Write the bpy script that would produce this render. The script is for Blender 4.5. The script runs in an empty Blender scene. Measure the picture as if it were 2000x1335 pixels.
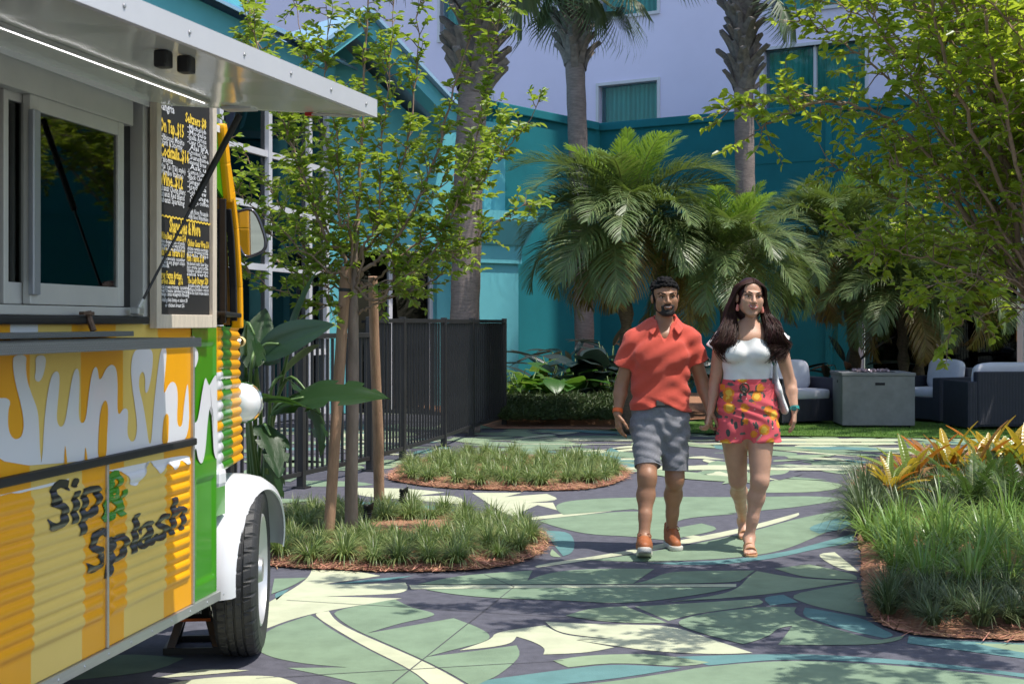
import bpy, bmesh, math, random
import numpy as np
from mathutils import Vector, Matrix, Euler, Quaternion

# ------------------------------------------------------------------ camera, sky, sun, exposure
SC = bpy.context.scene
COL = SC.collection
CAMH, FOC, HOR = 1.46, 2778.0, 630.0          # eye height (m), focal length and horizon in photograph pixels
cam_d = bpy.data.cameras.new('camera')
cam_d.sensor_width = 36.0
cam_d.lens = FOC / 2000.0 * 36.0
cam_d.shift_y = -(667.5 - HOR) / 2000.0
cam_d.clip_start, cam_d.clip_end = 0.05, 2000.0
cam_d.dof.use_dof = True
cam_d.dof.focus_distance = 8.6
cam_d.dof.aperture_fstop = 10.0
cam = bpy.data.objects.new('camera', cam_d)
cam.location = (0, 0, CAMH)
cam.rotation_euler = (math.pi / 2, 0, 0)
COL.objects.link(cam)
SC.camera = cam

SUN = Vector((0.352, -0.155, 0.923)).normalized()
world = bpy.data.worlds.new('World')
SC.world = world
world.use_nodes = True
wn = world.node_tree
wn.nodes.clear()
w_out = wn.nodes.new('ShaderNodeOutputWorld')
w_bg = wn.nodes.new('ShaderNodeBackground')
w_sky = wn.nodes.new('ShaderNodeTexSky')
w_sky.sky_type = 'NISHITA'
w_sky.sun_disc = False
w_sky.sun_elevation = math.asin(SUN.z)
w_sky.sun_rotation = math.atan2(SUN.x, SUN.y)
w_sky.air_density, w_sky.dust_density = 1.0, 1.4
w_bg.inputs['Strength'].default_value = 0.15
wn.links.new(w_sky.outputs[0], w_bg.inputs[0])
wn.links.new(w_bg.outputs[0], w_out.inputs[0])
sun_d = bpy.data.lights.new('sun', 'SUN')
sun_d.energy = 3.4
sun_d.angle = math.radians(0.53)
sun_d.color = (1.0, 0.955, 0.88)
sun = bpy.data.objects.new('sun', sun_d)
sun.rotation_euler = SUN.to_track_quat('Z', 'Y').to_euler()
sun.location = (6, -2, 15)
COL.objects.link(sun)
SC.view_settings.view_transform = 'Standard'
SC.view_settings.look = 'None'
SC.view_settings.exposure = 0.62
SC.view_settings.gamma = 1.0
SC.view_settings.use_curve_mapping = False
SC.cycles.max_bounces = 8
SC.cycles.transparent_max_bounces = 12
SC.cycles.caustics_reflective = False
SC.cycles.caustics_refractive = False

rng = random.Random(7)
nrg = np.random.default_rng(11)

# ------------------------------------------------------------------ helpers
def P(px, py, d):
    return Vector(((px - 1000.0) / FOC * d, d, CAMH - (py - HOR) / FOC * d))
def G(px, py, z=0.0):
    d = (CAMH - z) * FOC / (py - HOR)
    return Vector(((px - 1000.0) / FOC * d, d, z))

def srgb(r, g, b):
    f = lambda c: (c / 12.92 if c <= 0.04045 else ((c + 0.055) / 1.055) ** 2.4)
    return (f(r / 255.0), f(g / 255.0), f(b / 255.0))

MATS = {}
def mat(name, col, rough=0.6, metal=0.0, var=0.0, vscale=6.0, bump=0.0, bscale=60.0, spec=0.5,
        trans=0.0, coat=0.0, island=0.0, sheen=0.0, sss=0.0, col2=None, stretch=None, alpha=None, emit=None, tcol=None):
    """A procedural Principled material: noise colour variation, fine bump, per-leaf variation, translucency."""
    if name in MATS: return MATS[name]
    m = bpy.data.materials.new(name); m.use_nodes = True
    nt = m.node_tree; N = nt.nodes; L = nt.links
    b = N['Principled BSDF']; out = N['Material Output']
    b.inputs['Base Color'].default_value = (*col, 1)
    b.inputs['Roughness'].default_value = rough
    b.inputs['Metallic'].default_value = metal
    b.inputs['Specular IOR Level'].default_value = spec
    if coat: b.inputs['Coat Weight'].default_value = coat; b.inputs['Coat Roughness'].default_value = 0.06
    if sheen: b.inputs['Sheen Weight'].default_value = sheen
    if sss:
        b.inputs['Subsurface Weight'].default_value = sss
        b.inputs['Subsurface Radius'].default_value = (0.012, 0.005, 0.003)
        b.inputs['Subsurface Scale'].default_value = 1.0
    if emit:
        b.inputs['Emission Color'].default_value = (*emit[:3], 1); b.inputs['Emission Strength'].default_value = emit[3]
    tc = N.new('ShaderNodeTexCoord'); vec = tc.outputs['Object']
    if stretch:
        mp = N.new('ShaderNodeMapping'); mp.inputs['Scale'].default_value = stretch
        L.new(vec, mp.inputs['Vector']); vec = mp.outputs['Vector']
    csock = None
    if var or col2:
        n = N.new('ShaderNodeTexNoise'); n.inputs['Scale'].default_value = vscale
        n.inputs['Detail'].default_value = 6; n.inputs['Roughness'].default_value = 0.62
        L.new(vec, n.inputs['Vector'])
        mx = N.new('ShaderNodeMixRGB')
        c2 = col2 if col2 else tuple(c * (1 - var) for c in col)
        c1 = col if col2 else tuple(min(1, c * (1 + var)) for c in col)
        mx.inputs['Color1'].default_value = (*c1, 1); mx.inputs['Color2'].default_value = (*c2, 1)
        rp = N.new('ShaderNodeMapRange'); rp.inputs['From Min'].default_value = 0.32; rp.inputs['From Max'].default_value = 0.68
        L.new(n.outputs['Fac'], rp.inputs['Value']); L.new(rp.outputs['Result'], mx.inputs['Fac'])
        csock = mx.outputs['Color']
    if island:
        g = N.new('ShaderNodeNewGeometry')
        h = N.new('ShaderNodeHueSaturation')
        r1 = N.new('ShaderNodeMapRange'); r1.inputs['To Min'].default_value = 1 - island; r1.inputs['To Max'].default_value = 1 + island
        L.new(g.outputs['Random Per Island'], r1.inputs['Value']); L.new(r1.outputs['Result'], h.inputs['Value'])
        r2 = N.new('ShaderNodeMapRange'); r2.inputs['To Min'].default_value = 0.5 - 0.035 * island / 0.4; r2.inputs['To Max'].default_value = 0.5 + 0.02 * island / 0.4
        mt = N.new('ShaderNodeMath'); mt.operation = 'FRACT'; ml = N.new('ShaderNodeMath'); ml.operation = 'MULTIPLY'; ml.inputs[1].default_value = 7.31
        L.new(g.outputs['Random Per Island'], ml.inputs[0]); L.new(ml.outputs[0], mt.inputs[0]); L.new(mt.outputs[0], r2.inputs['Value'])
        L.new(r2.outputs['Result'], h.inputs['Hue'])
        if csock: L.new(csock, h.inputs['Color'])
        else: h.inputs['Color'].default_value = (*col, 1)
        csock = h.outputs['Color']
    if csock: L.new(csock, b.inputs['Base Color'])
    if bump:
        nb = N.new('ShaderNodeTexNoise'); nb.inputs['Scale'].default_value = bscale; nb.inputs['Detail'].default_value = 5
        L.new(vec, nb.inputs['Vector'])
        bp = N.new('ShaderNodeBump'); bp.inputs['Strength'].default_value = min(1, bump); bp.inputs['Distance'].default_value = 0.01
        L.new(nb.outputs['Fac'], bp.inputs['Height']); L.new(bp.outputs['Normal'], b.inputs['Normal'])
    if trans:
        t = N.new('ShaderNodeBsdfTranslucent'); t.inputs['Color'].default_value = (*(tcol or tuple(min(1, c * 1.6) for c in col)), 1)
        ms = N.new('ShaderNodeMixShader'); ms.inputs['Fac'].default_value = trans
        L.new(b.outputs[0], ms.inputs[1]); L.new(t.outputs[0], ms.inputs[2]); L.new(ms.outputs[0], out.inputs['Surface'])
    MATS[name] = m
    return m

def glass(name, tint=(0.75, 0.85, 0.85), clear=0.55, rough=0.02, ior=1.6):
    """Thin window pane: fresnel reflection over a tinted see-through pane."""
    if name in MATS: return MATS[name]
    m = bpy.data.materials.new(name); m.use_nodes = True
    nt = m.node_tree; N = nt.nodes; L = nt.links; N.remove(N['Principled BSDF'])
    tr = N.new('ShaderNodeBsdfTransparent'); tr.inputs['Color'].default_value = (*[c * clear for c in tint], 1)
    gl = N.new('ShaderNodeBsdfGlossy'); gl.inputs['Roughness'].default_value = rough; gl.inputs['Color'].default_value = (0.95, 1, 1, 1)
    fr = N.new('ShaderNodeFresnel'); fr.inputs['IOR'].default_value = ior
    ms = N.new('ShaderNodeMixShader')
    L.new(fr.outputs[0], ms.inputs[0]); L.new(tr.outputs[0], ms.inputs[1]); L.new(gl.outputs[0], ms.inputs[2])
    L.new(ms.outputs[0], N['Material Output'].inputs['Surface'])
    MATS[name] = m
    return m

class MB:
    """Collects shapes into one mesh."""
    def __init__(s): s.v = []; s.f = []; s.m = []
    def add(s, vs, fs, mi=0):
        o = len(s.v); s.v += [tuple(v) for v in vs]
        for f in fs: s.f.append(tuple(i + o for i in f)); s.m.append(mi)
        return s
    def box(s, c, size, rz=0.0, rot=None, mi=0, bev=0.0):
        hx, hy, hz = [x / 2 for x in size]
        M = (rot.to_matrix() if hasattr(rot, 'to_matrix') else rot) if rot is not None else Matrix.Rotation(rz, 3, 'Z')
        c = Vector(c)
        if bev <= 0:
            vs = [c + M @ Vector((x * hx, y * hy, z * hz)) for x in (-1, 1) for y in (-1, 1) for z in (-1, 1)]
            return s.add(vs, [(0, 1, 3, 2), (4, 6, 7, 5), (0, 4, 5, 1), (2, 3, 7, 6), (0, 2, 6, 4), (1, 5, 7, 3)], mi)
        b = min(bev, hx * .98, hy * .98, hz * .98)
        bm = bmesh.new(); bmesh.ops.create_cube(bm, size=1.0)
        for v in bm.verts: v.co = Vector((v.co.x * 2 * hx, v.co.y * 2 * hy, v.co.z * 2 * hz))
        bmesh.ops.bevel(bm, geom=bm.edges[:], offset=b, segments=2, affect='EDGES', profile=0.6)
        bm.verts.index_update()
        s.add([c + M @ v.co for v in bm.verts], [[v.index for v in f.verts] for f in bm.faces], mi); bm.free(); return s
    def tube(s, pts, rad, n=8, cap=True, mi=0, flat=None):
        pts = [Vector(p) for p in pts]
        if not hasattr(rad, '__len__'): rad = [rad] * len(pts)
        vs = []; fs = []; up = None
        for i, p in enumerate(pts):
            t = (pts[min(i + 1, len(pts) - 1)] - pts[max(i - 1, 0)]).normalized()
            if up is None:
                up = t.orthogonal().normalized() if flat is None else (Vector(flat) - t * t.dot(Vector(flat))).normalized()
            up = (up - t * t.dot(up)).normalized(); sd = t.cross(up)
            for k in range(n):
                a = 2 * math.pi * k / n
                vs.append(p + (up * math.cos(a) + sd * math.sin(a)) * rad[i])
        for i in range(len(pts) - 1):
            for k in range(n):
                fs.append((i * n + k, i * n + (k + 1) % n, (i + 1) * n + (k + 1) % n, (i + 1) * n + k))
        if cap: fs.append(tuple(range(n - 1, -1, -1))); fs.append(tuple(range((len(pts) - 1) * n, len(pts) * n)))
        return s.add(vs, fs, mi)
    def lathe(s, prof, n=24, M=None, mi=0):
        M = M or Matrix.Identity(4); vs = []; fs = []
        for (r, z) in prof:
            for k in range(n):
                a = 2 * math.pi * k / n; vs.append(M @ Vector((r * math.cos(a), r * math.sin(a), z)))
        for i in range(len(prof) - 1):
            for k in range(n):
                fs.append((i * n + k, i * n + (k + 1) % n, (i + 1) * n + (k + 1) % n, (i + 1) * n + k))
        return s.add(vs, fs, mi)
    def prism(s, poly, d0, d1, M=None, mi=0):
        """poly in local XY, extruded d0..d1 along local Z."""
        M = M or Matrix.Identity(4); n = len(poly)
        vs = [M @ Vector((x, y, d0)) for x, y in poly] + [M @ Vector((x, y, d1)) for x, y in poly]
        fs = [tuple(range(n - 1, -1, -1)), tuple(range(n, 2 * n))] + [(i, (i + 1) % n, n + (i + 1) % n, n + i) for i in range(n)]
        return s.add(vs, fs, mi)
    def mesh(s, name):
        me = bpy.data.meshes.new(name); me.from_pydata(s.v, [], s.f); return me
    def build(s, name, mats, parent=None, smooth=False, world=False, loc=None):
        me = s.mesh(name)
        mats = mats if isinstance(mats, (list, tuple)) else [mats]
        for m in mats: me.materials.append(m)
        if len(mats) > 1: me.polygons.foreach_set('material_index', s.m)
        fix_normals(me)
        if smooth: smooth_mesh(me, smooth)
        return link(name, me, parent, world, loc)

def fix_normals(me):
    bm = bmesh.new(); bm.from_mesh(me); bmesh.ops.recalc_face_normals(bm, faces=bm.faces[:]); bm.to_mesh(me); bm.free()
def smooth_mesh(me, ang=True):
    me.polygons.foreach_set('use_smooth', [True] * len(me.polygons))
    if ang is not True:
        try: me.set_sharp_from_angle(angle=math.radians(ang))
        except Exception: pass
    me.update()
def link(name, data, parent=None, world=False, loc=None):
    o = bpy.data.objects.new(name, data); COL.objects.link(o)
    if parent is not None:
        o.parent = parent
        if world:
            M = parent.matrix_basis.copy()
            if parent.parent is not None: M = parent.parent.matrix_basis @ parent.matrix_parent_inverse @ M
            o.matrix_parent_inverse = M.inverted()
    if loc is not None: o.location = loc
    return o
def np_mesh(name, V, F, mats, smooth=False):
    me = bpy.data.meshes.new(name)
    V = np.asarray(V, dtype=np.float32); F = np.asarray(F, dtype=np.int32); k = F.shape[1]
    me.vertices.add(len(V)); me.vertices.foreach_set('co', V.ravel())
    me.loops.add(F.size); me.loops.foreach_set('vertex_index', F.ravel())
    me.polygons.add(len(F)); me.polygons.foreach_set('loop_start', np.arange(0, F.size, k, dtype=np.int32))
    me.update(calc_edges=True)
    if smooth: me.polygons.foreach_set('use_smooth', np.ones(len(F), dtype=bool))
    for m in (mats if isinstance(mats, (list, tuple)) else [mats]): me.materials.append(m)
    me.validate()
    return me
def thing(name, label, cat, loc=(0, 0, 0), rz=0.0, group=None):
    o = bpy.data.objects.new(name, None); COL.objects.link(o)
    o.empty_display_size = 0.1
    o.location = loc; o.rotation_euler = (0, 0, rz)
    return tag(o, label, cat, group)
def tag(o, label=None, cat=None, group=None, kind=None):
    if label: o['label'] = label
    if cat: o['category'] = cat
    if group: o['group'] = group
    if kind: o['kind'] = kind
    return o
def copy_tree(o, parent=None):
    c = o.copy(); COL.objects.link(c); c.parent = parent
    if parent is not None: c.matrix_parent_inverse = o.matrix_parent_inverse.copy()
    for ch in list(o.children): copy_tree(ch, c)
    return c
def catmull(pts, n=6):
    pts = [Vector(p) for p in pts]; out = []
    for i in range(len(pts) - 1):
        p0 = pts[max(i - 1, 0)]; p1 = pts[i]; p2 = pts[i + 1]; p3 = pts[min(i + 2, len(pts) - 1)]
        for k in range(n):
            t = k / n
            out.append(0.5 * ((2 * p1) + (p2 - p0) * t + (2 * p0 - 5 * p1 + 4 * p2 - p3) * t * t + (3 * p1 - p0 - 3 * p2 + p3) * t ** 3))
    out.append(pts[-1]); return out
def chaikin(poly, it=2, sharp=75):
    """Rounds a closed 2-D outline but keeps its sharp tips."""
    for _ in range(it):
        n = len(poly); out = []
        for i in range(n):
            a, b, c = Vector(poly[i - 1]), Vector(poly[i]), Vector(poly[(i + 1) % n])
            u, v = (a - b), (c - b)
            if u.length < 1e-6 or v.length < 1e-6: continue
            ang = math.degrees(u.angle(v))
            if ang < sharp: out.append(tuple(b))
            else: out.append(tuple(b + u * 0.25)); out.append(tuple(b + v * 0.25))
        poly = out
    return poly
def inside(poly, x, y):
    r = False; n = len(poly); j = n - 1
    for i in range(n):
        xi, yi = poly[i][0], poly[i][1]; xj, yj = poly[j][0], poly[j][1]
        if (yi > y) != (yj > y) and x < (xj - xi) * (y - yi) / (yj - yi) + xi: r = not r
        j = i
    return r
def text_mesh(txt, size=1.0, offset=0.0, shear=0.0, align='LEFT', res=3, sx=1.0):
    """Outline lettering as a flat mesh (verts, faces) in XY."""
    c = bpy.data.curves.new('lettering', 'FONT'); c.body = txt; c.size = size; c.offset = offset; c.shear = shear
    c.align_x = align; c.resolution_u = res
    o = bpy.data.objects.new('lettering', c); COL.objects.link(o)
    dg = bpy.context.evaluated_depsgraph_get(); ev = o.evaluated_get(dg)
    me = bpy.data.meshes.new_from_object(ev)
    vs = [(v.co.x * sx, v.co.y) for v in me.vertices]; fs = [tuple(p.vertices) for p in me.polygons]
    bpy.data.objects.remove(o); bpy.data.curves.remove(c); bpy.data.meshes.remove(me)
    return vs, fs
# ------------------------------------------------------------------ ground and painted mural
M_SLATE = mat('paint_slate', (0.098, 0.097, 0.118), 0.75, var=0.2, vscale=14, bump=0.35, bscale=160, spec=0.3)
M_CREAM = mat('paint_cream', (0.49, 0.51, 0.35), 0.7, var=0.11, vscale=5, bump=0.25, bscale=160, spec=0.3)
M_GREEN = mat('paint_green', (0.19, 0.265, 0.175), 0.7, var=0.14, vscale=5, bump=0.25, bscale=160, spec=0.3)
M_LGREEN = mat('paint_light_green', (0.245, 0.32, 0.20), 0.7, var=0.13, vscale=5, bump=0.25, bscale=160, spec=0.3)
M_TEAL = mat('paint_teal', (0.11, 0.225, 0.22), 0.7, var=0.15, vscale=5, bump=0.25, bscale=160, spec=0.3)
M_JOINT = mat('joint_dark', (0.07, 0.07, 0.08), 0.9)
PAINT = {'C': M_CREAM, 'G': M_GREEN, 'L': M_LGREEN, 'T': M_TEAL, 'D': M_SLATE}

g = MB(); g.add([(-300, -300, -0.02), (300, -300, -0.02), (300, 300, -0.02), (-300, 300, -0.02)], [(0, 1, 2, 3)])
ground = g.build('ground', mat('ground_far', (0.16, 0.17, 0.13), 0.9, var=0.2, vscale=0.3)); tag(ground, kind='structure')
g = MB(); g.add([(-16, -6, 0), (9, -6, 0), (9, 21.6, 0), (-16, 24, 0)], [(0, 1, 2, 3)])
pave = g.build('pavement', M_SLATE); tag(pave, kind='structure')

MURAL = [
 ('C', [(610,1110),(697,1115),(743,1124),(690,1132),(631,1140),(720,1140),(792,1137),(799,1152),(771,1160),(634,1164),(785,1168),(652,1190),(606,1199),(560,1212),(526,1225),(470,1245),(440,1235),(500,1190),(531,1172),(582,1144),(604,1125)]),
 ('T', [(641,1141),(730,1130),(806,1124),(760,1134)]),
 ('G', [(606,1201),(526,1227),(500,1255),(508,1277),(582,1295),(680,1303),(561,1304),(645,1321),(701,1335),(780,1368),(850,1368),(834,1335),(802,1309),(715,1267),(645,1228),(620,1208)]),
 ('C', [(614,1197),(642,1193),(655,1212),(690,1232),(760,1262),(840,1297),(908,1335),(960,1370),(880,1370),(838,1335),(800,1305),(715,1264),(648,1224),(622,1207)]),
 ('G', [(648,1192),(771,1170),(802,1186),(851,1197),(844,1204),(780,1217),(715,1237),(800,1222),(886,1207),(935,1225),(960,1241),(949,1253),(895,1266),(830,1283),(920,1272),(1009,1260),(1019,1281),(974,1319),(946,1330),(925,1342),(883,1316),(816,1283),(740,1250),(690,1228),(660,1208)]),
 ('C', [(897,1270),(960,1249),(967,1234),(1065,1221),(1082,1232),(1112,1242),(1180,1247),(1125,1250),(1200,1264),(1145,1275),(1061,1278),(1066,1266),(1040,1252),(1009,1243),(1000,1256),(960,1264)]),
 ('C', [(1065,1214),(1170,1219),(1240,1220),(1313,1222),(1395,1250),(1470,1275),(1400,1278),(1275,1272),(1200,1261),(1130,1251),(1190,1247),(1110,1239),(1080,1229)]),
 ('L', [(1105,1202),(1155,1187),(1222,1184),(1262,1200),(1303,1216),(1240,1217),(1162,1212)]),
 ('G', [(1312,1217),(1360,1200),(1488,1184),(1556,1186),(1548,1198),(1588,1215),(1700,1248),(1724,1250),(1768,1240),(1758,1251),(1700,1260),(1520,1259),(1535,1240),(1548,1222),(1520,1226),(1500,1244),(1452,1258),(1380,1240)]),
 ('L', [(1240,1184),(1310,1180),(1482,1169),(1498,1180),(1360,1197),(1306,1212)]),
 ('T', [(1572,1186),(1610,1192),(1690,1208),(1716,1225),(1750,1240),(1728,1246),(1660,1232),(1600,1213),(1566,1202)]),
 ('G', [(1534,1160),(1676,1138),(1688,1180),(1692,1203),(1640,1194),(1576,1180)]),
 ('T', [(1488,1166),(1530,1161),(1560,1176),(1504,1182)]),
 ('L', [(1478,1115),(1560,1130),(1672,1134),(1530,1157),(1420,1168),(1308,1175),(1400,1163),(1442,1149),(1461,1127)]),
 ('C', [(1590,1082),(1630,1078),(1668,1108),(1676,1116),(1640,1112)]),
 ('L', [(1512,1110),(1580,1102),(1610,1108),(1672,1122),(1674,1132),(1570,1128)]),
 ('G', [(815,1141),(900,1123),(1040,1114),(1030,1134),(1060,1122),(1110,1113),(1200,1110),(1278,1111),(1236,1140),(1265,1134),(1300,1118),(1350,1115),(1474,1114),(1455,1128),(1438,1139),(1100,1141)]),
 ('G', [(830,1151),(1100,1148),(1436,1147),(1370,1161),(1222,1180),(1100,1172),(960,1168),(880,1160)]),
 ('C', [(799,1142),(1100,1142.5),(1438,1140),(1438,1145.5),(1100,1147),(803,1150)]),
 ('T', [(1320,1282),(1480,1277),(1600,1277),(1800,1291),(2000,1315),(2080,1324),(2080,1336),(1990,1320),(1800,1299),(1600,1287),(1500,1288),(1385,1299)]),
 ('G', [(1372,1302),(1500,1291),(1600,1290),(1800,1303),(2000,1326),(2120,1345),(2200,1550),(1000,1550),(930,1370),(1010,1350),(1200,1330),(1330,1310)]),
 ('T', [(925,1331),(1100,1307),(1200,1296),(1332,1304),(1200,1326),(1000,1345),(950,1345)]),
 ('L', [(1080,1290),(1145,1279),(1275,1276),(1385,1293),(1340,1302),(1200,1293),(1110,1303)]),
 ('T', [(1775,1242),(1860,1251),(2010,1257),(2080,1263),(2080,1296),(2000,1286),(1900,1273),(1772,1256)]),
 ('L', [(1902,1256),(2010,1259),(2080,1265),(2080,1280),(2000,1276)]),
 ('G', [(1087,996),(1086,985),(1115,977),(1200,972),(1330,970),(1440,971),(1600,968),(1650,975),(1560,990),(1450,1000),(1330,1010),(1237,994),(1100,1005)]),
 ('G', [(1050,1016),(1150,1004),(1237,997),(1440,1003),(1330,1012),(1316,1026),(1326,1030),(1370,1022),(1415,1034),(1300,1055),(1230,1047),(1150,1044),(1090,1030),(1060,1020)]),
 ('C', [(1030,1010),(1150,997),(1260,982),(1260,988),(1150,1004),(1030,1016)]),
 ('C', [(1145,1019),(1250,1031),(1370,1047),(1350,1050),(1240,1036),(1150,1022)]),
 ('C', [(1040,1104),(1200,1080),(1330,1054),(1450,1031),(1560,1001),(1562,1008),(1450,1040),(1330,1064),(1210,1085),(1050,1108)]),
 ('G', [(1150,1094),(1210,1087),(1330,1067),(1450,1043),(1560,1011),(1650,995),(1662,1020),(1600,1045),(1530,1075),(1450,1088),(1350,1094),(1250,1097)]),
 ('T', [(1260,1099),(1400,1096),(1530,1079),(1600,1060),(1668,1042),(1670,1060),(1600,1070),(1530,1087),(1440,1100),(1350,1104)]),
 ('T', [(1065,1036),(1112,1038),(1124,1060),(1118,1080),(1100,1086),(1080,1062)]),
 ('L', [(1078,1072),(1096,1088),(1072,1086)]),
 ('T', [(1570,1030),(1660,1005),(1664,1030),(1600,1042)]),
 ('L', [(1440,962),(1520,935),(1600,938),(1660,948),(1600,962)]),
 ('C', [(690,952),(790,953),(870,961),(804,969),(870,967),(892,969),(908,977),(898,984),(820,977),(690,968)]),
 ('T', [(690,980),(800,982),(900,996),(870,1000),(760,987),(690,984)]),
 ('G', [(690,987),(780,990),(860,1002),(900,1013),(920,1022),(690,1012)]),
 ('C', [(922,962),(1020,962),(986,970),(1068,964),(1098,976),(1028,982),(1080,981),(1088,996),(1050,986),(1016,1000),(1018,1011),(980,1002),(950,980)]),
 ('G', [(590,938),(700,940),(730,946),(690,950),(590,950)]),
 ('L', [(722,908),(790,902),(768,914),(735,917)]),
 ('C', [(380,1308),(420,1306),(487,1309),(420,1316),(300,1325)]),
 ('C', [(300,1340),(400,1323),(530,1318),(580,1333),(600,1352),(300,1365)]),
 ('G', [(536,1130),(600,1128),(565,1147),(530,1160)]),
 ('T', [(535,1158),(565,1150),(540,1172)]),
 ('G', [(100,1290),(250,1275),(360,1285),(300,1312),(120,1330)]),
]
def paint(poly3, code, z):
    b = MB(); b.add([(x, y, z) for x, y in poly3], [tuple(range(len(poly3)))])
    me = b.mesh('painted_leaf'); me.materials.append(PAINT[code])
    if len(me.polygons) and me.polygons[0].normal.z < 0: me.flip_normals()
    return link('painted_leaf', me, pave)
for i, (code, pts) in enumerate(MURAL):
    w = [tuple(G(x, y).xy) for x, y in pts]
    paint(chaikin(w, 2, 108), code, 0.0015 + 0.0002 * (i % 9))
def leaf_outline(cx, cy, L, W, ang, notch=True, r=rng):
    pts = []; n = 9
    for sgn in (1, -1):
        rngk = range(n + 1) if sgn == 1 else range(n - 1, 0, -1)
        for k in rngk:
            t = k / n; w = W * math.sin(math.pi * min(1, t ** 0.8)) * (0.5 if (notch and sgn == 1 and k in (4,)) else 1)
            pts.append((t * L - L / 2, sgn * w))
    c, s = math.cos(ang), math.sin(ang)
    return [(cx + x * c - y * s, cy + x * s + y * c) for x, y in pts]
# the mural goes on beyond the traced part: farther back, behind the fence and towards the viewer
lay = 0
BEDS_KEEP = []
def scatter_leaves(n, x0, x1, y0, y1, Ls, Ws, keep=lambda x, y: True):
    global lay
    k = 0
    while k < n:
        x = rng.uniform(x0, x1); y = rng.uniform(y0, y1)
        if not keep(x, y): continue
        k += 1; lay += 1
        L = rng.uniform(*Ls); W = rng.uniform(*Ws)
        paint(chaikin(leaf_outline(x, y, L, W, rng.uniform(0, 6.28)), 1, 80), rng.choice('GGLLCTGD'), 0.004 + 0.00012 * (lay % 34))
keepf = lambda x, y: not (-1.9 < x < 0.9 and y < 14.4)
scatter_leaves(360, -2.5, 7.5, 13.4, 20.2, (0.6, 1.8), (0.07, 0.26), keepf)
scatter_leaves(70, -11, -2.2, 8.0, 20, (0.9, 2.4), (0.2, 0.5), lambda x, y: x < -2.4 + (y - 10) * 0.12)
scatter_leaves(30, -7.5, 6.5, -4, 4.5, (1.2, 3), (0.3, 0.7))
# two long pale bands across the far paving
for (ya, yb, za) in ((911, 918, 0.0088), (859, 861.5, 0.0092), (866, 868, 0.0092)):
    pl = [G(960, ya + 2), G(1250, ya + 3), G(1500, ya - 2), G(1760, ya - 1), G(1760, yb + 2), G(1500, yb + 1), G(1250, yb), G(960, yb - 1)]
    paint(chaikin([tuple(p.xy) for p in pl], 2, 30), 'C', za)
dq = G(1604, 1103); b = MB(); b.lathe([(0, .0045), (.028, .0045), (.03, .0034)], 16, Matrix.Translation((dq.x, dq.y, 0))); b.build('drain_cap', M_JOINT, pave)
# saw-cut joints in the slab
def joint(a, b, w=0.006):
    A, B = G(*a), G(*b); n = (B - A).cross(Vector((0, 0, 1))).normalized() * w / 2
    m = MB(); m.add([A + n, B + n, B - n, A - n], [(0, 1, 2, 3)])
    for i, v in enumerate(m.v): m.v[i] = (v[0], v[1], 0.0036)
    m.build('saw_cut_joint', M_JOINT, pave)
joint((946,1122),(1005,1146)); joint((1003,1147),(767,1335)); joint((560,1172),(1100,1205)); joint((500,1325),(1100,1290)); joint((1490,1166),(1300,1174)); joint((1100,1205),(1420,1225))

# ------------------------------------------------------------------ planting beds, lawn
M_MULCH = mat('pine_straw_mulch', (0.26, 0.115, 0.06), 0.95, bump=1.0, bscale=90, col2=(0.44, 0.23, 0.13), vscale=40)
M_STRAW = mat('pine_straw', (0.50, 0.27, 0.155), 0.85, island=0.45)
BED = {
 'front': [(500,1104),(537,1108),(600,1112),(700,1116),(850,1119),(960,1112),(1035,1095),(1075,1066),(1060,1043),(990,1022),(900,1010),(820,1003),(700,1000),(600,1003),(520,1012),(470,1060)],
 'middle': [(752,933),(770,941),(850,953),(950,958),(1100,960),(1180,953),(1225,935),(1232,922),(1200,906),(1050,894),(900,891),(800,903)],
 'right': [(1658,936),(1668,1000),(1676,1060),(1686,1150),(1692,1190),(1712,1217),(1760,1238),(1850,1248),(2000,1253),(2250,1258),(2500,1200),(2400,900),(2000,880),(1800,886),(1690,905)],
}
bedpoly = {}
def straw(name, poly, n, h=0.03, parent=None):
    xs = [p[0] for p in poly]; ys = [p[1] for p in poly]
    V = []; F = []; k = 0
    while k < n:
        x = rng.uniform(min(xs), max(xs)); y = rng.uniform(min(ys), max(ys))
        if not inside(poly, x, y): continue
        a = rng.uniform(0, 6.28); L = rng.uniform(0.03, 0.08); w = 0.0024; tz = rng.uniform(-0.012, 0.02); ed = min(1.0, 6 * min((x - a) ** 2 + (y - c) ** 2 for a, c in poly[::3]) ** .5 / 1.2); z = .014 + (h - .014) * ed + rng.uniform(0, 0.012)
        c, s = math.cos(a) * L, math.sin(a) * L; nx, ny = -math.sin(a) * w, math.cos(a) * w
        o = len(V); V += [(x - c + nx, y - s + ny, z), (x - c - nx, y - s - ny, z), (x + c - nx, y + s - ny, z + tz), (x + c + nx, y + s + ny, z + tz)]
        F.append((o, o + 1, o + 2, o + 3)); k += 1
    o = link(name, np_mesh(name, V, F, M_STRAW), parent); tag(o, kind='stuff'); return o
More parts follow.
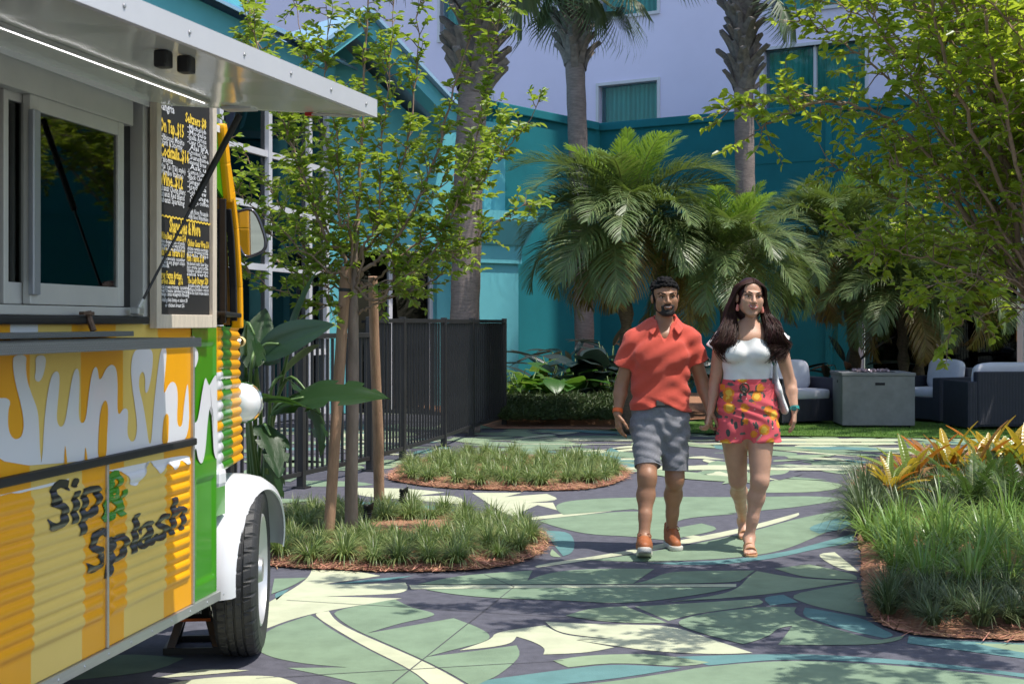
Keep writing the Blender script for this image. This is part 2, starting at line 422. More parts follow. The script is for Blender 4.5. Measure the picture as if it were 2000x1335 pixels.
for key, pts in BED.items():
    w = chaikin([tuple(G(x, y).xy) for x, y in pts], 4, 40); w = [(x + rng.uniform(-.014, .014), y + rng.uniform(-.014, .014)) for x, y in w]; bedpoly[key] = w
    b = MB(); n = len(w)
    cx = sum(p[0] for p in w) / n; cy = sum(p[1] for p in w) / n
    rings = [(1.0, 0.010), (0.988, 0.013), (0.93, 0.034), (0.5, 0.06)]
    vs = [(cx + (x - cx) * s, cy + (y - cy) * s, z) for s, z in rings for x, y in w] + [(cx, cy, 0.06)]
    fs = [(r * n + i, r * n + (i + 1) % n, (r + 1) * n + (i + 1) % n, (r + 1) * n + i) for r in range(len(rings) - 1) for i in range(n)]
    r = len(rings) - 1; fs += [(r * n + i, r * n + (i + 1) % n, len(vs) - 1) for i in range(n)]
    b.add(vs, fs); o = b.build('planting_bed', M_MULCH, smooth=True); tag(o, kind='structure')
    area = abs(sum(w[i - 1][0] * w[i][1] - w[i][0] * w[i - 1][1] for i in range(n))) / 2
    wx_ = [(cx + (x - cx) * 1.012, cy + (y - cy) * 1.012) for x, y in w]
    st = straw('pine_straw', wx_, int(min(14000, area * 3600)), 0.035, o)
# back bed along the teal wall and the lawn
b = MB(); b.add([(-0.25, 19.5, 0.014), (1.45, 19.3, 0.014), (1.6, 20.6, 0.02), (3.2, 21.4, 0.03), (10.0, 23.2, 0.03), (10, 26, 0.05), (2, 31, 0.06), (-1.6, 24, 0.06)], [tuple(range(8))])
o = b.build('back_bed', M_MULCH); tag(o, kind='structure')
M_LAWN = mat('lawn', (0.07, 0.15, 0.012), 0.8, var=0.35, vscale=30, bump=0.8, bscale=300)
b = MB(); b.add([(1.3, 19.25, 0.02), (3.0, 18.3, 0.02), (4.9, 17.9, 0.02), (12, 17.4, 0.02), (12, 24.0, 0.026), (3.2, 21.4, 0.026)], [tuple(range(6))])
lawn = b.build('lawn', M_LAWN); tag(lawn, kind='structure')
lp = [(1.3, 19.25), (3.0, 18.3), (4.9, 17.9), (8.2, 17.65), (8.2, 20.5), (3.0, 20.5)]
V = []; F = []
for k in range(14000):
    x = rng.uniform(1.3, 8.2); y = rng.uniform(17.6, 20.5)
    if not inside(lp, x, y): continue
    a = rng.uniform(0, 6.28); h = rng.uniform(0.015, 0.04); lx, ly = rng.uniform(-.015, .015), rng.uniform(-.015, .015); w = 0.0035
    c, s = math.cos(a) * w, math.sin(a) * w; o = len(V)
    V += [(x - c, y - s, 0.02), (x + c, y + s, 0.02), (x + lx, y + ly, 0.02 + h)]; F.append((o, o + 1, o + 2))
o = link('lawn_grass', np_mesh('lawn_grass', V, F, mat('lawn_blade', (0.09, 0.20, 0.02), 0.6, island=0.35, trans=0.25)), lawn); tag(o, kind='stuff')

# ------------------------------------------------------------------ buildings
M_TEALW = mat('teal_stucco_shaded', (0.010, 0.165, 0.195), 0.8, var=0.10, vscale=1.2, bump=0.25, bscale=90, spec=0.3)  # teal of the walls in shade, the shade put into a darker colour
M_TEALL = mat('teal_stucco_sunlit', (0.13, 0.45, 0.50), 0.75, var=0.06, vscale=1.2, bump=0.2, bscale=90, spec=0.3)  # the same teal where the sun falls, its light put into the colour
M_WHITEW = mat('white_stucco', (0.77, 0.72, 0.91), 0.85, var=0.03, vscale=0.7, bump=0.2, bscale=60, spec=0.3)
M_FRAMEW = mat('white_frame', (0.62, 0.62, 0.66), 0.5, var=0.03, vscale=4)
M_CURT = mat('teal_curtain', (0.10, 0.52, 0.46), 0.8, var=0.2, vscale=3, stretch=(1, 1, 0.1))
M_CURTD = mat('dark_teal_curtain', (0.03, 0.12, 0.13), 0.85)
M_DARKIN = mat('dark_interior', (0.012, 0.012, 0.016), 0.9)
M_GLASSD = glass('tinted_glass', (0.30, 0.42, 0.45), 0.55, ior=1.4)
M_GLASSH = glass('hotel_glass', (0.92, 0.98, 0.98), 0.95, ior=1.3)
M_ROOF = mat('pale_blue_roof', (0.28, 0.45, 0.60), 0.45, var=0.05, vscale=2)
def wall_frame(A, B):
    A = Vector((A[0], A[1], 0)); B = Vector((B[0], B[1], 0)); e = (B - A).normalized(); n = Vector((e.y, -e.x, 0))   # n points to the viewer's side
    return A, e, n, (B - A).length
def wbox(mb, fr, s0, s1, o0, o1, z0, z1, mi=0, bev=0):
    """box on a wall: s along, o out towards the viewer, z up"""
    A, e, n, L = fr
    R = Matrix((e, -n, Vector((0, 0, 1)))).transposed()
    c = A + e * ((s0 + s1) / 2) + n * ((o0 + o1) / 2) + Vector((0, 0, (z0 + z1) / 2))
    mb.box(c, (s1 - s0, abs(o1 - o0), z1 - z0), rot=R, mi=mi, bev=bev)
def wall_holes(mb, fr, s0, s1, z0, z1, o0, o1, holes):
    ss = sorted({s0, s1, *[h[0] for h in holes], *[h[1] for h in holes]}); zs = sorted({z0, z1, *[h[2] for h in holes], *[h[3] for h in holes]})
    for i in range(len(ss) - 1):
        run = None
        for j in range(len(zs) - 1):
            cs, cz = (ss[i] + ss[i + 1]) / 2, (zs[j] + zs[j + 1]) / 2
            hole = any(h[0] < cs < h[1] and h[2] < cz < h[3] for h in holes)
            if hole:
                if run is not None: wbox(mb, fr, ss[i], ss[i + 1], o0, o1, run, zs[j]); run = None
            elif run is None: run = zs[j]
        if run is not None: wbox(mb, fr, ss[i], ss[i + 1], o0, o1, run, zs[-1])
def window(parent, fr, s0, s1, z0, z1, depth=0.14, frame=0.07, mull=(), curtain=M_CURT, gl=M_GLASSH, proud=0.03, folds=9):
    b = MB()
    wbox(b, fr, s0 - frame, s1 + frame, -depth, proud, z1, z1 + frame, bev=.008); wbox(b, fr, s0 - frame, s1 + frame, -depth, proud + .03, z0 - frame, z0, bev=.008)
    wbox(b, fr, s0 - frame, s0, -depth, proud, z0, z1, bev=.008); wbox(b, fr, s1, s1 + frame, -depth, proud, z0, z1, bev=.008)
    for ms in mull: wbox(b, fr, ms - 0.03, ms + 0.03, -depth, -depth + .07, z0, z1)
    w = b.build('window', M_FRAMEW, parent, world=True)
    p = MB(); wbox(p, fr, s0 + .003, s1 - .003, -depth - 0.01, -depth, z0 + .003, z1 - .003); p.build('pane', gl, w, world=True)
    if curtain:
        A, e, n, L = fr; vs = []; fs = []; m = int((s1 - s0) * folds * 6)
        for k in range(m + 1):
            s = s0 + (s1 - s0) * k / m; off = -depth - 0.16 + 0.035 * math.sin(k * 2 * math.pi / 6 + 0.6 * math.sin(k * .13)) 
            q = A + e * s + n * off; vs += [(q.x, q.y, z0 - .05), (q.x, q.y, z1 + .05)]
        fs = [(2 * k, 2 * k + 2, 2 * k + 3, 2 * k + 1) for k in range(m)]
        c = MB(); c.add(vs, fs); c.build('curtain', curtain, w, smooth=True, world=True)
    return w
# hotel tower and its teal podium (they meet in an inner corner left of the date palms)
EDIR = Vector((0.84, -0.5426, 0)).normalized(); MBACK = Vector((0.5426, 0.84, 0)).normalized()
CORN = Vector((1.85, 29.7, 0))
tower = thing('hotel_tower', 'tall pale lavender white hotel tower above the teal podium wall', 'building', (4.0, 31.0, 0))
TB = CORN + MBACK * 1.2
fT = wall_frame(TB - EDIR * 22, TB + EDIR * 22)      # s=22 is at the corner
s0 = 22
Wn = []
def sat(px):   # where the viewer's ray through photo column px meets the tower wall
    k = (px - 1000) / FOC; A = fT[0]; e = fT[1]
    return (k * A.y - A.x) / (e.x - k * e.y)
wins = [(sat(1170), sat(1284), 5.15, 6.62), (sat(1172), sat(1284), 8.1, 9.75), (sat(1492), sat(1690), 5.45, 7.0), (sat(1508), sat(1700), 7.75, 9.4), (sat(860), sat(960), 8.1, 9.75), (sat(860), sat(960), 5.15, 6.62), (sat(1830), sat(1960), 5.45, 7.0), (sat(1830), sat(1960), 7.75, 9.4)]
b = MB(); wall_holes(b, fT, 0, 40, 3.0, 62, -0.3, 0.0, wins); b.build('wall', M_WHITEW, tower, world=True)
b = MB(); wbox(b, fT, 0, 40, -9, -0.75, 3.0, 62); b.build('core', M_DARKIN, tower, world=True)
for i, (a, c, z0, z1) in enumerate(wins):
    window(tower, fT, a, c, z0, z1, mull=((a + c) / 2,) if i in (2, 3) else ())
# podium: right wall with lounge glazing, left return wall
fR = wall_frame(CORN, CORN + EDIR * 16)
def satr(px, fr=fR):
    k = (px - 1000) / FOC; A = fr[0]; e = fr[1]
    return (k * A.y - A.x) / (e.x - k * e.y)
pod = thing('podium_wall', 'shaded teal stucco podium wall with capped parapet and dark lounge glazing', 'building', (5.0, 27.6, 0))
gl0, gl1 = satr(1672), 9.4
b = MB(); wall_holes(b, fR, 0, 16, 0, 5.45, -0.35, 0.0, [(gl0, gl1, 0.0, 3.0)]); b.build('wall', M_TEALW, pod, world=True)
b = MB(); wbox(b, fR, -0.2, 16, -0.45, 0.07, 5.45, 5.62, bev=.02); b.build('parapet_cap', M_TEALW, pod, world=True)
for zz in (3.45, 4.55):
    b = MB(); wbox(b, fR, 0.1, 16, 0.0, 0.012, zz, zz + 0.05); b.build('wall_band', M_TEALW, pod, world=True)
b = MB(); wbox(b, fR, satr(1620) - .06, satr(1620) + .06, 0, 0.06, 0, 5.44); b.build('pilaster', M_TEALW, pod, world=True)
for px in (1676, 1830, 1990):
    s = satr(px); b = MB(); wbox(b, fR, s - 0.05, s + 0.05, -0.2, -0.08, 0.02, 3.0); b.build('mullion', M_FRAMEW, pod, world=True)
for a, c in ((1680, 1826), (1834, 1986)):
    b = MB(); wbox(b, fR, satr(a) + .04, satr(c) - .04, -0.16, -0.15, 0.05, 2.98); b.build('pane', M_GLASSD, pod, world=True)
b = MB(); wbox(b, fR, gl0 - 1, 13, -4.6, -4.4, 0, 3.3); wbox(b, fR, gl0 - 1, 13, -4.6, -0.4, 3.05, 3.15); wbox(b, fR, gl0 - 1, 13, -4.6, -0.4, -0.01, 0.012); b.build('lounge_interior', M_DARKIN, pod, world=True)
A_, e_, n_, L_ = fR
for (pa, pb) in ((1690, 1770), (1780, 1822)):
    sa, sb = satr(pa), satr(pb); c = MB(); vs = []; m = 60
    for k in range(m + 1):
        q = A_ + e_ * (sa + (sb - sa) * k / m) + n_ * (-0.45 + 0.05 * math.sin(k * 1.05)); vs += [(q.x, q.y, 0.05), (q.x, q.y, 2.95)]
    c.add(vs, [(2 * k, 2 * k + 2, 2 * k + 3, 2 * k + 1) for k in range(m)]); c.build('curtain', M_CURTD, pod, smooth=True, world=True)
# table lamp inside the lounge
q = A_ + e_ * satr(1984) + n_ * (-0.9)
lamp = thing('table_lamp', 'amber drum shaded table lamp behind the lounge glass at right edge', 'lamp', (q.x, q.y, 0))
b = MB(); b.lathe([(0.19, 1.12), (0.23, 1.12), (0.23, 1.48), (0.21, 1.48)], 20, Matrix.Translation(q)); b.build('lamp_shade', mat('amber_shade', (0.55, 0.27, 0.07), 0.8, emit=(1.0, 0.45, 0.1, 0.10)), lamp, smooth=40, world=True)
b = MB(); b.lathe([(0.0, 0.72), (0.13, 0.72), (0.12, 0.76), (0.05, 0.82), (0.04, 1.1), (0.015, 1.15), (0.0, 1.3)], 14, Matrix.Translation(q)); b.build('lamp_base', mat('lamp_brass', (0.3, 0.2, 0.08), 0.4, metal=0.8), lamp, smooth=40, world=True)
b = MB(); b.box((q.x, q.y, 0.69), (0.8, 0.6, 0.04), bev=.01); [b.box((q.x + sx * .34, q.y + sy * .24, 0.34), (0.05, 0.05, 0.67)) for sx in (-1, 1) for sy in (-1, 1)]
o = b.build('side_table', mat('dark_wood', (0.05, 0.03, 0.02), 0.5)); tag(o, 'dark wooden side table under the amber lamp in the lounge', 'table')
# left return wall of the podium
LDIR = Vector((0.60, 0.80, 0)).normalized()
fL = wall_frame(CORN - LDIR * 9.2, CORN)
ret = thing('return_wall', 'teal stucco return wall receding behind the tall palm trunk', 'wall', tuple(CORN - LDIR * 4))
b = MB(); wbox(b, fL, 0, 9.2, -0.35, 0, 0, 5.45); b.build('wall', M_TEALW, ret, world=True)
b = MB(); wbox(b, fL, 0, 9.05, -0.45, 0.07, 5.45, 5.62, bev=.02); b.build('parapet_cap', M_TEALW, ret, world=True)
b = MB(); wbox(b, fL, 0.3, 9.1, 0.0, 0.012, 3.45, 3.5); b.build('wall_band', M_TEALW, ret, world=True)
# ------------------------------------------------------------------ entrance pavilion on the left
E0 = Vector((-2.95, 22.8, 0)); E1 = Vector((-0.12, 24.92, 0))
fE = wall_frame(E0, E1); LE = fE[3]
pav = thing('entrance_pavilion', 'teal entrance pavilion with gabled front, dark doorway and flared column', 'building', tuple((E0 + E1) / 2))
b = MB(); wall_holes(b, fE, 0, LE, 0, 4.95, -0.3, 0, [(0.42, 2.1, 0, 2.72)]); b.build('wall', M_TEALL, pav, world=True)
b = MB(); wbox(b, fE, 2.5, LE + 0.05, 0.0, 0.32, 0, 2.5); b.build('column', M_TEALL, pav, world=True)
b = MB()   # flared capital and fascia
A_, e_, n_, _L = fE
def ep(s, o, z): q = A_ + e_ * s + n_ * o; return (q.x, q.y, z)
vs = []
for (ds, do, z) in ((0.03, 0.38, 2.48), (0.03, 0.38, 2.78), (0.07, 0.42, 2.8), (0.20, 0.62, 3.2), (0.20, 0.62, 3.36)):
    vs += [ep(2.5 - ds, -0.05, z), ep(2.5 - ds, do, z), ep(LE + 0.05 + ds, do, z), ep(LE + 0.05 + ds, -0.05, z)]
fs = [(4 * i + k, 4 * i + (k + 1) % 4, 4 * i + 4 + (k + 1) % 4, 4 * i + 4 + k) for i in range(4) for k in range(4)] + [(0, 1, 2, 3), (16, 17, 18, 19)]
b.add(vs, fs); b.build('column_capital', M_TEALL, pav, world=True)
b = MB(); wbox(b, fE, 0.3, 2.5, 0.0, 0.12, 2.62, 2.86); b.build('door_fascia', M_TEALL, pav, world=True)
dr = MB(); [wbox(dr, fE, s, s + 0.07, -0.22, -0.12, 0.02, 2.7) for s in (0.42, 1.22, 2.03)]; wbox(dr, fE, 0.42, 2.1, -0.22, -0.12, 2.62, 2.72)
dr = dr.build('door', M_FRAMEW, pav, world=True)
for a, c in ((0.5, 1.21), (1.3, 2.02)):
    b = MB(); wbox(b, fE, a, c, -0.175, -0.165, 0.03, 2.61); b.build('pane', M_GLASSD, dr, world=True)
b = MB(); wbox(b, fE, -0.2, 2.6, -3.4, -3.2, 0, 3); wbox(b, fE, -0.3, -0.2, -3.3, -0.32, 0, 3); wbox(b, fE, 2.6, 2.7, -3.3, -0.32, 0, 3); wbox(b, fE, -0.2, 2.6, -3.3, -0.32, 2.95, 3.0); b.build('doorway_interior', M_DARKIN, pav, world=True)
# gable over the entrance
pk, hs, z0, z1, ov = 0.15, 1.95, 4.75, 6.3, 0.9
b = MB()
poly = [(pk - hs, z0), (pk - hs + .34, z0), (pk, z1 - .30), (pk + hs - .34, z0), (pk + hs, z0), (pk, z1)]
R4 = Matrix((e_, Vector((0, 0, 1)), n_)).transposed().to_4x4(); R4.translation = A_
b.prism(poly, 0.55, ov, R4); b.build('gable_trim', M_TEALL, pav, world=True)
for sg in (-1, 1):
    b = MB(); p2 = [(pk, z1 + .012), (pk + sg * (hs + .15), z0 - .10), (pk + sg * (hs + .15), z0 - .04), (pk, z1 + .08)]
    b.prism(p2 if sg == 1 else p2[::-1], -4.0, ov + .12, R4); b.build('gable_roof', M_ROOF, pav, world=True)
b = MB(); b.prism([(pk - hs + .3, z0), (pk + hs - .3, z0), (pk, z1 - .25)], -0.1, -0.02, R4); b.build('gable_wall', M_TEALL, pav, world=True)
# glazed hall beside it
H0 = Vector((-3.9 - 0.25 * 5, 14.0, 0)); H1 = E0 + Vector((-0.02, -0.05, 0))
fH = wall_frame(H0, H1); LH = fH[3]
hall = thing('glazed_hall', 'glass curtain wall hall with pale mullions behind the black fence', 'building', tuple((H0 + H1) / 2))
def sah(px): 
    k = (px - 1000) / FOC; A = fH[0]; e = fH[1]; return (k * A.y - A.x) / (e.x - k * e.y)
ms = [sah(x) for x in (332, 425, 521, 600, 634)]
for s in ms + [0.3, 1.5]:
    b = MB(); wbox(b, fH, s - 0.06, s + 0.06, -0.06, 0.06, 0, 5.2); b.build('mullion', M_FRAMEW, hall, world=True)
for z in (0.06, 1.0, 2.25, 3.12, 3.88, 5.15):
    b = MB(); wbox(b, fH, 0, LH, -0.05, 0.045, z - 0.045, z + 0.045); b.build('transom', M_FRAMEW, hall, world=True)
allm = sorted([0.3, 1.5] + ms)
for a, c in zip(allm, allm[1:]):
    b = MB(); wbox(b, fH, a + .06, c - .06, -0.012, -0.004, 0.05, 5.15); b.build('pane', M_GLASSD, hall, world=True)
b = MB(); wbox(b, fH, -1, LH, -5, -4.8, 0, 5.2); wbox(b, fH, -1, LH - .1, -5, -0.3, -0.01, 0.012); b.build('hall_interior', mat('teal_interior', (0.02, 0.09, 0.10), 0.9, var=.3, vscale=1), hall, world=True)
for k, px in enumerate((455, 480, 560, 578, 618)):
    sa = sah(px); c = MB(); vs = []; m = 24
    for j in range(m + 1):
        q = fH[0] + fH[1] * (sa + 0.35 * j / m) + fH[2] * (-0.5 + 0.05 * math.sin(j * 1.05)); vs += [(q.x, q.y, 0.05), (q.x, q.y, 5.0)]
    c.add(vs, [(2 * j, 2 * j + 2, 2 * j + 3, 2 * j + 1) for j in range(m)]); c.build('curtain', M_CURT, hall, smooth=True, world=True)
b = MB(); wbox(b, fH, -1, LH + .0, -0.35, 0.16, 5.2, 5.55); b.build('fascia', M_TEALL, hall, world=True)
b = MB(); A_, e_, n_, _L = fH
def hp(s, o, z): q = A_ + e_ * s + n_ * o; return (q.x, q.y, z)
b.add([hp(-1, .35, 5.56), hp(LH + .5, .35, 5.56), hp(LH + .5, -1.5, 6.35), hp(-1, -1.5, 6.35), hp(-1, .35, 5.6), hp(LH + .5, .35, 5.6), hp(LH + .5, -1.5, 6.4), hp(-1, -1.5, 6.4)], [(0, 1, 2, 3), (4, 5, 6, 7), (0, 1, 5, 4), (2, 3, 7, 6), (0, 3, 7, 4), (1, 2, 6, 5)])
roof = b.build('roof', M_ROOF, hall, world=True)
for k in range(14):
    s = -0.8 + k * 0.75; b = MB(); b.tube([hp(s, .35, 5.615), hp(s, -1.5, 6.415)], 0.022, 4); b.build('roof_seam', M_ROOF, roof, world=True)
b = MB(); wbox(b, fH, -1, LH + .5, -2.0, -1.52, 5.2, 8.2); b.build('upper_wall', M_TEALL, hall, world=True)

# ------------------------------------------------------------------ black picket fence
M_FENCE = mat('black_metal', (0.022, 0.021, 0.022), 0.5, spec=0.5, var=0.2, vscale=3)
fpts = [(-2.62, 10.0), (-2.25, 11.3), (-1.86, 12.56), (-1.40, 14.0), (-1.16, 15.08), (-0.80, 16.7), (-0.52, 18.35), (-0.11, 20.15)]
fence = thing('picket_fence', 'black metal picket fence running back behind the left bed', 'fence', (fpts[0][0], fpts[0][1], 0))
def fence_post(x, y, h, rz):
    b = MB(); b.box((x, y, h / 2), (0.065, 0.065, h), rz=rz, bev=.006); b.box((x, y, 0.008), (0.13, 0.13, 0.016), rz=rz)
    b.build('post', M_FENCE, fence, world=True)
picket = {}
for i in range(len(fpts) - 1):
    A = Vector((*fpts[i], 0)); B = Vector((*fpts[i + 1], 0)); D = B - A; L = D.length; rz = math.atan2(D.y, D.x)
    h = 1.36 if i < 3 else 1.50
    fence_post(A.x, A.y, h + .02, rz)
    if i == 3: fence_post(A.x + 0.03, A.y + .12, 1.52, rz)
    for z, t in ((h - .02, 0.045), (0.13, 0.04)):
        b = MB(); b.box((A + D / 2 + Vector((0, 0, z))), (L - .07, 0.05 if z > 1 else 0.04, t), rz=rz, bev=.004); b.build('rail', M_FENCE, fence, world=True)
    n = int(L / 0.105)
    if h not in picket:
        b = MB(); b.box((0, 0, (0.15 + h - .045) / 2), (0.022, 0.022, h - .045 - .15)); picket[h] = b.mesh('picket'); picket[h].materials.append(M_FENCE)
    for k in range(1, n):
        q = A + D * (k / n); o = link('picket', picket[h], fence, world=True); o.location = (q.x, q.y, 0); o.rotation_euler = (0, 0, rz)
fence_post(fpts[-1][0], fpts[-1][1], 1.52, 1.4)
# round the corner at the far end the fence runs on towards the building
A = Vector((*fpts[-1], 0)); B = Vector((-2.3, 21.6, 0)); D = B - A; L = D.length; rz = math.atan2(D.y, D.x)
for z in (1.48, 0.13):
    b = MB(); b.box((A + D / 2 + Vector((0, 0, z))), (L - .07, 0.045, 0.04), rz=rz); b.build('rail', M_FENCE, fence, world=True)
for k in range(1, int(L / .105)):
    q = A + D * (k * .105 / L); o = link('picket', picket[1.5], fence, world=True); o.location = (q.x, q.y, 0); o.rotation_euler = (0, 0, rz)

# path light beyond the fence
q = P(917, 640, 19.4)
pl = thing('path_light', 'slim black path light standing beyond the fence before the palm trunk', 'lamp', (q.x, q.y, 0))
b = MB(); b.tube([(q.x, q.y, 0), (q.x, q.y, 1.55)], 0.03, 10); b.build('post', M_FENCE, pl, world=True)
b = MB(); b.tube([(q.x, q.y, 1.52), (q.x, q.y, 1.56), (q.x, q.y, 1.8), (q.x, q.y, 1.82)], [0.035, 0.052, 0.052, 0.03], 12); b.tube([(q.x, q.y, 1.82), (q.x, q.y, 1.86)], 0.02, 10); b.build('lamp_head', M_FENCE, pl, world=True)

# ------------------------------------------------------------------ bed spotlights
M_BRONZE = mat('dark_bronze', (0.035, 0.035, 0.028), 0.45, metal=0.4, var=.3, vscale=20)
def spotlight(px, py_base, py_top, label):
    q = G(px, py_base); h = (py_base - py_top) / FOC * q.y
    t = thing('bed_spotlight', label, 'spotlight', (q.x, q.y, 0.03), group='spotlights in the front bed')
    b = MB(); b.tube([(0, 0, -0.02), (0, 0, h * .45)], 0.012, 8); b.build('stake', M_BRONZE, t)
    r = 0.034; T = Matrix.Translation((0, 0, h * .4)) @ Matrix.Rotation(0.10, 4, 'Y')
    b = MB(); prof = [(0.012, 0), (r * .8, 0.01)]
    for k in range(5): prof += [(r * .95, 0.02 + k * .016), (r * .7, 0.028 + k * .016)]
    prof += [(r, 0.105), (r, h * .42)]
    b.lathe(prof, 16, T); b.build('fin_body', M_BRONZE, t, smooth=35)
    b = MB(); n = 16; vs = []
    for zz, sl in ((h * .42, 0), (h * .56, 0.045)):
        for k in range(n):
            a = 2 * math.pi * k / n; vs.append(T @ Vector((r * math.cos(a), r * math.sin(a), zz + sl * math.cos(a) * .5)))
    vs2 = [T @ Vector((r * .86 * math.cos(2 * math.pi * k / n), r * .86 * math.sin(2 * math.pi * k / n), h * .56 + .022 * math.cos(2 * math.pi * k / n))) for k in range(n)]
    vs3 = [T @ Vector((r * .86 * math.cos(2 * math.pi * k / n), r * .86 * math.sin(2 * math.pi * k / n), h * .46)) for k in range(n)]
    b.add(vs + vs2 + vs3, [(i * n + k, i * n + (k + 1) % n, (i + 1) * n + (k + 1) % n, (i + 1) * n + k) for i in range(3) for k in range(n)] + [tuple(range(3 * n, 4 * n))])
    b.build('glare_shield', M_BRONZE, t, smooth=35)
spotlight(717, 1046, 992, 'dark bronze bed spotlight at the foot of the staked tree trunk')
spotlight(786, 1010, 960, 'dark bronze bed spotlight standing right of the staked tree')
q = G(1984, 985)
t = thing('bed_spotlight', 'small silver rimmed round spotlight among the ferns in the right bed', 'spotlight', (q.x, q.y, 0.05))
b = MB(); b.tube([(0, 0, -.02), (0, 0, .2)], 0.012, 8); b.build('stake', M_BRONZE, t)
b = MB(); b.lathe([(0.0, 0.1), (0.025, 0.1), (0.042, 0.0), (0.042, -0.03), (0.034, -0.03), (0.03, -0.005), (0.0, -0.005)], 16, Matrix.Translation((0, 0, .23)) @ Matrix.Rotation(-1.2, 4, 'X') @ Matrix.Rotation(math.pi, 4, 'X')); b.build('lamp_head', mat('steel_rim', (.5, .5, .5), .35, metal=.9), t, smooth=40)

# ------------------------------------------------------------------ lounge furniture on the lawn
def wicker():
    m = bpy.data.materials.new('navy_wicker'); m.use_nodes = True; N = m.node_tree.nodes; L = m.node_tree.links
    b = N['Principled BSDF']; b.inputs['Roughness'].default_value = 0.5
    tc = N.new('ShaderNodeTexCoord')
    w1 = N.new('ShaderNodeTexWave'); w1.inputs['Scale'].default_value = 22; w1.bands_direction = 'Z'
    w2 = N.new('ShaderNodeTexWave'); w2.inputs['Scale'].default_value = 15; w2.bands_direction = 'X'
    for w in (w1, w2): L.new(tc.outputs['Object'], w.inputs['Vector']); w.inputs['Distortion'].default_value = 0.4
    mu = N.new('ShaderNodeMath'); mu.operation = 'MULTIPLY'; L.new(w1.outputs['Fac'], mu.inputs[0]); L.new(w2.outputs['Fac'], mu.inputs[1])
    mx = N.new('ShaderNodeMixRGB'); mx.inputs[1].default_value = (0.012, 0.013, 0.022, 1); mx.inputs[2].default_value = (0.045, 0.048, 0.09, 1)
    L.new(mu.outputs[0], mx.inputs[0]); L.new(mx.outputs[0], b.inputs['Base Color'])
    bp = N.new('ShaderNodeBump'); bp.inputs['Distance'].default_value = 0.01; bp.inputs['Strength'].default_value = .8
    L.new(mu.outputs[0], bp.inputs['Height']); L.new(bp.outputs[0], b.inputs['Normal']); return m
M_WICK = wicker()
M_CUSH = mat('pale_cushion', (0.55, 0.55, 0.62), 0.9, var=0.05, vscale=5, bump=0.3, bscale=200, sheen=.2)
def cushion(mb, c, size, rot=None, puff=0.35):
    n = 7; vs = []; fs = []; hx, hy, hz = [s / 2 for s in size]; R = rot.to_matrix() if rot is not None else Matrix.Identity(3)
    def sgnp(t, e): return math.copysign(abs(t) ** e, t)
    nu, nv = 20, 12
    for i in range(nv + 1):
        ph = -math.pi / 2 + math.pi * i / nv
        for k in range(nu):
            th = 2 * math.pi * k / nu; e = puff
            x = sgnp(math.cos(ph), e) * sgnp(math.cos(th), e); y = sgnp(math.cos(ph), e) * sgnp(math.sin(th), e); z = sgnp(math.sin(ph), e * 1.2)
            vs.append(Vector(c) + R @ Vector((x * hx, y * hy, z * hz)))
    for i in range(nv):
        for k in range(nu): fs.append((i * nu + k, i * nu + (k + 1) % nu, (i + 1) * nu + (k + 1) % nu, (i + 1) * nu + k))
    mb.add(vs, fs)
def armchair(px0, px1, py_base, w, dpt, face, label, sh=0.42, bh=0.78):
    """wicker club chair: local x = width, faces local -y"""
    q = G((px0 + px1) / 2, py_base)
    t = thing('wicker_armchair', label, 'armchair', (q.x, q.y + dpt / 2, 0.022), face, group='wicker lounge seats on the lawn')
    b = MB(); b.box((0, 0.02, 0.2), (w - .26, dpt - .06, 0.32), bev=.015); b.build('seat_base', M_WICK, t)
    for sx in (-1, 1):
        b = MB(); b.box((sx * (w / 2 - .07), 0, 0.34), (0.14, dpt, 0.62), bev=.02); b.build('arm', M_WICK, t)
    b = MB(); b.box((0, dpt / 2 - .07, 0.42), (w - .27, 0.14, bh - .06), bev=.02); b.build('backrest', M_WICK, t)
    b = MB(); cushion(b, (0, -.05, sh), (w - .3, dpt - .2, 0.15), puff=.25); b.build('seat_cushion', M_CUSH, t, smooth=True)
    b = MB(); cushion(b, (0, dpt / 2 - .22, sh + .26), (w - .32, 0.17, 0.44), Euler((-.18, 0, 0)), puff=.38); b.build('back_cushion', M_CUSH, t, smooth=True)
    for sx in (-1, 1):
        for sy in (-1, 1):
            b = MB(); b.tube([(sx * (w / 2 - .08), sy * (dpt / 2 - .08), 0.0), (sx * (w / 2 - .08), sy * (dpt / 2 - .08), 0.05)], 0.025, 8); b.build('foot', M_FENCE, t)
    return t
armchair(1490, 1640, 832, 1.05, 0.85, 0.42, 'navy wicker armchair with pale cushions left of the concrete fire table')
armchair(1800, 1890, 828, 0.95, 0.85, -1.05, 'navy wicker armchair turned sideways just right of the fire table')
armchair(1885, 2090, 842, 1.5, 0.8, math.pi + .12, 'large navy wicker sofa seen from behind at the right edge')
M_CONC = mat('concrete_grey', (0.20, 0.20, 0.205), 0.85, var=0.12, vscale=7, bump=.2, bscale=120)
q = G(1726, 838); W = 140 / FOC * q.y
ft = thing('fire_table', 'grey concrete cube fire table between the wicker armchairs', 'table', (q.x - .04, q.y + W / 2, 0.022), -0.06)
b = MB(); b.box((0, 0, 0.37), (W, W, 0.68), bev=.008); b.build('body', M_CONC, ft)
b = MB(); b.box((0, 0, 0.732), (W + .02, W + .02, 0.04), bev=.006); b.build('top', M_CONC, ft)
b = MB(); b.box((0, 0, 0.015), (W - .1, W - .1, 0.03)); b.build('plinth', M_DARKIN, ft)
b = MB(); b.box((0.02, -W / 2 - .001, 0.60), (0.13, 0.012, 0.035), bev=.004); b.build('handle_slot', M_DARKIN, ft)
b = MB(); b.box((-W / 2 - .001, -.1, 0.62), (0.012, 0.035, 0.035), bev=.004); b.build('gas_knob', M_DARKIN, ft)
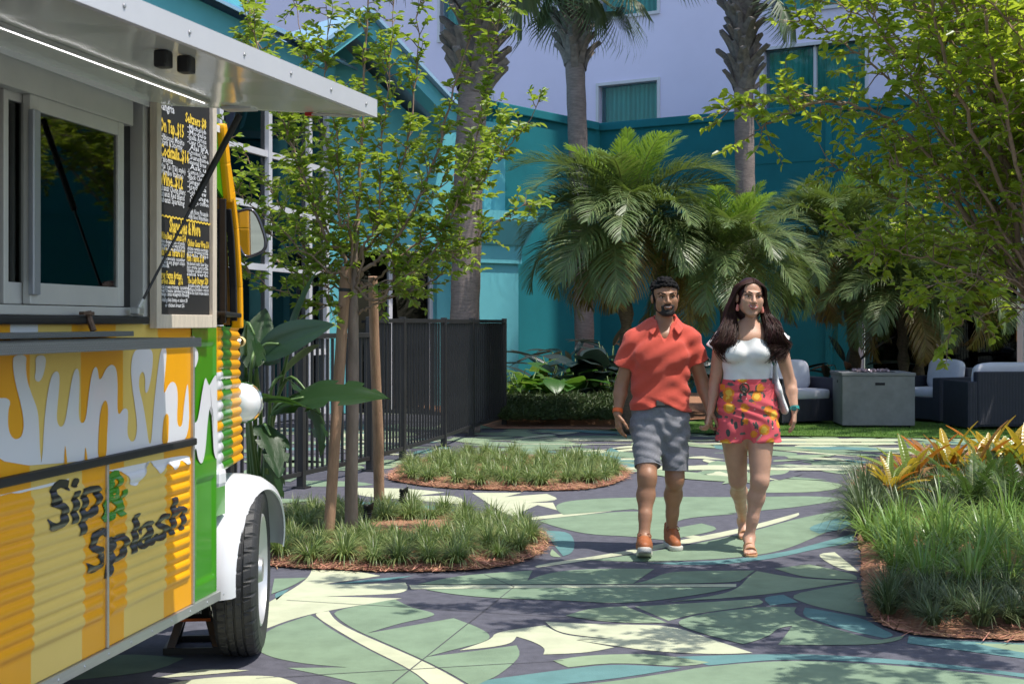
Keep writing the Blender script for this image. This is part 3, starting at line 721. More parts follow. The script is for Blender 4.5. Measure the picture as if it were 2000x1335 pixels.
b = MB(); b.box((0, 0, 0.753), (W * .55, W * .55, 0.01)); b.build('burner_tray', M_DARKIN, ft)
b = MB()
for k in range(90):
    b.box((rng.uniform(-.26, .26) * W, rng.uniform(-.26, .26) * W, 0.765 + rng.uniform(0, .012)), (.03, .025, .02), rot=Euler((rng.random() * 3, rng.random() * 3, rng.random() * 3)))
tag(b.build('fire_glass', mat('fire_glass', (0.3, 0.22, 0.24), 0.25, island=.5), ft), kind='stuff')
# ------------------------------------------------------------------ food truck
TO = Vector((-1.5768, 4.38, 0)); TU = Vector((0.1599, 0.9871, 0)); TV = Vector((0.9871, -0.1599, 0))
truck = thing('food_truck', 'vintage corrugated food truck in yellow, green and white with open serving hatch', 'food truck', tuple(TO), math.atan2(TU.y, TU.x))
KS = 0.93                                            # truck size factor
TL = Vector((TO.x * KS, TO.y * KS, CAMH * (1 - KS))); truck.location = TL; truck.scale = (KS, KS, KS)
def T(u, v, z): return Vector((u, -v, z))           # truck space: u forward, v out of the serving side, z up
def S(px, py, v=0.0):
    k = (px - 1000) / FOC; Y = (2.2864 - 1.01303 * v) / (0.162 - k); X = k * Y
    w = Vector((X, Y, 0)) - TO
    return w.dot(TU), CAMH - (py - HOR) / FOC * Y
def SU(px, v=0.0): return S(px, 630, v)[0]
def tp(px, py, d):                                   # photo point at a known distance, in truck space
    w = (P(px, py, d) - TL) / KS; return T(w.dot(TU), w.dot(TV), w.z)
M_YEL = mat('wrap_yellow', (0.88, 0.39, 0.002), 0.36, coat=.08, var=.04, vscale=3)
M_KHA = mat('wrap_pale_yellow', (0.80, 0.57, 0.14), 0.36, coat=.08, var=.03, vscale=3)
M_WWH = mat('wrap_white', (0.78, 0.78, 0.80), 0.28, coat=.5)
M_WGR = mat('wrap_green', (0.045, 0.27, 0.006), 0.28, coat=.5, var=.04, vscale=3)
M_WBK = mat('wrap_black', (0.018, 0.018, 0.02), 0.3, coat=.4)
M_ALU = mat('brushed_aluminium', (0.52, 0.52, 0.51), 0.38, metal=0.75, var=.06, vscale=8, stretch=(1, 1, 12))
M_ALUP = mat('aluminium_paint', (0.58, 0.57, 0.53), 0.4, metal=.15, var=.05, vscale=5)
M_RUB = mat('black_rubber', (0.012, 0.012, 0.013), 0.55, var=.3, vscale=20)
M_AWN = mat('awning_gloss_white', (0.90, 0.91, 0.80), 0.14, coat=.1, spec=.45)
M_AWE = mat('awning_edge', (0.62, 0.62, 0.65), 0.4, metal=.2, var=.03)
def tbox(mb, u0, u1, v0, v1, z0, z1, bev=0.0, mi=0):
    mb.box(((u0 + u1) / 2, -(v0 + v1) / 2, (z0 + z1) / 2), (u1 - u0, abs(v1 - v0), z1 - z0), bev=bev, mi=mi)
REAR, ROOF, W2 = -2.6, 2.34, 2.0
U_TRIM = SU(373.5); U_MID = SU(205.5); U_CAB = SU(423); U_POST = SU(306); U_WIN1 = SU(272); ZSILL, ZBAR, ZHATCH = 0.285, 0.972, 1.455
# stripes of the wrap: (start u, material)
stripes = [(REAR, 1), (-1.9, 0), (-1.3, 1), (-0.75, 0), (-0.35, 1), (-.16, 0), (SU(58), 1), (SU(158), 0), (SU(240), 1), (SU(318), 0)]
def stripe_at(u):
    m = 0
    for s, k in stripes:
        if u >= s: m = k
    return m
def grid_panel(name, us, zs, vf, mats, mf, parent=truck, smooth=True):
    V = [T(u, vf(u, z), z) for z in zs for u in us]; n = len(us)
    F = [(j * n + i, j * n + i + 1, (j + 1) * n + i + 1, (j + 1) * n + i) for j in range(len(zs) - 1) for i in range(n - 1)]
    mi = [mf((us[i] + us[i + 1]) / 2, (zs[j] + zs[j + 1]) / 2) for j in range(len(zs) - 1) for i in range(n - 1)]
    b = MB(); b.v = [tuple(v) for v in V]; b.f = F; b.m = mi
    me = b.mesh(name); [me.materials.append(m) for m in mats]; me.polygons.foreach_set('material_index', mi)
    if smooth: smooth_mesh(me)
    return link(name, me, parent)
def cuts(a, c, extra=(), n=10):
    r = sorted(set([a + (c - a) * k / n for k in range(n + 1)] + [e for e in extra if a < e < c])); return r
# main shell (behind the skins)
b = MB(); tbox(b, REAR, U_CAB, -W2, -W2 + .03, ZSILL, ROOF); tbox(b, REAR, REAR + .03, -W2, -.01, ZSILL, ROOF); tbox(b, REAR, U_CAB - .01, -W2, -.02, ZSILL, ZSILL + .04)
tbox(b, REAR + .04, U_CAB, -.05, -.012, ZSILL + .05, ZHATCH - .05); tbox(b, U_POST + .02, U_CAB, -.05, -.012, ZHATCH - .05, ROOF - .05)
b.build('body_shell', M_YEL, truck)
b = MB(); us = [(-W2 - .02, 2.28), (-W2 + .12, 2.36), (-1.5, 2.41), (-1.0, 2.425), (-.5, 2.41), (-.12, 2.36), (0.015, 2.315)]
vs = [T(u, v, z) for u in (REAR - .02, U_CAB) for v, z in us] + [T(u, v, z - .03) for u in (REAR - .02, U_CAB) for v, z in us]; n = len(us)
b.add(vs, [(k, k + 1, n + k + 1, n + k) for k in range(n - 1)] + [(2 * n + k, 2 * n + k + 1, 3 * n + k + 1, 3 * n + k) for k in range(n - 1)] + [(0, n, 3 * n, 2 * n), (n - 1, 2 * n - 1, 4 * n - 1, 3 * n - 1)])
b.build('roof', M_WWH, truck, smooth=50)
# upper flat panel, strip under the hatch, post
e = [s for s, _ in stripes]
grid_panel('upper_panel', cuts(REAR, U_TRIM, e), cuts(ZBAR + .01, 1.39, n=4), lambda u, z: 0.0, [M_YEL, M_KHA], lambda u, z: stripe_at(u))
grid_panel('hatch_strip', cuts(REAR, SU(308), [-.95, -.2, SU(20), SU(74), SU(140), SU(182), SU(226)]), [1.39, 1.40, 1.41, ZHATCH], lambda u, z: 0.004 if 1.395 < z < 1.405 else 0.0, [M_YEL, M_KHA, M_WWH],
           lambda u, z: 2 if SU(20) < u < SU(74) else (0 if (u < SU(20) and u > -.2) or SU(140) < u < SU(226) else 1))
grid_panel('front_strip', [SU(308), (SU(308) + U_TRIM) / 2, U_TRIM], [1.39, ROOF], lambda u, z: -.002, [M_YEL], lambda u, z: 0)
# lower corrugated doors
def corr(u, z, ua, ub):
    pitch = 0.0455; z0, z1 = 0.405, 0.405 + pitch * 10.98
    if not (z0 < z < z1): return 0.0
    k = (z - z0) / pitch; fr = k - math.floor(k)
    r = math.sin(math.pi * fr) ** 0.8 * 0.0135
    cu = (u - ua - .02) * (ub - u - .02)
    ed = min(1.0, max(0.0, min(u - ua - .025, ub - u - .03) / 0.018))
    zc = abs(fr - .5) * 2
    return r * math.sqrt(max(0, ed * (2 - ed)))
zs = [ZSILL + .012 + k * (ZBAR - .03 - ZSILL) / 96 for k in range(97)]
doors = [(REAR + .9, -0.93), (-0.92, U_MID - .006), (U_MID + .006, U_TRIM - .008)]
drs = []
for (ua, ub) in doors:
    us = sorted(set(cuts(ua, ub, [s for s in e], n=8) + [ua + .025, ua + .03, ua + .036, ua + .043, ub - .03, ub - .035, ub - .041, ub - .048]))
    drs.append(grid_panel('locker_door', us, zs, lambda u, z, a=ua, c=ub: corr(u, z, a, c) + .004, [M_YEL, M_KHA], lambda u, z: stripe_at(u)))
def vsurf(u, z):
    for (ua, ub) in doors:
        if ua <= u <= ub and z < ZBAR - .02: return corr(u, z, ua, ub) + .004
    return 0.0
def print_on(name, polys, material, parent, lift=0.0022, slice_z=0.006, zr=(0.3, 0.96), surf=vsurf):
    """Lays flat print (outlines or faces in u,z) on the panel so that it follows the ribs."""
    bm = bmesh.new()
    for vs, fs in polys:
        bv = [bm.verts.new((x, 0, z)) for x, z in vs]
        for f in fs:
            try: bm.faces.new([bv[i] for i in f])
            except ValueError: pass
    if slice_z:
        bmesh.ops.triangulate(bm, faces=bm.faces[:])
        zz = zr[0]
        lo = min(v.co.z for v in bm.verts); hi = max(v.co.z for v in bm.verts)
        while zz < zr[1]:
            if lo < zz < hi: bmesh.ops.bisect_plane(bm, geom=bm.verts[:] + bm.edges[:] + bm.faces[:], plane_co=(0, 0, zz), plane_no=(0, 0, 1))
            zz += slice_z
    for v in bm.verts: v.co = T(v.co.x, surf(v.co.x, v.co.z) + lift, v.co.z)
    me = bpy.data.meshes.new(name); bm.to_mesh(me); bm.free(); me.materials.append(material)
    fl = sum(p.normal.y * p.area for p in me.polygons)
    if fl > 0: me.flip_normals()
    return link(name, me, parent)
def crop8(pts): return [S(x / 4.1667, 560 + y / 4.1667) for x, y in pts]
def crop2(pts): return [S(x / 1.8167, 600 + y / 1.8167) for x, y in pts]
def outline(pts, it=2, sharp=35):
    q = chaikin(pts, it, sharp); return (q, [tuple(range(len(q)))])
SUNSH = [(-180,1480),(-180,700),(-120,680),(-60,800),(-40,900),(0,905),(40,900),(75,920),(80,950),(62,1000),(60,1150),(90,1220),(125,1242),(170,1220),(190,1150),(185,1050),(160,930),(125,800),(105,690),(100,620),(105,556),(215,550),(205,640),(215,760),(260,890),(300,990),(313,1100),(320,1333),(332,1430),(345,1333),(350,1200),(365,1000),(390,830),(415,720),(450,680),(480,700),(480,800),(465,950),(455,1080),(480,1140),(510,1130),(530,1080),(550,950),(580,750),(605,670),(635,660),(645,760),(640,900),(635,1050),(650,1105),(680,1105),(700,1050),(720,850),(745,690),(775,640),(795,680),(800,750),(820,750),(860,660),(905,625),(945,660),(955,800),(950,1000),(965,1045),(1000,985),(1035,990),(1040,1050),(1030,1200),(1060,1260),(1095,1250),(1115,1150),(1100,1000),(1070,800),(1060,650),(1080,530),(1130,500),(1210,495),(1240,530),(1240,620),(1225,750),(1195,870),(1175,850),(1180,740),(1160,680),(1130,720),(1125,820),(1160,950),(1185,1100),(1205,1260),(1218,1280),(1230,1240),(1240,1080),(1260,850),(1290,600),(1310,495),(1355,490),(1345,650),(1330,800),(1330,880),(1370,790),(1405,765),(1435,800),(1445,900),(1435,1080),(1450,1140),(1480,1130),(1490,1000),(1510,830),(1530,765),(1540,1235),(1400,1290),(800,1410)]
print_on('white_lettering', [outline(crop8(SUNSH)), outline(crop8([(282,556),(375,556),(360,680),(330,760),(300,775),(275,745),(290,670)]))], M_WWH, truck, lift=.0018, slice_z=0)
for op_ in [outline(crop8([(790,1420),(795,1200),(810,1000),(845,915),(870,940),(875,1050),(865,1200),(860,1400)])), outline(crop8([(1330,1050),(1355,1025),(1370,1060),(1365,1180),(1362,1275),(1312,1285),(1318,1150)])),
          outline(crop8([(515,1478),(520,1300),(527,1290),(545,1475)])), outline(crop8([(680,1445),(686,1310),(692,1300),(712,1440)]))]: print_on('yellow_lettering_gap', [op_], M_YEL, truck, lift=.0032, slice_z=0)
# white drips and black lettering on the lower doors
low = [[(377,578),(500,552),(668,518),(668,548),(650,560),(640,545),(632,538),(615,570),(605,578),(596,560),(580,548),(560,590),(545,585),(535,545),(515,545),(505,575),(490,612),(472,634),(450,628),(440,592),(420,578),(400,582)],
       [(-20,668),(120,636),(240,606),(232,616),(150,640),(100,648),(60,660),(20,656),(0,668)]]
print_on('white_drips', [outline(crop2(p)) for p in low], M_WWH, truck)
def letter_line(txt, c0, c1, size, col, parent, bold, name, shear=0.12, sx=1.0, amp=.006):
    """Lettering from photo point c0 to c1 along its baseline on the serving side."""
    a = Vector((*S(*c0), 0)); c = Vector((*S(*c1), 0)); d = (c - a)
    vs, fs = text_mesh(txt, 1.0, bold, shear); w = max(x for x, y in vs) - min(x for x, y in vs); x0 = min(x for x, y in vs)
    out = []
    for x, y in vs:
        t = (x - x0) / w; q = a + d * t; zz = q.y + y * size
        out.append((q.x + amp * math.sin(zz * 2 * math.pi / .0455), zz))
    return (out, fs)
for dx_, lf_ in ((-1.1, .003), (1.1, .0036)):
    for tx_, a_, c_, sz_ in (('Sip', (86, 1040), (190, 998), .225), ('Splash', (162, 1122), (356, 1028), .20)):
        print_on('black_lettering', [letter_line(tx_, (a_[0] + dx_, a_[1]), (c_[0] + dx_, c_[1]), sz_, M_WBK, truck, .014, '')], M_WBK, truck, slice_z=.005, lift=lf_)
for dx_, lf_ in ((-.8, .0041), (.8, .0045)): print_on('green_ampersand', [letter_line('&', (194 + dx_, 1022), (240 + dx_, 1000), .25, M_WGR, truck, .014, '')], M_WGR, truck, slice_z=.005, lift=lf_)
# trims
b = MB(); tbox(b, REAR, U_TRIM, -.01, .028, ZBAR - .018, ZBAR + .012, bev=.008); b.build('black_rub_rail', M_RUB, truck)
b = MB(); tbox(b, REAR, U_CAB + .01, -.01, .016, ZSILL - .03, ZSILL + .01, bev=.004); b.build('sill_trim', M_ALU, truck)
for u in (U_MID, -0.925):
    b = MB(); tbox(b, u - .007, u + .007, .0, .013, ZSILL + .011, ZBAR - .019, bev=.003); b.build('door_trim', M_ALU, truck)
b = MB(); tbox(b, U_TRIM - .007, U_TRIM + .007, -.005, .014, ZSILL + .011, 1.405, bev=.003); b.build('cab_trim', M_ALU, truck)
riv = MB()
for k in range(14): riv.lathe([(0, .004), (.005, .002), (.007, 0)], 8, Matrix.Translation(T(-.6 + k * .19, .016, ZSILL - .01)) @ Matrix.Rotation(math.pi / 2, 4, 'X'))
riv.build('sill_rivets', M_ALU, truck)
# serving hatch: sill rail, sliding windows, post
b = MB(); tbox(b, REAR + .4, U_WIN1 + .03, -.03, .03, ZHATCH, ZHATCH + .028, bev=.008); b.build('hatch_sill_seal', M_RUB, truck)
b = MB(); tbox(b, U_WIN1 + .03, SU(310), -.06, .004, ZHATCH - .002, ROOF - .02, bev=.004); b.build('hatch_post', M_ALUP, truck)
b = MB(); tbox(b, U_WIN1 - .03, U_WIN1 + .03, -.12, -.05, ZHATCH + .03, ROOF - .03); b.build('hatch_gasket', M_RUB, truck)
b = MB(); tbox(b, REAR + .4, U_WIN1 - .03, -.07, -.01, ZHATCH + .03, ZHATCH + .062, bev=.004); tbox(b, REAR + .4, U_WIN1 - .03, -.07, -.01, 2.20, 2.30, bev=.004); b.build('window_track', M_ALUP, truck)
def slider(u0, u1, v, z0=1.52, z1=2.20, fw=.05, bot=.07):
    w = MB(); tbox(w, u0, u0 + fw, v - .028, v, z0, z1, bev=.004); tbox(w, u1 - fw, u1, v - .028, v, z0, z1, bev=.004); tbox(w, u0 + fw, u1 - fw, v - .027, v - .001, z0, z0 + bot, bev=.003); tbox(w, u0 + fw, u1 - fw, v - .027, v - .001, z1 - fw, z1, bev=.003)
    w = w.build('sliding_window', M_ALUP, truck)
    g2 = MB(); tbox(g2, u0 + fw, u1 - fw, v - .016, v - .010, z0 + bot, z1 - fw); g2.build('pane', glass('hatch_glass', (.6, .7, .66), .6), w)
    return w
slider(SU(68), SU(250), -.015)
slider(SU(40) - .02, SU(75) + .02, -.045, fw=.03)
b = MB(); tbox(b, SU(66), SU(80), -.02, 0.0, 1.55, 2.15, bev=.004); b.build('window_stile', mat('blue_grey_alu', (.36, .38, .42), .35, metal=.5), truck)
# interior
b = MB(); tbox(b, REAR + .05, U_CAB - .05, -W2 + .05, -W2 + .07, .4, 2.3); tbox(b, U_POST - .02, U_POST, -W2 + .1, -.08, .4, 2.3); tbox(b, REAR + .05, U_POST - .03, -W2 + .08, -.1, .4, .42); tbox(b, REAR + .05, U_POST - .03, -W2 + .08, -.1, 2.28, 2.3)
b.build('interior_lining', mat('interior_panel', (.34, .27, .22), .7, var=.1, vscale=3), truck)
b = MB(); tbox(b, -1.6, U_POST - .05, -.75, -.2, 1.30, 1.36); tbox(b, -1.4, U_POST - .3, -W2 + .1, -W2 + .4, 1.75, 1.79); b.build('counter', mat('counter_steel', (.3, .3, .3), .35, metal=.8), truck)
for k, (u, r, h) in enumerate(((SU(4, -.4), .05, .14), (SU(20, -.4), .05, .16), (-.15, .06, .12))):
    q = T(u, -.4, 1.361); c = MB(); c.lathe([(0, 0), (r * .8, 0), (r, h), (r * .93, h), (r * .75, .01), (0, .01)], 16, Matrix.Translation(q)); cup = c.build('counter_cup', mat('brown_cup', (.20, .07, .03), .6), truck, smooth=40)
# folding counters
def tread(name, base):
    m = bpy.data.materials.new(name); m.use_nodes = True; N = m.node_tree.nodes; L = m.node_tree.links; p = N['Principled BSDF']
    p.inputs['Base Color'].default_value = (*base, 1); p.inputs['Metallic'].default_value = .75; p.inputs['Roughness'].default_value = .42
    tc = N.new('ShaderNodeTexCoord'); hs = []
    for a in (.6, -.6):
        mp = N.new('ShaderNodeMapping'); mp.inputs['Rotation'].default_value = (0, a, 0); L.new(tc.outputs['Object'], mp.inputs[0])
        w = N.new('ShaderNodeTexWave'); w.inputs['Scale'].default_value = 38; w.bands_direction = 'X'; L.new(mp.outputs[0], w.inputs[0]); hs.append(w)
    mx = N.new('ShaderNodeMath'); mx.operation = 'MULTIPLY'; L.new(hs[0].outputs['Fac'], mx.inputs[0]); L.new(hs[1].outputs['Fac'], mx.inputs[1])
    bp = N.new('ShaderNodeBump'); bp.inputs['Distance'].default_value = .004; bp.inputs['Strength'].default_value = .9; L.new(mx.outputs[0], bp.inputs['Height']); L.new(bp.outputs[0], p.inputs['Normal'])
    cr = N.new('ShaderNodeMixRGB'); cr.inputs[1].default_value = (*[c * .6 for c in base], 1); cr.inputs[2].default_value = (*base, 1); L.new(mx.outputs[0], cr.inputs[0]); L.new(cr.outputs[0], p.inputs['Base Color'])
    return m
M_TREAD = tread('tread_plate', (.36, .37, .36))
b = MB(); tbox(b, REAR + .5, SU(394, .3), .012, .30, 1.372, 1.406, bev=.003); b.build('serving_counter', M_TREAD, truck)
b = MB(); tbox(b, REAR + .5, SU(262, .1), .008, .10, 1.412, 1.430, bev=.003); b.build('counter_shelf', M_TREAD, truck)
u = SU(172, .03); b = MB(); b.tube([T(u, .05, 1.432), T(u, .035, 1.47), T(u, .03, 1.50)], .012, 8); b.box(T(u - .03, .04, 1.492), (.08, .02, .012), bev=.003); b.build('counter_latch', mat('rusty_steel', (.16, .10, .07), .6, metal=.5, var=.4, vscale=40), truck)
# awning
U_F = 1.14; ZI, ZO, AW = 2.306, 2.238, 0.893
def AP(a, bb, dz=0.0): return T(U_F - a, bb * (AW - .085 * a), ZI + (ZO - ZI) * bb + dz - .01 * a * bb)
AL = 3.4
aw = MB(); n = 8
vs = [AP(AL * i / n, j) for i in range(n + 1) for j in (0, 1)] + [AP(AL * i / n, j, .018) for i in range(n + 1) for j in (0, 1)]
o2 = 2 * (n + 1)
aw.add(vs, [(2 * i, 2 * i + 1, 2 * i + 3, 2 * i + 2) for i in range(n)] + [(o2 + 2 * i, o2 + 2 * i + 1, o2 + 2 * i + 3, o2 + 2 * i + 2) for i in range(n)] + [(0, 1, o2 + 1, o2), (2 * n, 2 * n + 1, o2 + 2 * n + 1, o2 + 2 * n)])
awn = aw.build('awning_panel', M_AWN, truck)
def abar(pts, w, h, name, m, dz=0.0):
    b = MB(); vs = []
    for p, side in pts: vs += [p + T(0, -w * side[1], 0) + T(-w * side[0], 0, 0) + Vector((0, 0, dz)), p + Vector((0, 0, dz)), p + Vector((0, 0, dz + h)), p + T(0, -w * side[1], 0) + T(-w * side[0], 0, 0) + Vector((0, 0, dz + h))]
    b.add(vs, [(4 * i + k, 4 * i + (k + 1) % 4, 4 * i + 4 + (k + 1) % 4, 4 * i + 4 + k) for i in range(len(pts) - 1) for k in range(4)] + [(0, 1, 2, 3), tuple(4 * (len(pts) - 1) + k for k in range(4))]); return b.build(name, m, awn)
abar([(AP(-.004, 1.004), (0, 1)), (AP(AL, 1.004), (0, 1))], .02, .066, 'awning_fascia', M_AWE, dz=-.004)
abar([(AP(-.006, .03), (1, 0)), (AP(-.006, .98), (1, 0))], .012, .05, 'awning_front_edge', M_AWN, dz=-.002)
b = MB(); b.tube([AP(.22, .36, -.006), AP(AL, .36, -.006)], .009, 6); b.build('light_strip_holder', M_ALU, awn)
b = MB()
for k in range(250): b.box(AP(.24 + k * .0125, .352, -.016), (.0042, .0042, .003))
tag(b.build('led_dots', mat('led_white', (1, 1, 1), .5, emit=(1, .97, .95, 2.2)), awn), kind='stuff')
for a, bb in ((1.34, .79), (1.26, .83)):
    b = MB(); b.box(AP(a, bb, -.026), (.05, .042, .05), bev=.008); b.build('awning_latch', M_RUB, awn)
b = MB(); b.box(AP(.05, .42, -.006), (.085, .12, .012), bev=.004); b.build('strut_bracket', M_AWE, awn)
for k in range(6):
    b = MB(); b.lathe([(0, .004), (.006, .002), (.007, 0)], 8, Matrix.Translation(AP(.12 + .35 * k, 1.006, .03) ) @ Matrix.Rotation(math.pi / 2, 4, 'X')); b.build('fascia_rivet', M_ALU, awn)
b = MB(); b.box(AP(.03, .72, -.01), (.02, .03, .014), bev=.003); b.build('red_reflector', mat('red_plastic', (.5, .02, .02), .4), awn)
b = MB(); b.tube([AP(.05, .74, -.012), AP(.05, .95, -.012)], .004, 6); b.tube([AP(.09, .78, -.012), AP(.09, .93, -.012)], .004, 6); b.build('awning_hinge_wire', M_ALU, awn)
# gas strut
ul, zl = S(268, 607, .03); top = AP(.05, .42, -.03); lowp = T(ul, .03, zl); mid = lowp.lerp(top, .52)
b = MB(); b.tube([mid, top], .0125, 10); st = b.build('gas_strut', M_RUB, truck, smooth=40)
b = MB(); b.tube([lowp, mid], .0055, 8); b.build('strut_rod', mat('dark_steel', (.05, .05, .055), .3, metal=.8), st, smooth=40)
b = MB(); b.box(lowp, (.05, .035, .03), bev=.006); b.tube([lowp + Vector((0, 0, .0)), lowp.lerp(top, .06)], .011, 8); b.build('strut_foot', M_ALU, st)
# cab side: green panel with pressings, white lettering, ribs, nose
zc0 = ZSILL + .011
def green_v(u, z):
    r = 0.0
    for (ua, ub, za, zb, dpt) in ((SU(383), SU(420), .36, .80, -.008), (SU(381), SU(421), .875, 1.375, -.006)):
        d = min(u - ua, ub - u, z - za, zb - z)
        if d > 0: r += dpt * min(1, d / .014)
    return r
us = sorted(set(cuts(U_TRIM + .008, U_CAB, n=26))); zs2 = [zc0 + k * (1.445 - zc0) / 110 for k in range(111)]
cabp = grid_panel('cab_panel', us, zs2, green_v, [M_WGR], lambda u, z: 0)
wl = [outline(crop8([(1562,505),(1580,486),(1605,520),(1610,580),(1590,650),(1560,675)])), outline(crop8([(1560,750),(1566,800),(1560,950),(1570,1100),(1590,1105),(1610,1060),(1640,850),(1665,730),(1680,760),(1695,815),(1740,720),(1762,718),(1764,1390),(1748,1400),(1728,1300),(1735,1050),(1720,960),(1695,990),(1680,1150),(1670,1300),(1650,1420),(1630,1440),(1605,1400),(1592,1300),(1575,1340),(1560,1390)]))]
print_on('white_lettering', wl, M_WWH, cabp, lift=.003, slice_z=0.03, zr=(.5, 1.4), surf=lambda u, z: 0.0)
# nose: ribbed quarter that bulges and turns to the front
U_N = SU(462); zn0, zn1 = 0.80, 1.44
ntop = tp(463, 640, 6.45); nbot = tp(470, 905, 6.45)
def nose_pt(t, z):     # t 0..1 from the cab panel round to the front
    k = (1.44 - z) / .64; e_ = ntop.lerp(nbot, k ** 1.3); ue, ve = e_.x, -e_.y
    if t <= .85: return U_CAB + (ue - U_CAB) * t / .85, ve * t / .85
    q = (t - .85) / .15
    return ue + .05 * math.sin(q * math.pi / 2), ve - .12 * (1 - math.cos(q * math.pi / 2))
ts = [k / 44 for k in range(45)] ; zs3 = [zn0 + k * (zn1 - zn0) / 150 for k in range(151)]
V = []; mi = []
for z in zs3:
    fr = ((z - zn0) / .0455) % 1.0
    for t in ts:
        u, v = nose_pt(t, z); sl = .06 * t
        rib = .011 * math.sin(math.pi * (((z + sl * .35 - zn0) / .0455) % 1.0)) if t > .05 else 0
        V.append(T(u + (rib * .5 if t > .7 else 0), v + rib, z))
n = len(ts); F = [(j * n + i, j * n + i + 1, (j + 1) * n + i + 1, (j + 1) * n + i) for j in range(len(zs3) - 1) for i in range(n - 1)]
for j in range(len(zs3) - 1):
    for i in range(n - 1):
        t = ts[i]; z = zs3[j]
        if t < .15: m_ = 0 if z > 1.24 or (int((z - zn0) / .0455) % 3 == 1) else 2
        elif t < .48: m_ = 1
        elif t < .88: m_ = 0
        else: m_ = 1
        if z < .95 and t < .48: m_ = 1 if t > .15 else 2
        mi.append(m_)
b = MB(); b.v = [tuple(v) for v in V]; b.f = F; b.m = mi; me = b.mesh('nose_ribs'); [me.materials.append(m) for m in (M_YEL, M_WGR, M_WWH)]; me.polygons.foreach_set('material_index', mi); smooth_mesh(me); link('nose_ribs', me, truck)
# front face, hood and cab upper part
uF = U_N + .02
b = MB(); tbox(b, U_CAB + .03, ntop.x + .03, -W2 + .36, -ntop.y - .13, .45, 1.43, bev=.02); tbox(b, U_CAB + .0, uF - .03, -W2 + .05, -.05, .60, 1.445); b.build('nose', M_WGR, truck)
cab = MB()
zr = 2.2; lean = -.30
prof = [(U_CAB - .02, 1.445), (uF - .02, 1.445), (uF - .06, 1.60), (uF - .20, 2.02), (uF - .32, 2.2), (U_CAB - .25, 2.33)]
M_SIDE = mat('cab_glass_dark', (.012, .012, .014), .06, spec=.6)
for vv, sgn in ((-.045, 1), (-W2 + .06, -1)):
    pass
pl = [(U_CAB - .04, 1.45), (SU(455), 1.45), (SU(455) - .01, 1.62), (SU(448), 1.86), (SU(442), 1.99), (SU(424), 2.05), (U_CAB - .04, 2.06)]
cab.add([T(u, -.012, z) for u, z in pl] + [T(u, -.06, z) for u, z in pl], [tuple(range(len(pl))), tuple(range(2 * len(pl) - 1, len(pl) - 1, -1))] + [(i, (i + 1) % len(pl), len(pl) + (i + 1) % len(pl), len(pl) + i) for i in range(len(pl))]); cab.build('cab_side_window', M_SIDE, truck)
def strip(pts, w, d, name, m, v=0.0):
    b = MB(); 
    for (p, q) in zip(pts, pts[1:]):
        a = T(p[0], v, p[1]); c = T(q[0], v, q[1]); dirv = (c - a); L = dirv.length; ang = math.atan2(dirv.z, dirv.x)
        b.box((a + c) / 2, (L + w * .3, d, w), rot=Euler((0, -ang, 0)), bev=min(w, d) * .3)
    return b.build(name, m, truck)
strip([(SU(461), 1.44), (SU(459.5), 1.62), (SU(452), 1.88), (SU(444), 2.04), (SU(432), 2.2)], .03, .05, 'a_pillar', M_YEL, .008)
strip([(SU(452), 1.47), (SU(451), 1.62), (SU(446), 1.84), (SU(440), 1.96)], .014, .03, 'window_rubber', M_RUB, .012)
strip([(SU(430), 1.46), (SU(430), 2.0)], .012, .03, 'window_rubber', M_RUB, .012)
strip([(SU(426), 1.50), (SU(456), 1.492)], .02, .05, 'window_ledge', M_RUB, .014)
pl = [(U_CAB - .06, 2.055), (SU(424), 2.045), (SU(441), 1.995), (SU(436), 2.16), (SU(428), 2.33), (U_CAB - .06, 2.34)]
b = MB(); b.add([T(u, .0, z) for u, z in pl] + [T(u, -.06, z) for u, z in pl], [tuple(range(6)), tuple(range(11, 5, -1))] + [(i, (i + 1) % 6, 6 + (i + 1) % 6, 6 + i) for i in range(6)]); b.build('cab_roof_side', M_WGR, truck)
strip([(SU(441), 2.0), (SU(434), 2.16), (SU(427), 2.32)], .05, .06, 'cab_roof_edge', M_YEL, .004)
b = MB(); vs = [T(uF - .04, v, 1.46) for v in (-.05, -W2 + .06)] + [T(SU(442), v, 2.02) for v in (-.05, -W2 + .06)] + [T(SU(428), v, 2.33) for v in (-.05, -W2 + .06)]
b.add(vs, [(0, 1, 3, 2)]); b.build('windscreen', glass('cab_glass', (.4, .5, .5), .6), truck)
b = MB(); b.add([vs[2], vs[3], vs[5], vs[4]], [(0, 1, 3, 2)]); b.build('cab_roof_front', M_YEL, truck)
b = MB(); tbox(b, U_CAB - .1, U_CAB + .1, -W2 + .05, -W2 + .09, .4, 2.2); tbox(b, U_POST + .03, U_CAB, -W2 + .1, -.1, 1.3, 1.34); b.build('cab_bulkhead', M_WGR, truck)
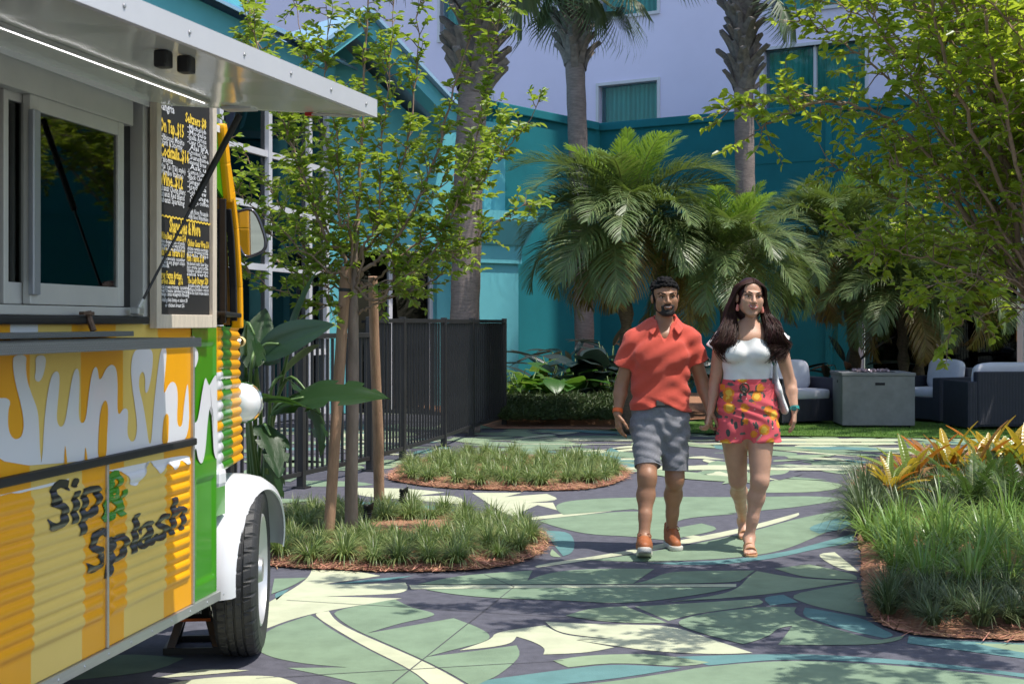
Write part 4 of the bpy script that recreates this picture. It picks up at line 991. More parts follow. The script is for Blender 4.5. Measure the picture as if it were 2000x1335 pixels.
# wing: white fender over the wheel
WH = P(0, 0, 6.33); 
wc = Vector(((478 - 1000) / FOC * 6.28, 6.28, 0.37))          # wheel centre in the world
w_ = (wc - TL) / KS; wu, wv, wz = w_.dot(TU), w_.dot(TV), w_.z
R0 = .425 / KS; V = []; arcs = [math.radians(a) for a in range(8, 192, 4)]
prof = [(-.20, -.01), (-.10, .0), (-.02, -.002), (.045, -.014), (.085, -.04), (.10, -.075), (.092, -.078), (.075, -.045), (.04, -.024), (-.02, -.012), (-.20, -.02)]
for a in arcs:
    k = max(0, (math.radians(60) - a) / math.radians(52)) ** 2; kk = max(0, (a - math.radians(120)) / math.radians(56)); kq = min(1, max(0, (a - math.radians(85)) / math.radians(95))) ** .6
    for (v, dr) in prof:
        rr = R0 + dr - kk * .0; 
        V.append(T(wu + math.cos(a) * rr * (1.02 if a < 1.57 else .98), wv + v * (1 - .35 * k) + (.0 * kq * (.10 - v) / .30), wz + math.sin(a) * rr))
n = len(prof); b = MB(); b.add(V, [(j * n + i, j * n + i + 1, (j + 1) * n + i + 1, (j + 1) * n + i) for j in range(len(arcs) - 1) for i in range(n - 1)] + [tuple(range(n)), tuple((len(arcs) - 1) * n + k for k in range(n))])
fend = b.build('front_wing', mat('white_paint', (.74, .74, .75), .3, coat=.5), truck, smooth=60)
b = MB(); tbox(b, U_CAB + .005, U_CAB + .10, -.10, .012, .74, .82, bev=.02); b.build('wing_fillet', mat('white_paint', (.74,) * 3), fend)
# wheel, steered a little to the left
whl = bpy.data.objects.new('front_wheel', None); COL.objects.link(whl); whl.parent = truck; whl.location = T(wu, wv - .01, wz); whl.scale = (1 / KS,) * 3
whl.rotation_euler = (0, 0, math.radians(14))
def tyre():
    n = 216; w = .092; R = .37
    prof = [(-.075, .235), (-.09, .27), (-.096, .30), (-.092, .335), (-.08, .356), (-.072, .3635), (-.040, .369), (-.038, .361), (-.031, .361), (-.029, .3695), (-.004, .370), (-.002, .361), (.004, .361), (.006, .370), (.029, .3695), (.031, .361), (.038, .361), (.040, .369), (.072, .3635), (.08, .356), (.092, .335), (.096, .30), (.09, .27), (.075, .235)]
    V = []; 
    for k in range(n):
        a = 2 * math.pi * k / n
        for i, (y, r) in enumerate(prof):
            ph = (k + (2 if abs(y) > .05 else 0)) % 6; rr = r
            if abs(y) >= .039 and r > .345 and ph in (0,): rr = r - .007
            if .005 < abs(y) < .03 and r > .365 and (k + 3 + int(abs(y) * 100)) % 6 == 0: rr = r - .004
            V.append((rr * math.cos(a), y, rr * math.sin(a)))
    m = len(prof); F = [(k * m + i, k * m + i + 1, ((k + 1) % n) * m + i + 1, ((k + 1) % n) * m + i) for k in range(n) for i in range(m - 1)]
    b = MB(); b.add(V, F); return b
ty = tyre().build('tyre', mat('tyre_rubber', (.028, .028, .029), .55, bump=.2, bscale=200, var=.15, vscale=12), whl)
RY = Matrix.Rotation(math.pi / 2, 4, 'X')
b = MB(); b.lathe([(.245, -.06), (.25, .02), (.245, .085), (.236, .088), (.225, .06), (.20, .035), (.15, .03), (.09, .055), (.06, .065), (0, .066)], 40, RY); b.build('rim', mat('rim_silver', (.55, .55, .55), .35, metal=.5), whl, smooth=40)
b = MB(); b.lathe([(.0, .092), (.05, .088), (.06, .066)], 20, RY); [b.lathe([(0, .05), (.012, .05), (.013, .03)], 8, Matrix.Translation((.12 * math.cos(k * 1.2566), 0, .12 * math.sin(k * 1.2566))) @ RY) for k in range(5)]; b.build('hub_cap', M_ALU, whl, smooth=40)
b = MB(); b.tube([T(wu, wv - .1, wz), T(wu, wv - 1.5, wz)], .04, 10); tbox(b, REAR + .2, U_CAB, -1.3, -1.2, .3, .42); tbox(b, REAR + .2, U_CAB, -.5, -.4, .27, .36); b.build('chassis', M_RUB, truck)
# off-side front wheel and rear wheels
for (u, v) in ((wu, wv - 1.62), (-2.0, -.14), (-2.0, -1.8)):
    o = link('wheel', ty.data, truck); o.location = T(u, v, wz); o.scale = (1 / KS,) * 3
    r = link('rim', bpy.data.objects['rim'].data, o)
# headlamp and sidelight
q = tp(470, 786, 6.62)
b = MB(); b.lathe([(0, -.085), (.035, -.083), (.07, -.065), (.088, -.03), (.093, .0), (.097, .02), (.098, .03)], 28, Matrix.Translation(q) @ Matrix.Rotation(math.pi / 2, 4, 'Y') @ Matrix.Rotation(-.05, 4, 'X')); hl = b.build('headlamp', mat('white_paint', (.74, .74, .75), .3), truck, smooth=50)
b = MB(); b.lathe([(.098, .028), (.105, .03), (.105, .045), (.095, .05)], 28, Matrix.Translation(q) @ Matrix.Rotation(math.pi / 2, 4, 'Y')); b.build('chrome_rim', mat('chrome', (.8, .8, .8), .12, metal=1), hl, smooth=50)
b = MB(); b.lathe([(0.0, .062), (.06, .058), (.095, .047)], 28, Matrix.Translation(q) @ Matrix.Rotation(math.pi / 2, 4, 'Y')); b.build('lens', mat('lamp_lens', (.8, .8, .8), .1), hl, smooth=50)
b = MB(); b.tube([q + Vector((-.06, .0, -.07)), q + Vector((-.08, .02, -.16))], .02, 10); b.build('headlamp_stalk', mat('white_paint', (.74,) * 3), hl)
q = tp(466, 667, 6.55)
b = MB(); b.tube([q + Vector((-.0, .03, 0)), q + Vector((.02, 0, 0))], .015, 10); sl_ = b.build('sidelight', mat('chrome', (.8, .8, .8), .12, metal=1), truck, smooth=40)
b = MB(); b.lathe([(0, .03), (.015, .026), (.024, .012), (.026, 0), (.02, -.01)], 14, Matrix.Translation(q + Vector((.03, 0, 0))) @ Matrix.Rotation(math.pi / 2, 4, 'Y')); b.build('lens', mat('amber_lens', (.75, .55, .25), .2), sl_, smooth=40)
# wing mirror
pc = tp(485, 455, 6.05)
mpts = [(450, 424), (462, 413), (490, 407), (502, 420), (511, 442), (519, 468), (518, 486), (506, 495), (482, 503), (472, 494), (460, 462)]
m3 = [tp(x, y, 6.05 + (x - 485) * .00004 + (y - 455) * .00013) for x, y in chaikin(mpts, 2, 10)]
cen = sum(m3, Vector()) / len(m3); fwd = T(.03, 0, 0)
b = MB(); n = len(m3); vs = [p for p in m3] + [p + fwd for p in m3] + [cen + (p - cen) * .7 + fwd * 1.8 for p in m3]
b.add(vs, [(i, (i + 1) % n, n + (i + 1) % n, n + i) for i in range(n)] + [(n + i, n + (i + 1) % n, 2 * n + (i + 1) % n, 2 * n + i) for i in range(n)] + [tuple(range(2 * n, 3 * n))]); mir = b.build('wing_mirror', M_RUB, truck, smooth=40)
b = MB(); b.tube(m3 + [m3[0], m3[1]], .007, 8, cap=False); b.build('mirror_rim', mat('dark_chrome', (.10, .10, .12), .25, metal=.8), mir, smooth=True)
b = MB(); b.add([cen + (p - cen) * .97 - fwd * .02 for p in m3], [tuple(range(n))]); mg = b.build('mirror_glass', mat('mirror', (.75, .77, .77), .02, metal=1.0), mir)
b = MB(); b.tube([tp(452, 416, 6.07), tp(446, 410, 6.04), tp(440, 412, 6.0)], .010, 8); b.tube([tp(460, 470, 6.07), tp(452, 480, 6.05), tp(447, 482, 6.0)], .006, 8); b.build('mirror_arm', M_RUB, mir)
# jack stand under the sill
q = G(390, 1272); 
js = thing('jack_stand', 'black steel jack stand with orange stripe under the truck sill', 'jack stand', (q.x - .03, q.y + .08, 0), .1); js.scale = (1.25, 1.25, 1.15)
b = MB()
for sx in (-1, 1):
    for sy in (-1, 1): b.box((sx * .055, sy * .055, .11), (.028, .028, .25), rot=Euler((sy * .28, -sx * .28, 0)))
for z, w in ((.012, .2), (.14, .11)):
    for sx in (-1, 1): b.box((sx * w / 2, 0, z), (.012, w, .025)); b.box((0, sx * w / 2, z), (w, .012, .025))
b.build('legs', M_WBK, js)
b = MB(); b.box((0, -.068, .165), (.10, .008, .09), rot=Euler((.28, 0, 0))); b.box((0, .0, .19), (.08, .08, .05), bev=.008); pl_ = b.build('top_plate', M_WBK, js)
b = MB(); b.box((0, -.0855, .128), (.115, .004, .012), rot=Euler((.28, 0, 0))); b.build('orange_stripe', mat('orange_print', (.6, .12, .02), .5), js)
b = MB(); b.tube([(0, 0, .2), (0, 0, .25)], .02, 10); b.box((0, 0, .253), (.07, .05, .012)); b.build('post', M_WBK, js)
for txt, sz, x, z in (('3', .036, -.034, .150), ('TON', .017, -.012, .150)):
    vs, fs = text_mesh(txt, sz, .001); b = MB(); b.add([Euler((.28, 0, 0)).to_matrix() @ Vector((vx, -.0, vy)) + Vector((x, -.079, z)) for vx, vy in vs], fs); b.build('white_lettering', M_WWH, pl_)

# ------------------------------------------------------------------ menu board hanging on the truck side
u0, zb = S(309, 641, .05); u1, _ = S(426, 641, .05); zt = 2.50; MV = .02
mbq = T(u0, .03, zb) * KS; mbw = Matrix.Translation(TL) @ Matrix.Rotation(math.atan2(TU.y, TU.x), 4, 'Z')
board = thing('menu_board', 'tall black chalkboard menu in pale wooden frame on the truck side', 'menu board', tuple(mbw @ mbq), math.atan2(TU.y, TU.x)); board.scale = (KS, KS, KS)
BW, BH = u1 - u0, zt - zb; M_PINE = mat('pale_pine', (.62, .53, .42), .65, var=.12, vscale=8, stretch=(6, 6, 1), bump=.15)
M_SLATEB = mat('chalkboard', (.017, .016, .017), .6, var=.2, vscale=5)
FW = .045
b = MB(); b.box((FW / 2, 0, BH / 2), (FW, .03, BH), bev=.003); b.build('frame_stile', M_PINE, board)
b = MB(); b.box((BW - FW / 2, 0, BH / 2), (FW, .03, BH), bev=.003); b.build('frame_stile', M_PINE, board)
for z in (FW * .6, BH - FW * .6):
    b = MB(); b.box((BW / 2, .001, z), (BW - 2 * FW, .028, FW * 1.2), bev=.003); b.build('frame_rail', M_PINE, board)
b = MB(); b.box((BW / 2, .006, BH / 2), (BW - 2 * FW + .004, .01, BH - .05)); slab = b.build('chalk_panel', M_SLATEB, board)
M_CHY = mat('chalk_yellow', (.85, .58, .06), .8); M_CHW = mat('chalk_white', (.72, .72, .74), .8)
ymb, wmb = MB(), MB()
iw = BW - 2 * FW
def chalk(mb, txt, x, ytop, wfrac, h, bold=.02, tilt=0.0):
    """x, ytop in fractions of the panel (from top left); lettering stretched to wfrac of its width, h high"""
    vs, fs = text_mesh(txt, 1.0, bold, res=1); xs = [v[0] for v in vs]; x0, w = min(xs), max(xs) - min(xs)
    ytp = ytop
    out = []
    for vx, vy in vs:
        q = (vx - x0) / w; out.append((FW + iw * (x + wfrac * q) , -.0015, zpx(ytp) + vy / .72 * h + tilt * q * wfrac * iw))
    c_ = MB(); c_.add(out, fs); c_.build('chalk_lettering', M_CHY if mb is ymb else M_CHW, slab)
def zpx(y): return CAMH - (y - HOR) / FOC * 5.72 - zb       # photo row -> height on the board
rows_y = [('On Tap..$15', .03, 268, .44, .052), ('Cocktails..$16', .03, 315, .54, .048), ('Wine..$12', .03, 369, .42, .05), ('Seltzers $8', .50, 235, .42, .040), ('Shareables & More', .20, 456, .60, .055),
          ('White Bean Hummus $14', .03, 471, .48, .028), ('Chicken Caesar Wrap $16', .54, 478, .44, .028), ('Ahi Tuna Tartare $17', .03, 502, .46, .03), ('Fish Tacos $18', .53, 508, .34, .03), ('Frog Farms Artisan', .03, 545, .40, .028), ('Green Salad    $16', .03, 556, .42, .026), ('The Lady Burger $20', .54, 552, .42, .028)]
for t_, x, y, w, h in rows_y: chalk(ymb, t_, x, y, w, h, .03)
rows_w = [('Sangria', .03, 228, .26, .034), ('-Hibiscus Mojito', .02, 284, .46, .026), ('-Dark & Stormy', .02, 294, .42, .026), ('-Paloma', .02, 326, .24, .026), ('-Mai Tai (Tiki style)', .02, 338, .48, .022), ('-Mambo Italiano', .02, 350, .44, .026), ('Lubanzi Chenin Blanc', .02, 380, .48, .025), ('Lubanzi Red Blend', .02, 391, .46, .025), ('Lubanzi Sparkling', .02, 402, .46, .025),
          ('-High Noon Pineapple', .56, 414, .40, .022), ('-High Noon Watermelon', .56, 424, .40, .022)]
for k, s_ in enumerate(['-Michelob', '-Modelo', '-Stella Artois', '-Cigar City Jai', 'Alai IPA', '-Crooked Can', 'Sunshine', '-Seasonal Brew', 'Ask us', '-Lemon Lime', '-Black Cherry', '-Ginger Ale', '-Iced Tea', '-Cold Brew', 'Orange', 'Large coffee']): rows_w.append((s_, .54 + (.05 if s_[0] != '-' else 0), 247 + k * 9.8, .38, .021))
for k, s_ in enumerate(['white beans olive oil garlic', 'lemon tahini warm pita', 'grilled vegetables']): rows_w.append((s_, .03, 479 + k * 6.5, .46, .016))
for k, s_ in enumerate(['chicken romaine parmesan', 'caesar dressing tortilla', 'house chips']): rows_w.append((s_, .54, 486 + k * 6.5, .42, .016))
for k, s_ in enumerate(['sesame avocado cucumber', 'wonton soy ginger crisps', 'chili']): rows_w.append((s_, .03, 511 + k * 7, .46 if k < 2 else .16, .017))
for k, s_ in enumerate(['blackened mahi slaw lime', 'pico crema corn tortilla', 'cilantro pickled onion', 'salsa verde']): rows_w.append((s_, .53, 516 + k * 7, .43, .017))
for k, s_ in enumerate(['local greens tomato cucumber', 'goat cheese candied pecans', 'orange citrus vinaigrette dressing']): rows_w.append((s_, .03, 565 + k * 7, .54, .017))
for k, s_ in enumerate(['double patty cheddar', 'lettuce tomato onion', 'brioche bun house sauce']): rows_w.append((s_, .55, 560 + k * 7, .42, .017))
rows_w += [('-Add grilled shrimp or salmon $8', .06, 590, .48, .017), ('or chicken breast $6', .12, 600, .36, .017)]
for t_, x, y, w, h in rows_w: chalk(wmb, t_, x, y, w, h, .012)
for y in (428, 622):
    vs = []; m = 60
    for k in range(m + 1): vs += [(FW + iw * k / m, -.0016, zpx(y) + .003 * math.sin(k * 1.7) - .0035), (FW + iw * k / m, -.0016, zpx(y) + .003 * math.sin(k * 1.7) + .0035)]
    c_ = MB(); c_.add(vs, [(2 * k, 2 * k + 2, 2 * k + 3, 2 * k + 1) for k in range(m)]); c_.build('chalk_rule', M_CHY, slab)
# ------------------------------------------------------------------ foliage tools
def leaf_arrays(pos, dirs, nrm, L, Wd, fold=0.25, droop=0.18):
    """Folded six-corner leaves: pos/dirs/nrm (N,3), L, Wd (N). Two quads each."""
    pos = np.asarray(pos, float); d = np.asarray(dirs, float); n = np.asarray(nrm, float)
    d = d / np.linalg.norm(d, axis=1)[:, None]
    n = n - d * (n * d).sum(1)[:, None]; n = n / (np.linalg.norm(n, axis=1)[:, None] + 1e-9)
    s = np.cross(d, n); L = np.asarray(L)[:, None]; Wd = np.asarray(Wd)[:, None]
    up = n * (Wd * fold)
    b = pos; t = pos + d * L - n * L * droop
    l1 = pos + d * L * .35 + s * Wd * .5 + up; l2 = pos + d * L * .72 + s * Wd * .38 + up * .6 - n * L * droop * .45
    r1 = pos + d * L * .35 - s * Wd * .5 + up; r2 = pos + d * L * .72 - s * Wd * .38 + up * .6 - n * L * droop * .45
    V = np.stack([b, l1, l2, t, r2, r1], 1).reshape(-1, 3); k = np.arange(len(pos))[:, None] * 6
    F = np.concatenate([k + np.array([0, 1, 2, 3]), k + np.array([0, 3, 4, 5])], 0)
    return V, F
def rv(r=nrg): 
    v = r.normal(size=3); return v / np.linalg.norm(v)
M_BARK = mat('grey_brown_bark', (.27, .18, .125), .85, var=.3, vscale=30, bump=.6, bscale=60, stretch=(1, 1, .25))
M_LEAFA = mat('crape_leaf', (.15, .235, .03), .38, island=.45, trans=.42, spec=.55, tcol=(.42, .56, .05))
M_LEAFB = mat('crape_leaf_near', (.16, .24, .03), .33, island=.45, trans=.52, spec=.6, tcol=(.52, .64, .05))
def grow_tree(root, limbs, depth0, leaf_len, leaf_mat, seed, n_tw, tw_len, lpt, trunk=None, start=.3, keep=None, r0=.02):
    """limbs: list of (photo polyline, depth offset at tip, base radius). Adds limb parts and one foliage part."""
    r = np.random.default_rng(seed)
    if not trunk: limbs = [(p_, d_, r_ * .62) for p_, d_, r_ in limbs]
    base = Vector(root.location); pos = []; dr = []; nm = []; ll = []
    tw = MB()
    for (pl, dy, rad) in limbs:
        if trunk: pl = [(pl[0][0], pl[0][1] + r.uniform(-75, 25)), (pl[0][0] + (pl[1][0] - pl[0][0]) * .45, min(pl[0][1], pl[1][1] + r.uniform(0, 40)))] + list(pl[1:]); rad *= .72
        m = len(pl); pts = [P(x, y, depth0 + dy * (i / (m - 1)) ** .8) for i, (x, y) in enumerate(pl)]
        cv = catmull(pts, 6); n = len(cv)
        cv = [p + Vector(r.normal(size=3) * .008) if 0 < i < n - 1 else p for i, p in enumerate(cv)]
        rr = [rad * (1 - .82 * i / (n - 1)) for i in range(n)]
        b = MB(); b.tube(cv, rr, 7); b.build('limb', M_BARK, root, smooth=True, world=True)
        length = sum((cv[i + 1] - cv[i]).length for i in range(n - 1))
        for k in range(int(n_tw * length)):
            t = start + (1 - start) * r.random() ** .8; i = min(n - 2, int(t * (n - 1))); p = cv[i].lerp(cv[i + 1], t * (n - 1) - i)
            ax = (cv[i + 1] - cv[i]).normalized(); d = Vector(rv(r)); d = (d + ax * .7 + Vector((0, 0, .15))).normalized()
            Lw = tw_len * r.uniform(.35, 1.0) * (1.1 - .4 * t)
            q = [p]; dd = d.copy()
            for s in range(5):
                dd = (dd + Vector(rv(r)) * .22 + Vector((0, 0, .02))).normalized(); q.append(q[-1] + dd * Lw / 5)
            tw.tube(q, [.0045, .004, .0032, .0025, .002, .0012], 3, cap=False)
            # side sprays of leaves, two rows
            for s in range(int(lpt * Lw / tw_len) + 3):
                f = .15 + .85 * r.random(); j = min(4, int(f * 5)); a = q[j].lerp(q[j + 1], f * 5 - j); tx = (q[j + 1] - q[j]).normalized()
                sd = tx.cross(Vector((0, 0, 1)) + Vector(rv(r)) * .35)
                if sd.length < 1e-3: continue
                sd.normalize(); sg = 1 if r.random() < .5 else -1
                d3 = (sd * sg + tx * r.uniform(.2, .9) + Vector(rv(r)) * .3)
                if keep and not keep(a): continue
                pos.append(a); dr.append(d3); nm.append(Vector((0, 0, 1)) + Vector(rv(r)) * .75); ll.append(leaf_len * r.uniform(.55, 1.15))
    tag(tw.build('twigs', M_BARK, root, smooth=True, world=True), kind='stuff')
    ll = np.array(ll); V, F = leaf_arrays(pos, dr, nm, ll, ll * r.uniform(.42, .58, len(ll)))
    o = link('foliage', np_mesh('foliage', V, F, leaf_mat), root, world=True); tag(o, kind='stuff')
    print('leaves', len(ll)); return o
# ---- left tree, tied to two stakes
tb = G(687, 1054)
ltree = thing('crape_myrtle_tree', 'slender multi limbed green tree tied between wooden stakes in left bed', 'tree', tuple(tb))
cv = catmull([tb + Vector((0, 0, -.03)), tb + Vector((0, 0, .03)), P(686, 950, 9.54), P(689, 820, 9.54), P(690, 700, 9.54), P(690, 590, 9.54), P(694, 510, 9.54), P(700, 430, 9.56)], 5)
b = MB(); rr = [max(.014, .050 - .0006 * i - max(0, i - 24) * .0032) * (1.15 if i < 4 else 1) for i in range(len(cv))]; b.tube(cv, rr, 12); b.build('trunk', mat('smooth_bark', (.26, .19, .15), .8, var=.25, vscale=14, bump=.4, bscale=40, stretch=(1, 1, .3)), ltree, smooth=True, world=True)
D0 = 9.54
LL = [([(690,590),(693,500),(700,400),(706,260),(718,60),(722,-120)], .15, .030), ([(690,585),(640,470),(598,360),(560,250),(505,100),(470,-60)], -.25, .020), ([(690,575),(655,480),(590,345),(545,205),(485,20),(470,-60)], .5, .017),
      ([(693,560),(725,480),(770,400),(800,250),(815,100),(822,-80)], .3, .019), ([(695,575),(745,500),(800,430),(842,330),(880,200),(925,40),(940,-90)], -.35, .022), ([(695,570),(760,520),(850,445),(930,360),(1000,280),(1055,195)], .2, .016),
      ([(690,600),(640,595),(580,580),(520,555),(472,520)], -.3, .012), ([(695,600),(760,582),(830,560),(890,500),(960,440),(1030,395)], -.15, .014), ([(690,585),(650,540),(590,500),(520,455),(455,420)], .35, .012), ([(690,570),(665,430),(660,300),(640,150),(640,-40)], -.55, .015),
      ([(694,560),(760,450),(840,380),(930,300),(990,250)], .7, .011), ([(690,590),(620,520),(560,420),(500,330),(440,270)], .0, .013), ([(695,560),(735,440),(745,300),(760,140),(770,-60)], -.4, .014), ([(694,590),(770,560),(840,500),(880,420),(925,300),(960,120),(985,-20)], -.5, .016),
      ([(690,600),(630,560),(570,530),(510,490),(465,470)], .1, .012), ([(690,590),(640,530),(560,460),(490,400),(440,370)], -.5, .012), ([(695,590),(770,540),(830,470),(900,400),(960,340)], -.3, .012), ([(690,580),(670,500),(620,420),(590,330),(570,230)], .25, .012),
      ([(692,560),(700,470),(650,330),(610,180),(580,20),(560,-80)], .7, .013), ([(700,570),(780,555),(850,520),(905,470)], .6, .010)]
grow_tree(ltree, LL, D0, .066, M_LEAFA, 5, 24, .33, 17, start=.27, trunk=True)
M_STAKE = mat('stake_timber', (.42, .25, .15), .75, var=.2, vscale=7, stretch=(5, 5, .7), bump=.4, bscale=50, col2=(.27, .15, .09))
for (bs, tp_, dt, lab) in (((641, 1062), (676, 521), 9.5, 'leaning square timber tree stake left of the trunk with black strap'), ((741, 1003), (728, 540), 10.6, 'rounded timber tree stake right of the trunk')):
    q = G(*bs); t = thing('tree_stake', lab, 'stake', tuple(q), group='stakes holding the left tree')
    top = P(tp_[0], tp_[1], dt)
    b = MB()
    if dt < 10:
        d = (top - q); b.tube([q - d * .02, q.lerp(top, .3), q.lerp(top, .7), top], .037, 4 if False else 12, flat=(1, 0, 0))
    else: b.tube([q - Vector((0, 0, .03)), q.lerp(top, .35) + Vector((.008, 0, 0)), q.lerp(top, .7), top], [.042, .040, .037, .035], 12)
    b.build('pole', M_STAKE, t, smooth=50, world=True)
    if dt < 10:
        s_ = q.lerp(top, .915); b = MB(); b.tube([s_ - (top - q) * .006, s_ + (top - q) * .006], .041, 12); b.build('strap', M_RUB, t, world=True)
# ---- right tree, trunk just outside the picture
def sunny(a):      # the crown leaves the couple's path in the sun
    x, y = a.x - (a.z - .9) * .381, a.y + (a.z - .9) * .168
    return not (.45 < x < 2.1 and 8.6 < y < 9.6)
rtree = thing('crape_myrtle_tree', 'spreading leafy green tree arching in from the right over the planting bed', 'tree', (2.95, 7.5, .04))
b = MB(); c2 = catmull([(2.95, 7.5, -.02), (2.93, 7.5, .5), (2.96, 7.48, 1.0), (2.86, 7.5, 1.5)], 5); b.tube(c2, [.07 - .0012 * i for i in range(len(c2))], 10); b.build('trunk', M_BARK, rtree, smooth=True, world=True)
RT = [(2040, 640)]
RL = [([(2060,620),(1990,560),(1900,440),(1800,300),(1700,230),(1590,190),(1500,195),(1410,222)], .25, .030), ([(2060,620),(1960,500),(1860,360),(1760,250),(1640,200),(1560,215),(1500,240),(1470,262)], -.3, .020), ([(2060,620),(1970,470),(1900,300),(1840,140),(1780,0),(1740,-120)], .3, .028),
      ([(2060,620),(1980,440),(1950,260),(1930,80),(1900,-120),(1890,-300)], -.5, .028), ([(2060,610),(1980,540),(1880,470),(1770,400),(1690,350),(1620,325)], .4, .016), ([(2060,610),(1960,560),(1860,520),(1780,500),(1690,470),(1640,440)], -.3, .014),
      ([(2060,630),(2000,590),(1930,575),(1850,580),(1790,575)], .3, .012), ([(2060,600),(1940,430),(1830,250),(1700,120),(1610,60),(1560,40)], .7, .020), ([(2060,600),(2000,380),(1990,200),(2000,0),(2010,-250)], .2, .026), ([(2060,600),(1980,400),(1880,210),(1760,80),(1660,20),(1590,-20)], .1, .018),
      ([(2060,600),(1990,430),(1900,250),(1830,60),(1800,-150),(1780,-320)], -1.0, .024), ([(2060,600),(2010,430),(1960,200),(1900,-60),(1850,-300)], -1.6, .024), ([(2060,620),(2000,520),(1900,350),(1800,180),(1720,60),(1680,-60)], -.7, .018), ([(2060,620),(1980,600),(1900,620),(1840,650)], .1, .010),
      ([(2060,600),(1980,350),(1850,100),(1700,-100),(1600,-250),(1540,-340)], -.2, .024), ([(2060,600),(1980,300),(1800,0),(1620,-160),(1480,-280),(1380,-380)], .3, .024), ([(2060,600),(1980,300),(1800,-60),(1600,-260),(1430,-420)], -.9, .024), ([(2060,600),(2000,300),(1850,-100),(1700,-400),(1600,-600)], .5, .026), ([(2060,600),(2030,300),(1960,-100),(1900,-450)], -.6, .026),
      ([(2080,600),(2120,400),(2200,200),(2260,0)], .5, .024), ([(2080,600),(2150,420),(2280,250),(2380,150)], -.4, .020),
      ([(2060,600),(1950,480),(1870,420),(1800,350),(1730,310)], -.6, .012), ([(2060,610),(1960,520),(1900,470),(1840,430),(1760,440)], .8, .012), ([(2060,600),(1970,420),(1930,330),(1860,280),(1790,210)], .5, .014)]
RL += [([(2060,615),(1990,545),(1930,505),(1850,480),(1760,470),(1700,500)], -.15, .012), ([(2060,615),(2000,560),(1950,540),(1890,545),(1810,560)], -.4, .011), ([(2060,600),(1990,480),(1940,380),(1900,330),(1820,310),(1740,330)], .2, .012), ([(2060,600),(2000,450),(1970,350),(1950,200),(1880,100),(1820,60)], .6, .013), ([(2060,600),(1990,500),(1950,440),(1900,400),(1850,370)], -.3, .012), ([(2060,610),(2010,560),(1980,480),(1960,420)], .1, .011)]
RL += [([(2070, 580), (2040, 250), (1980 + 30 * k, 60 - 20 * (k % 5)), (1850 + 55 * k, -60 - 45 * (k % 6))], (-1.7, -1.3, -.9, -.5, -.1, .3, -2.0, -1.1, -.7, -.3, -1.5, .1, -.9, -1.9)[k], .018) for k in range(14)]
RL += [([(2070, 580), (2150, 250), (2300 + 60 * k, -50 - 60 * k), (2250 + 150 * (k % 4), -250 - 70 * k)], (-2.3, -1.6, -.9, -.2, .5, -2.8, -1.2, .2, -.6, -1.9)[k], .022) for k in range(10)]
RL += [([(2060,590),(1950,200),(1750,-200),(1550,-450),(1400,-560)], -.4, .02), ([(2060,590),(1980,150),(1850,-300),(1650,-600),(1480,-720)], .1, .02), ([(2060,590),(1980,200),(1800,-150),(1560,-330),(1350,-430)], .7, .02), ([(2060,590),(2000,150),(1900,-350),(1800,-650)], -1.0, .02), ([(2060,590),(1960,150),(1700,-220),(1450,-380),(1250,-460)], -.2, .02), ([(2060,590),(1990,200),(1850,-200),(1680,-480)], -1.3, .02)]
grow_tree(rtree, RL, 7.5, .066, M_LEAFB, 9, 18, .36, 16, start=.22, keep=sunny)

# more trees of the same kind farther right: one is added to shade the lounge, two mirror in the truck window
for (x, y, rz, sc, lab) in ((8.1, 19.9, .2, 1.45, 'leafy tree added behind the sofa to shade the lounge seats'), (6.7, 13.4, 3.0, 1.1, 'leafy tree beyond the right edge mirrored in the truck window'), (11.0, 15.5, 4.0, 1.3, 'tall leafy tree farther right mirrored in the truck window')):
    c = copy_tree(rtree); c.location = (x, y, .03); c.rotation_euler = (0, 0, rz); c.scale = (sc,) * 3; c['label'] = lab; c['group'] = 'crape myrtle trees on the right'
rtree['group'] = 'crape myrtle trees on the right'
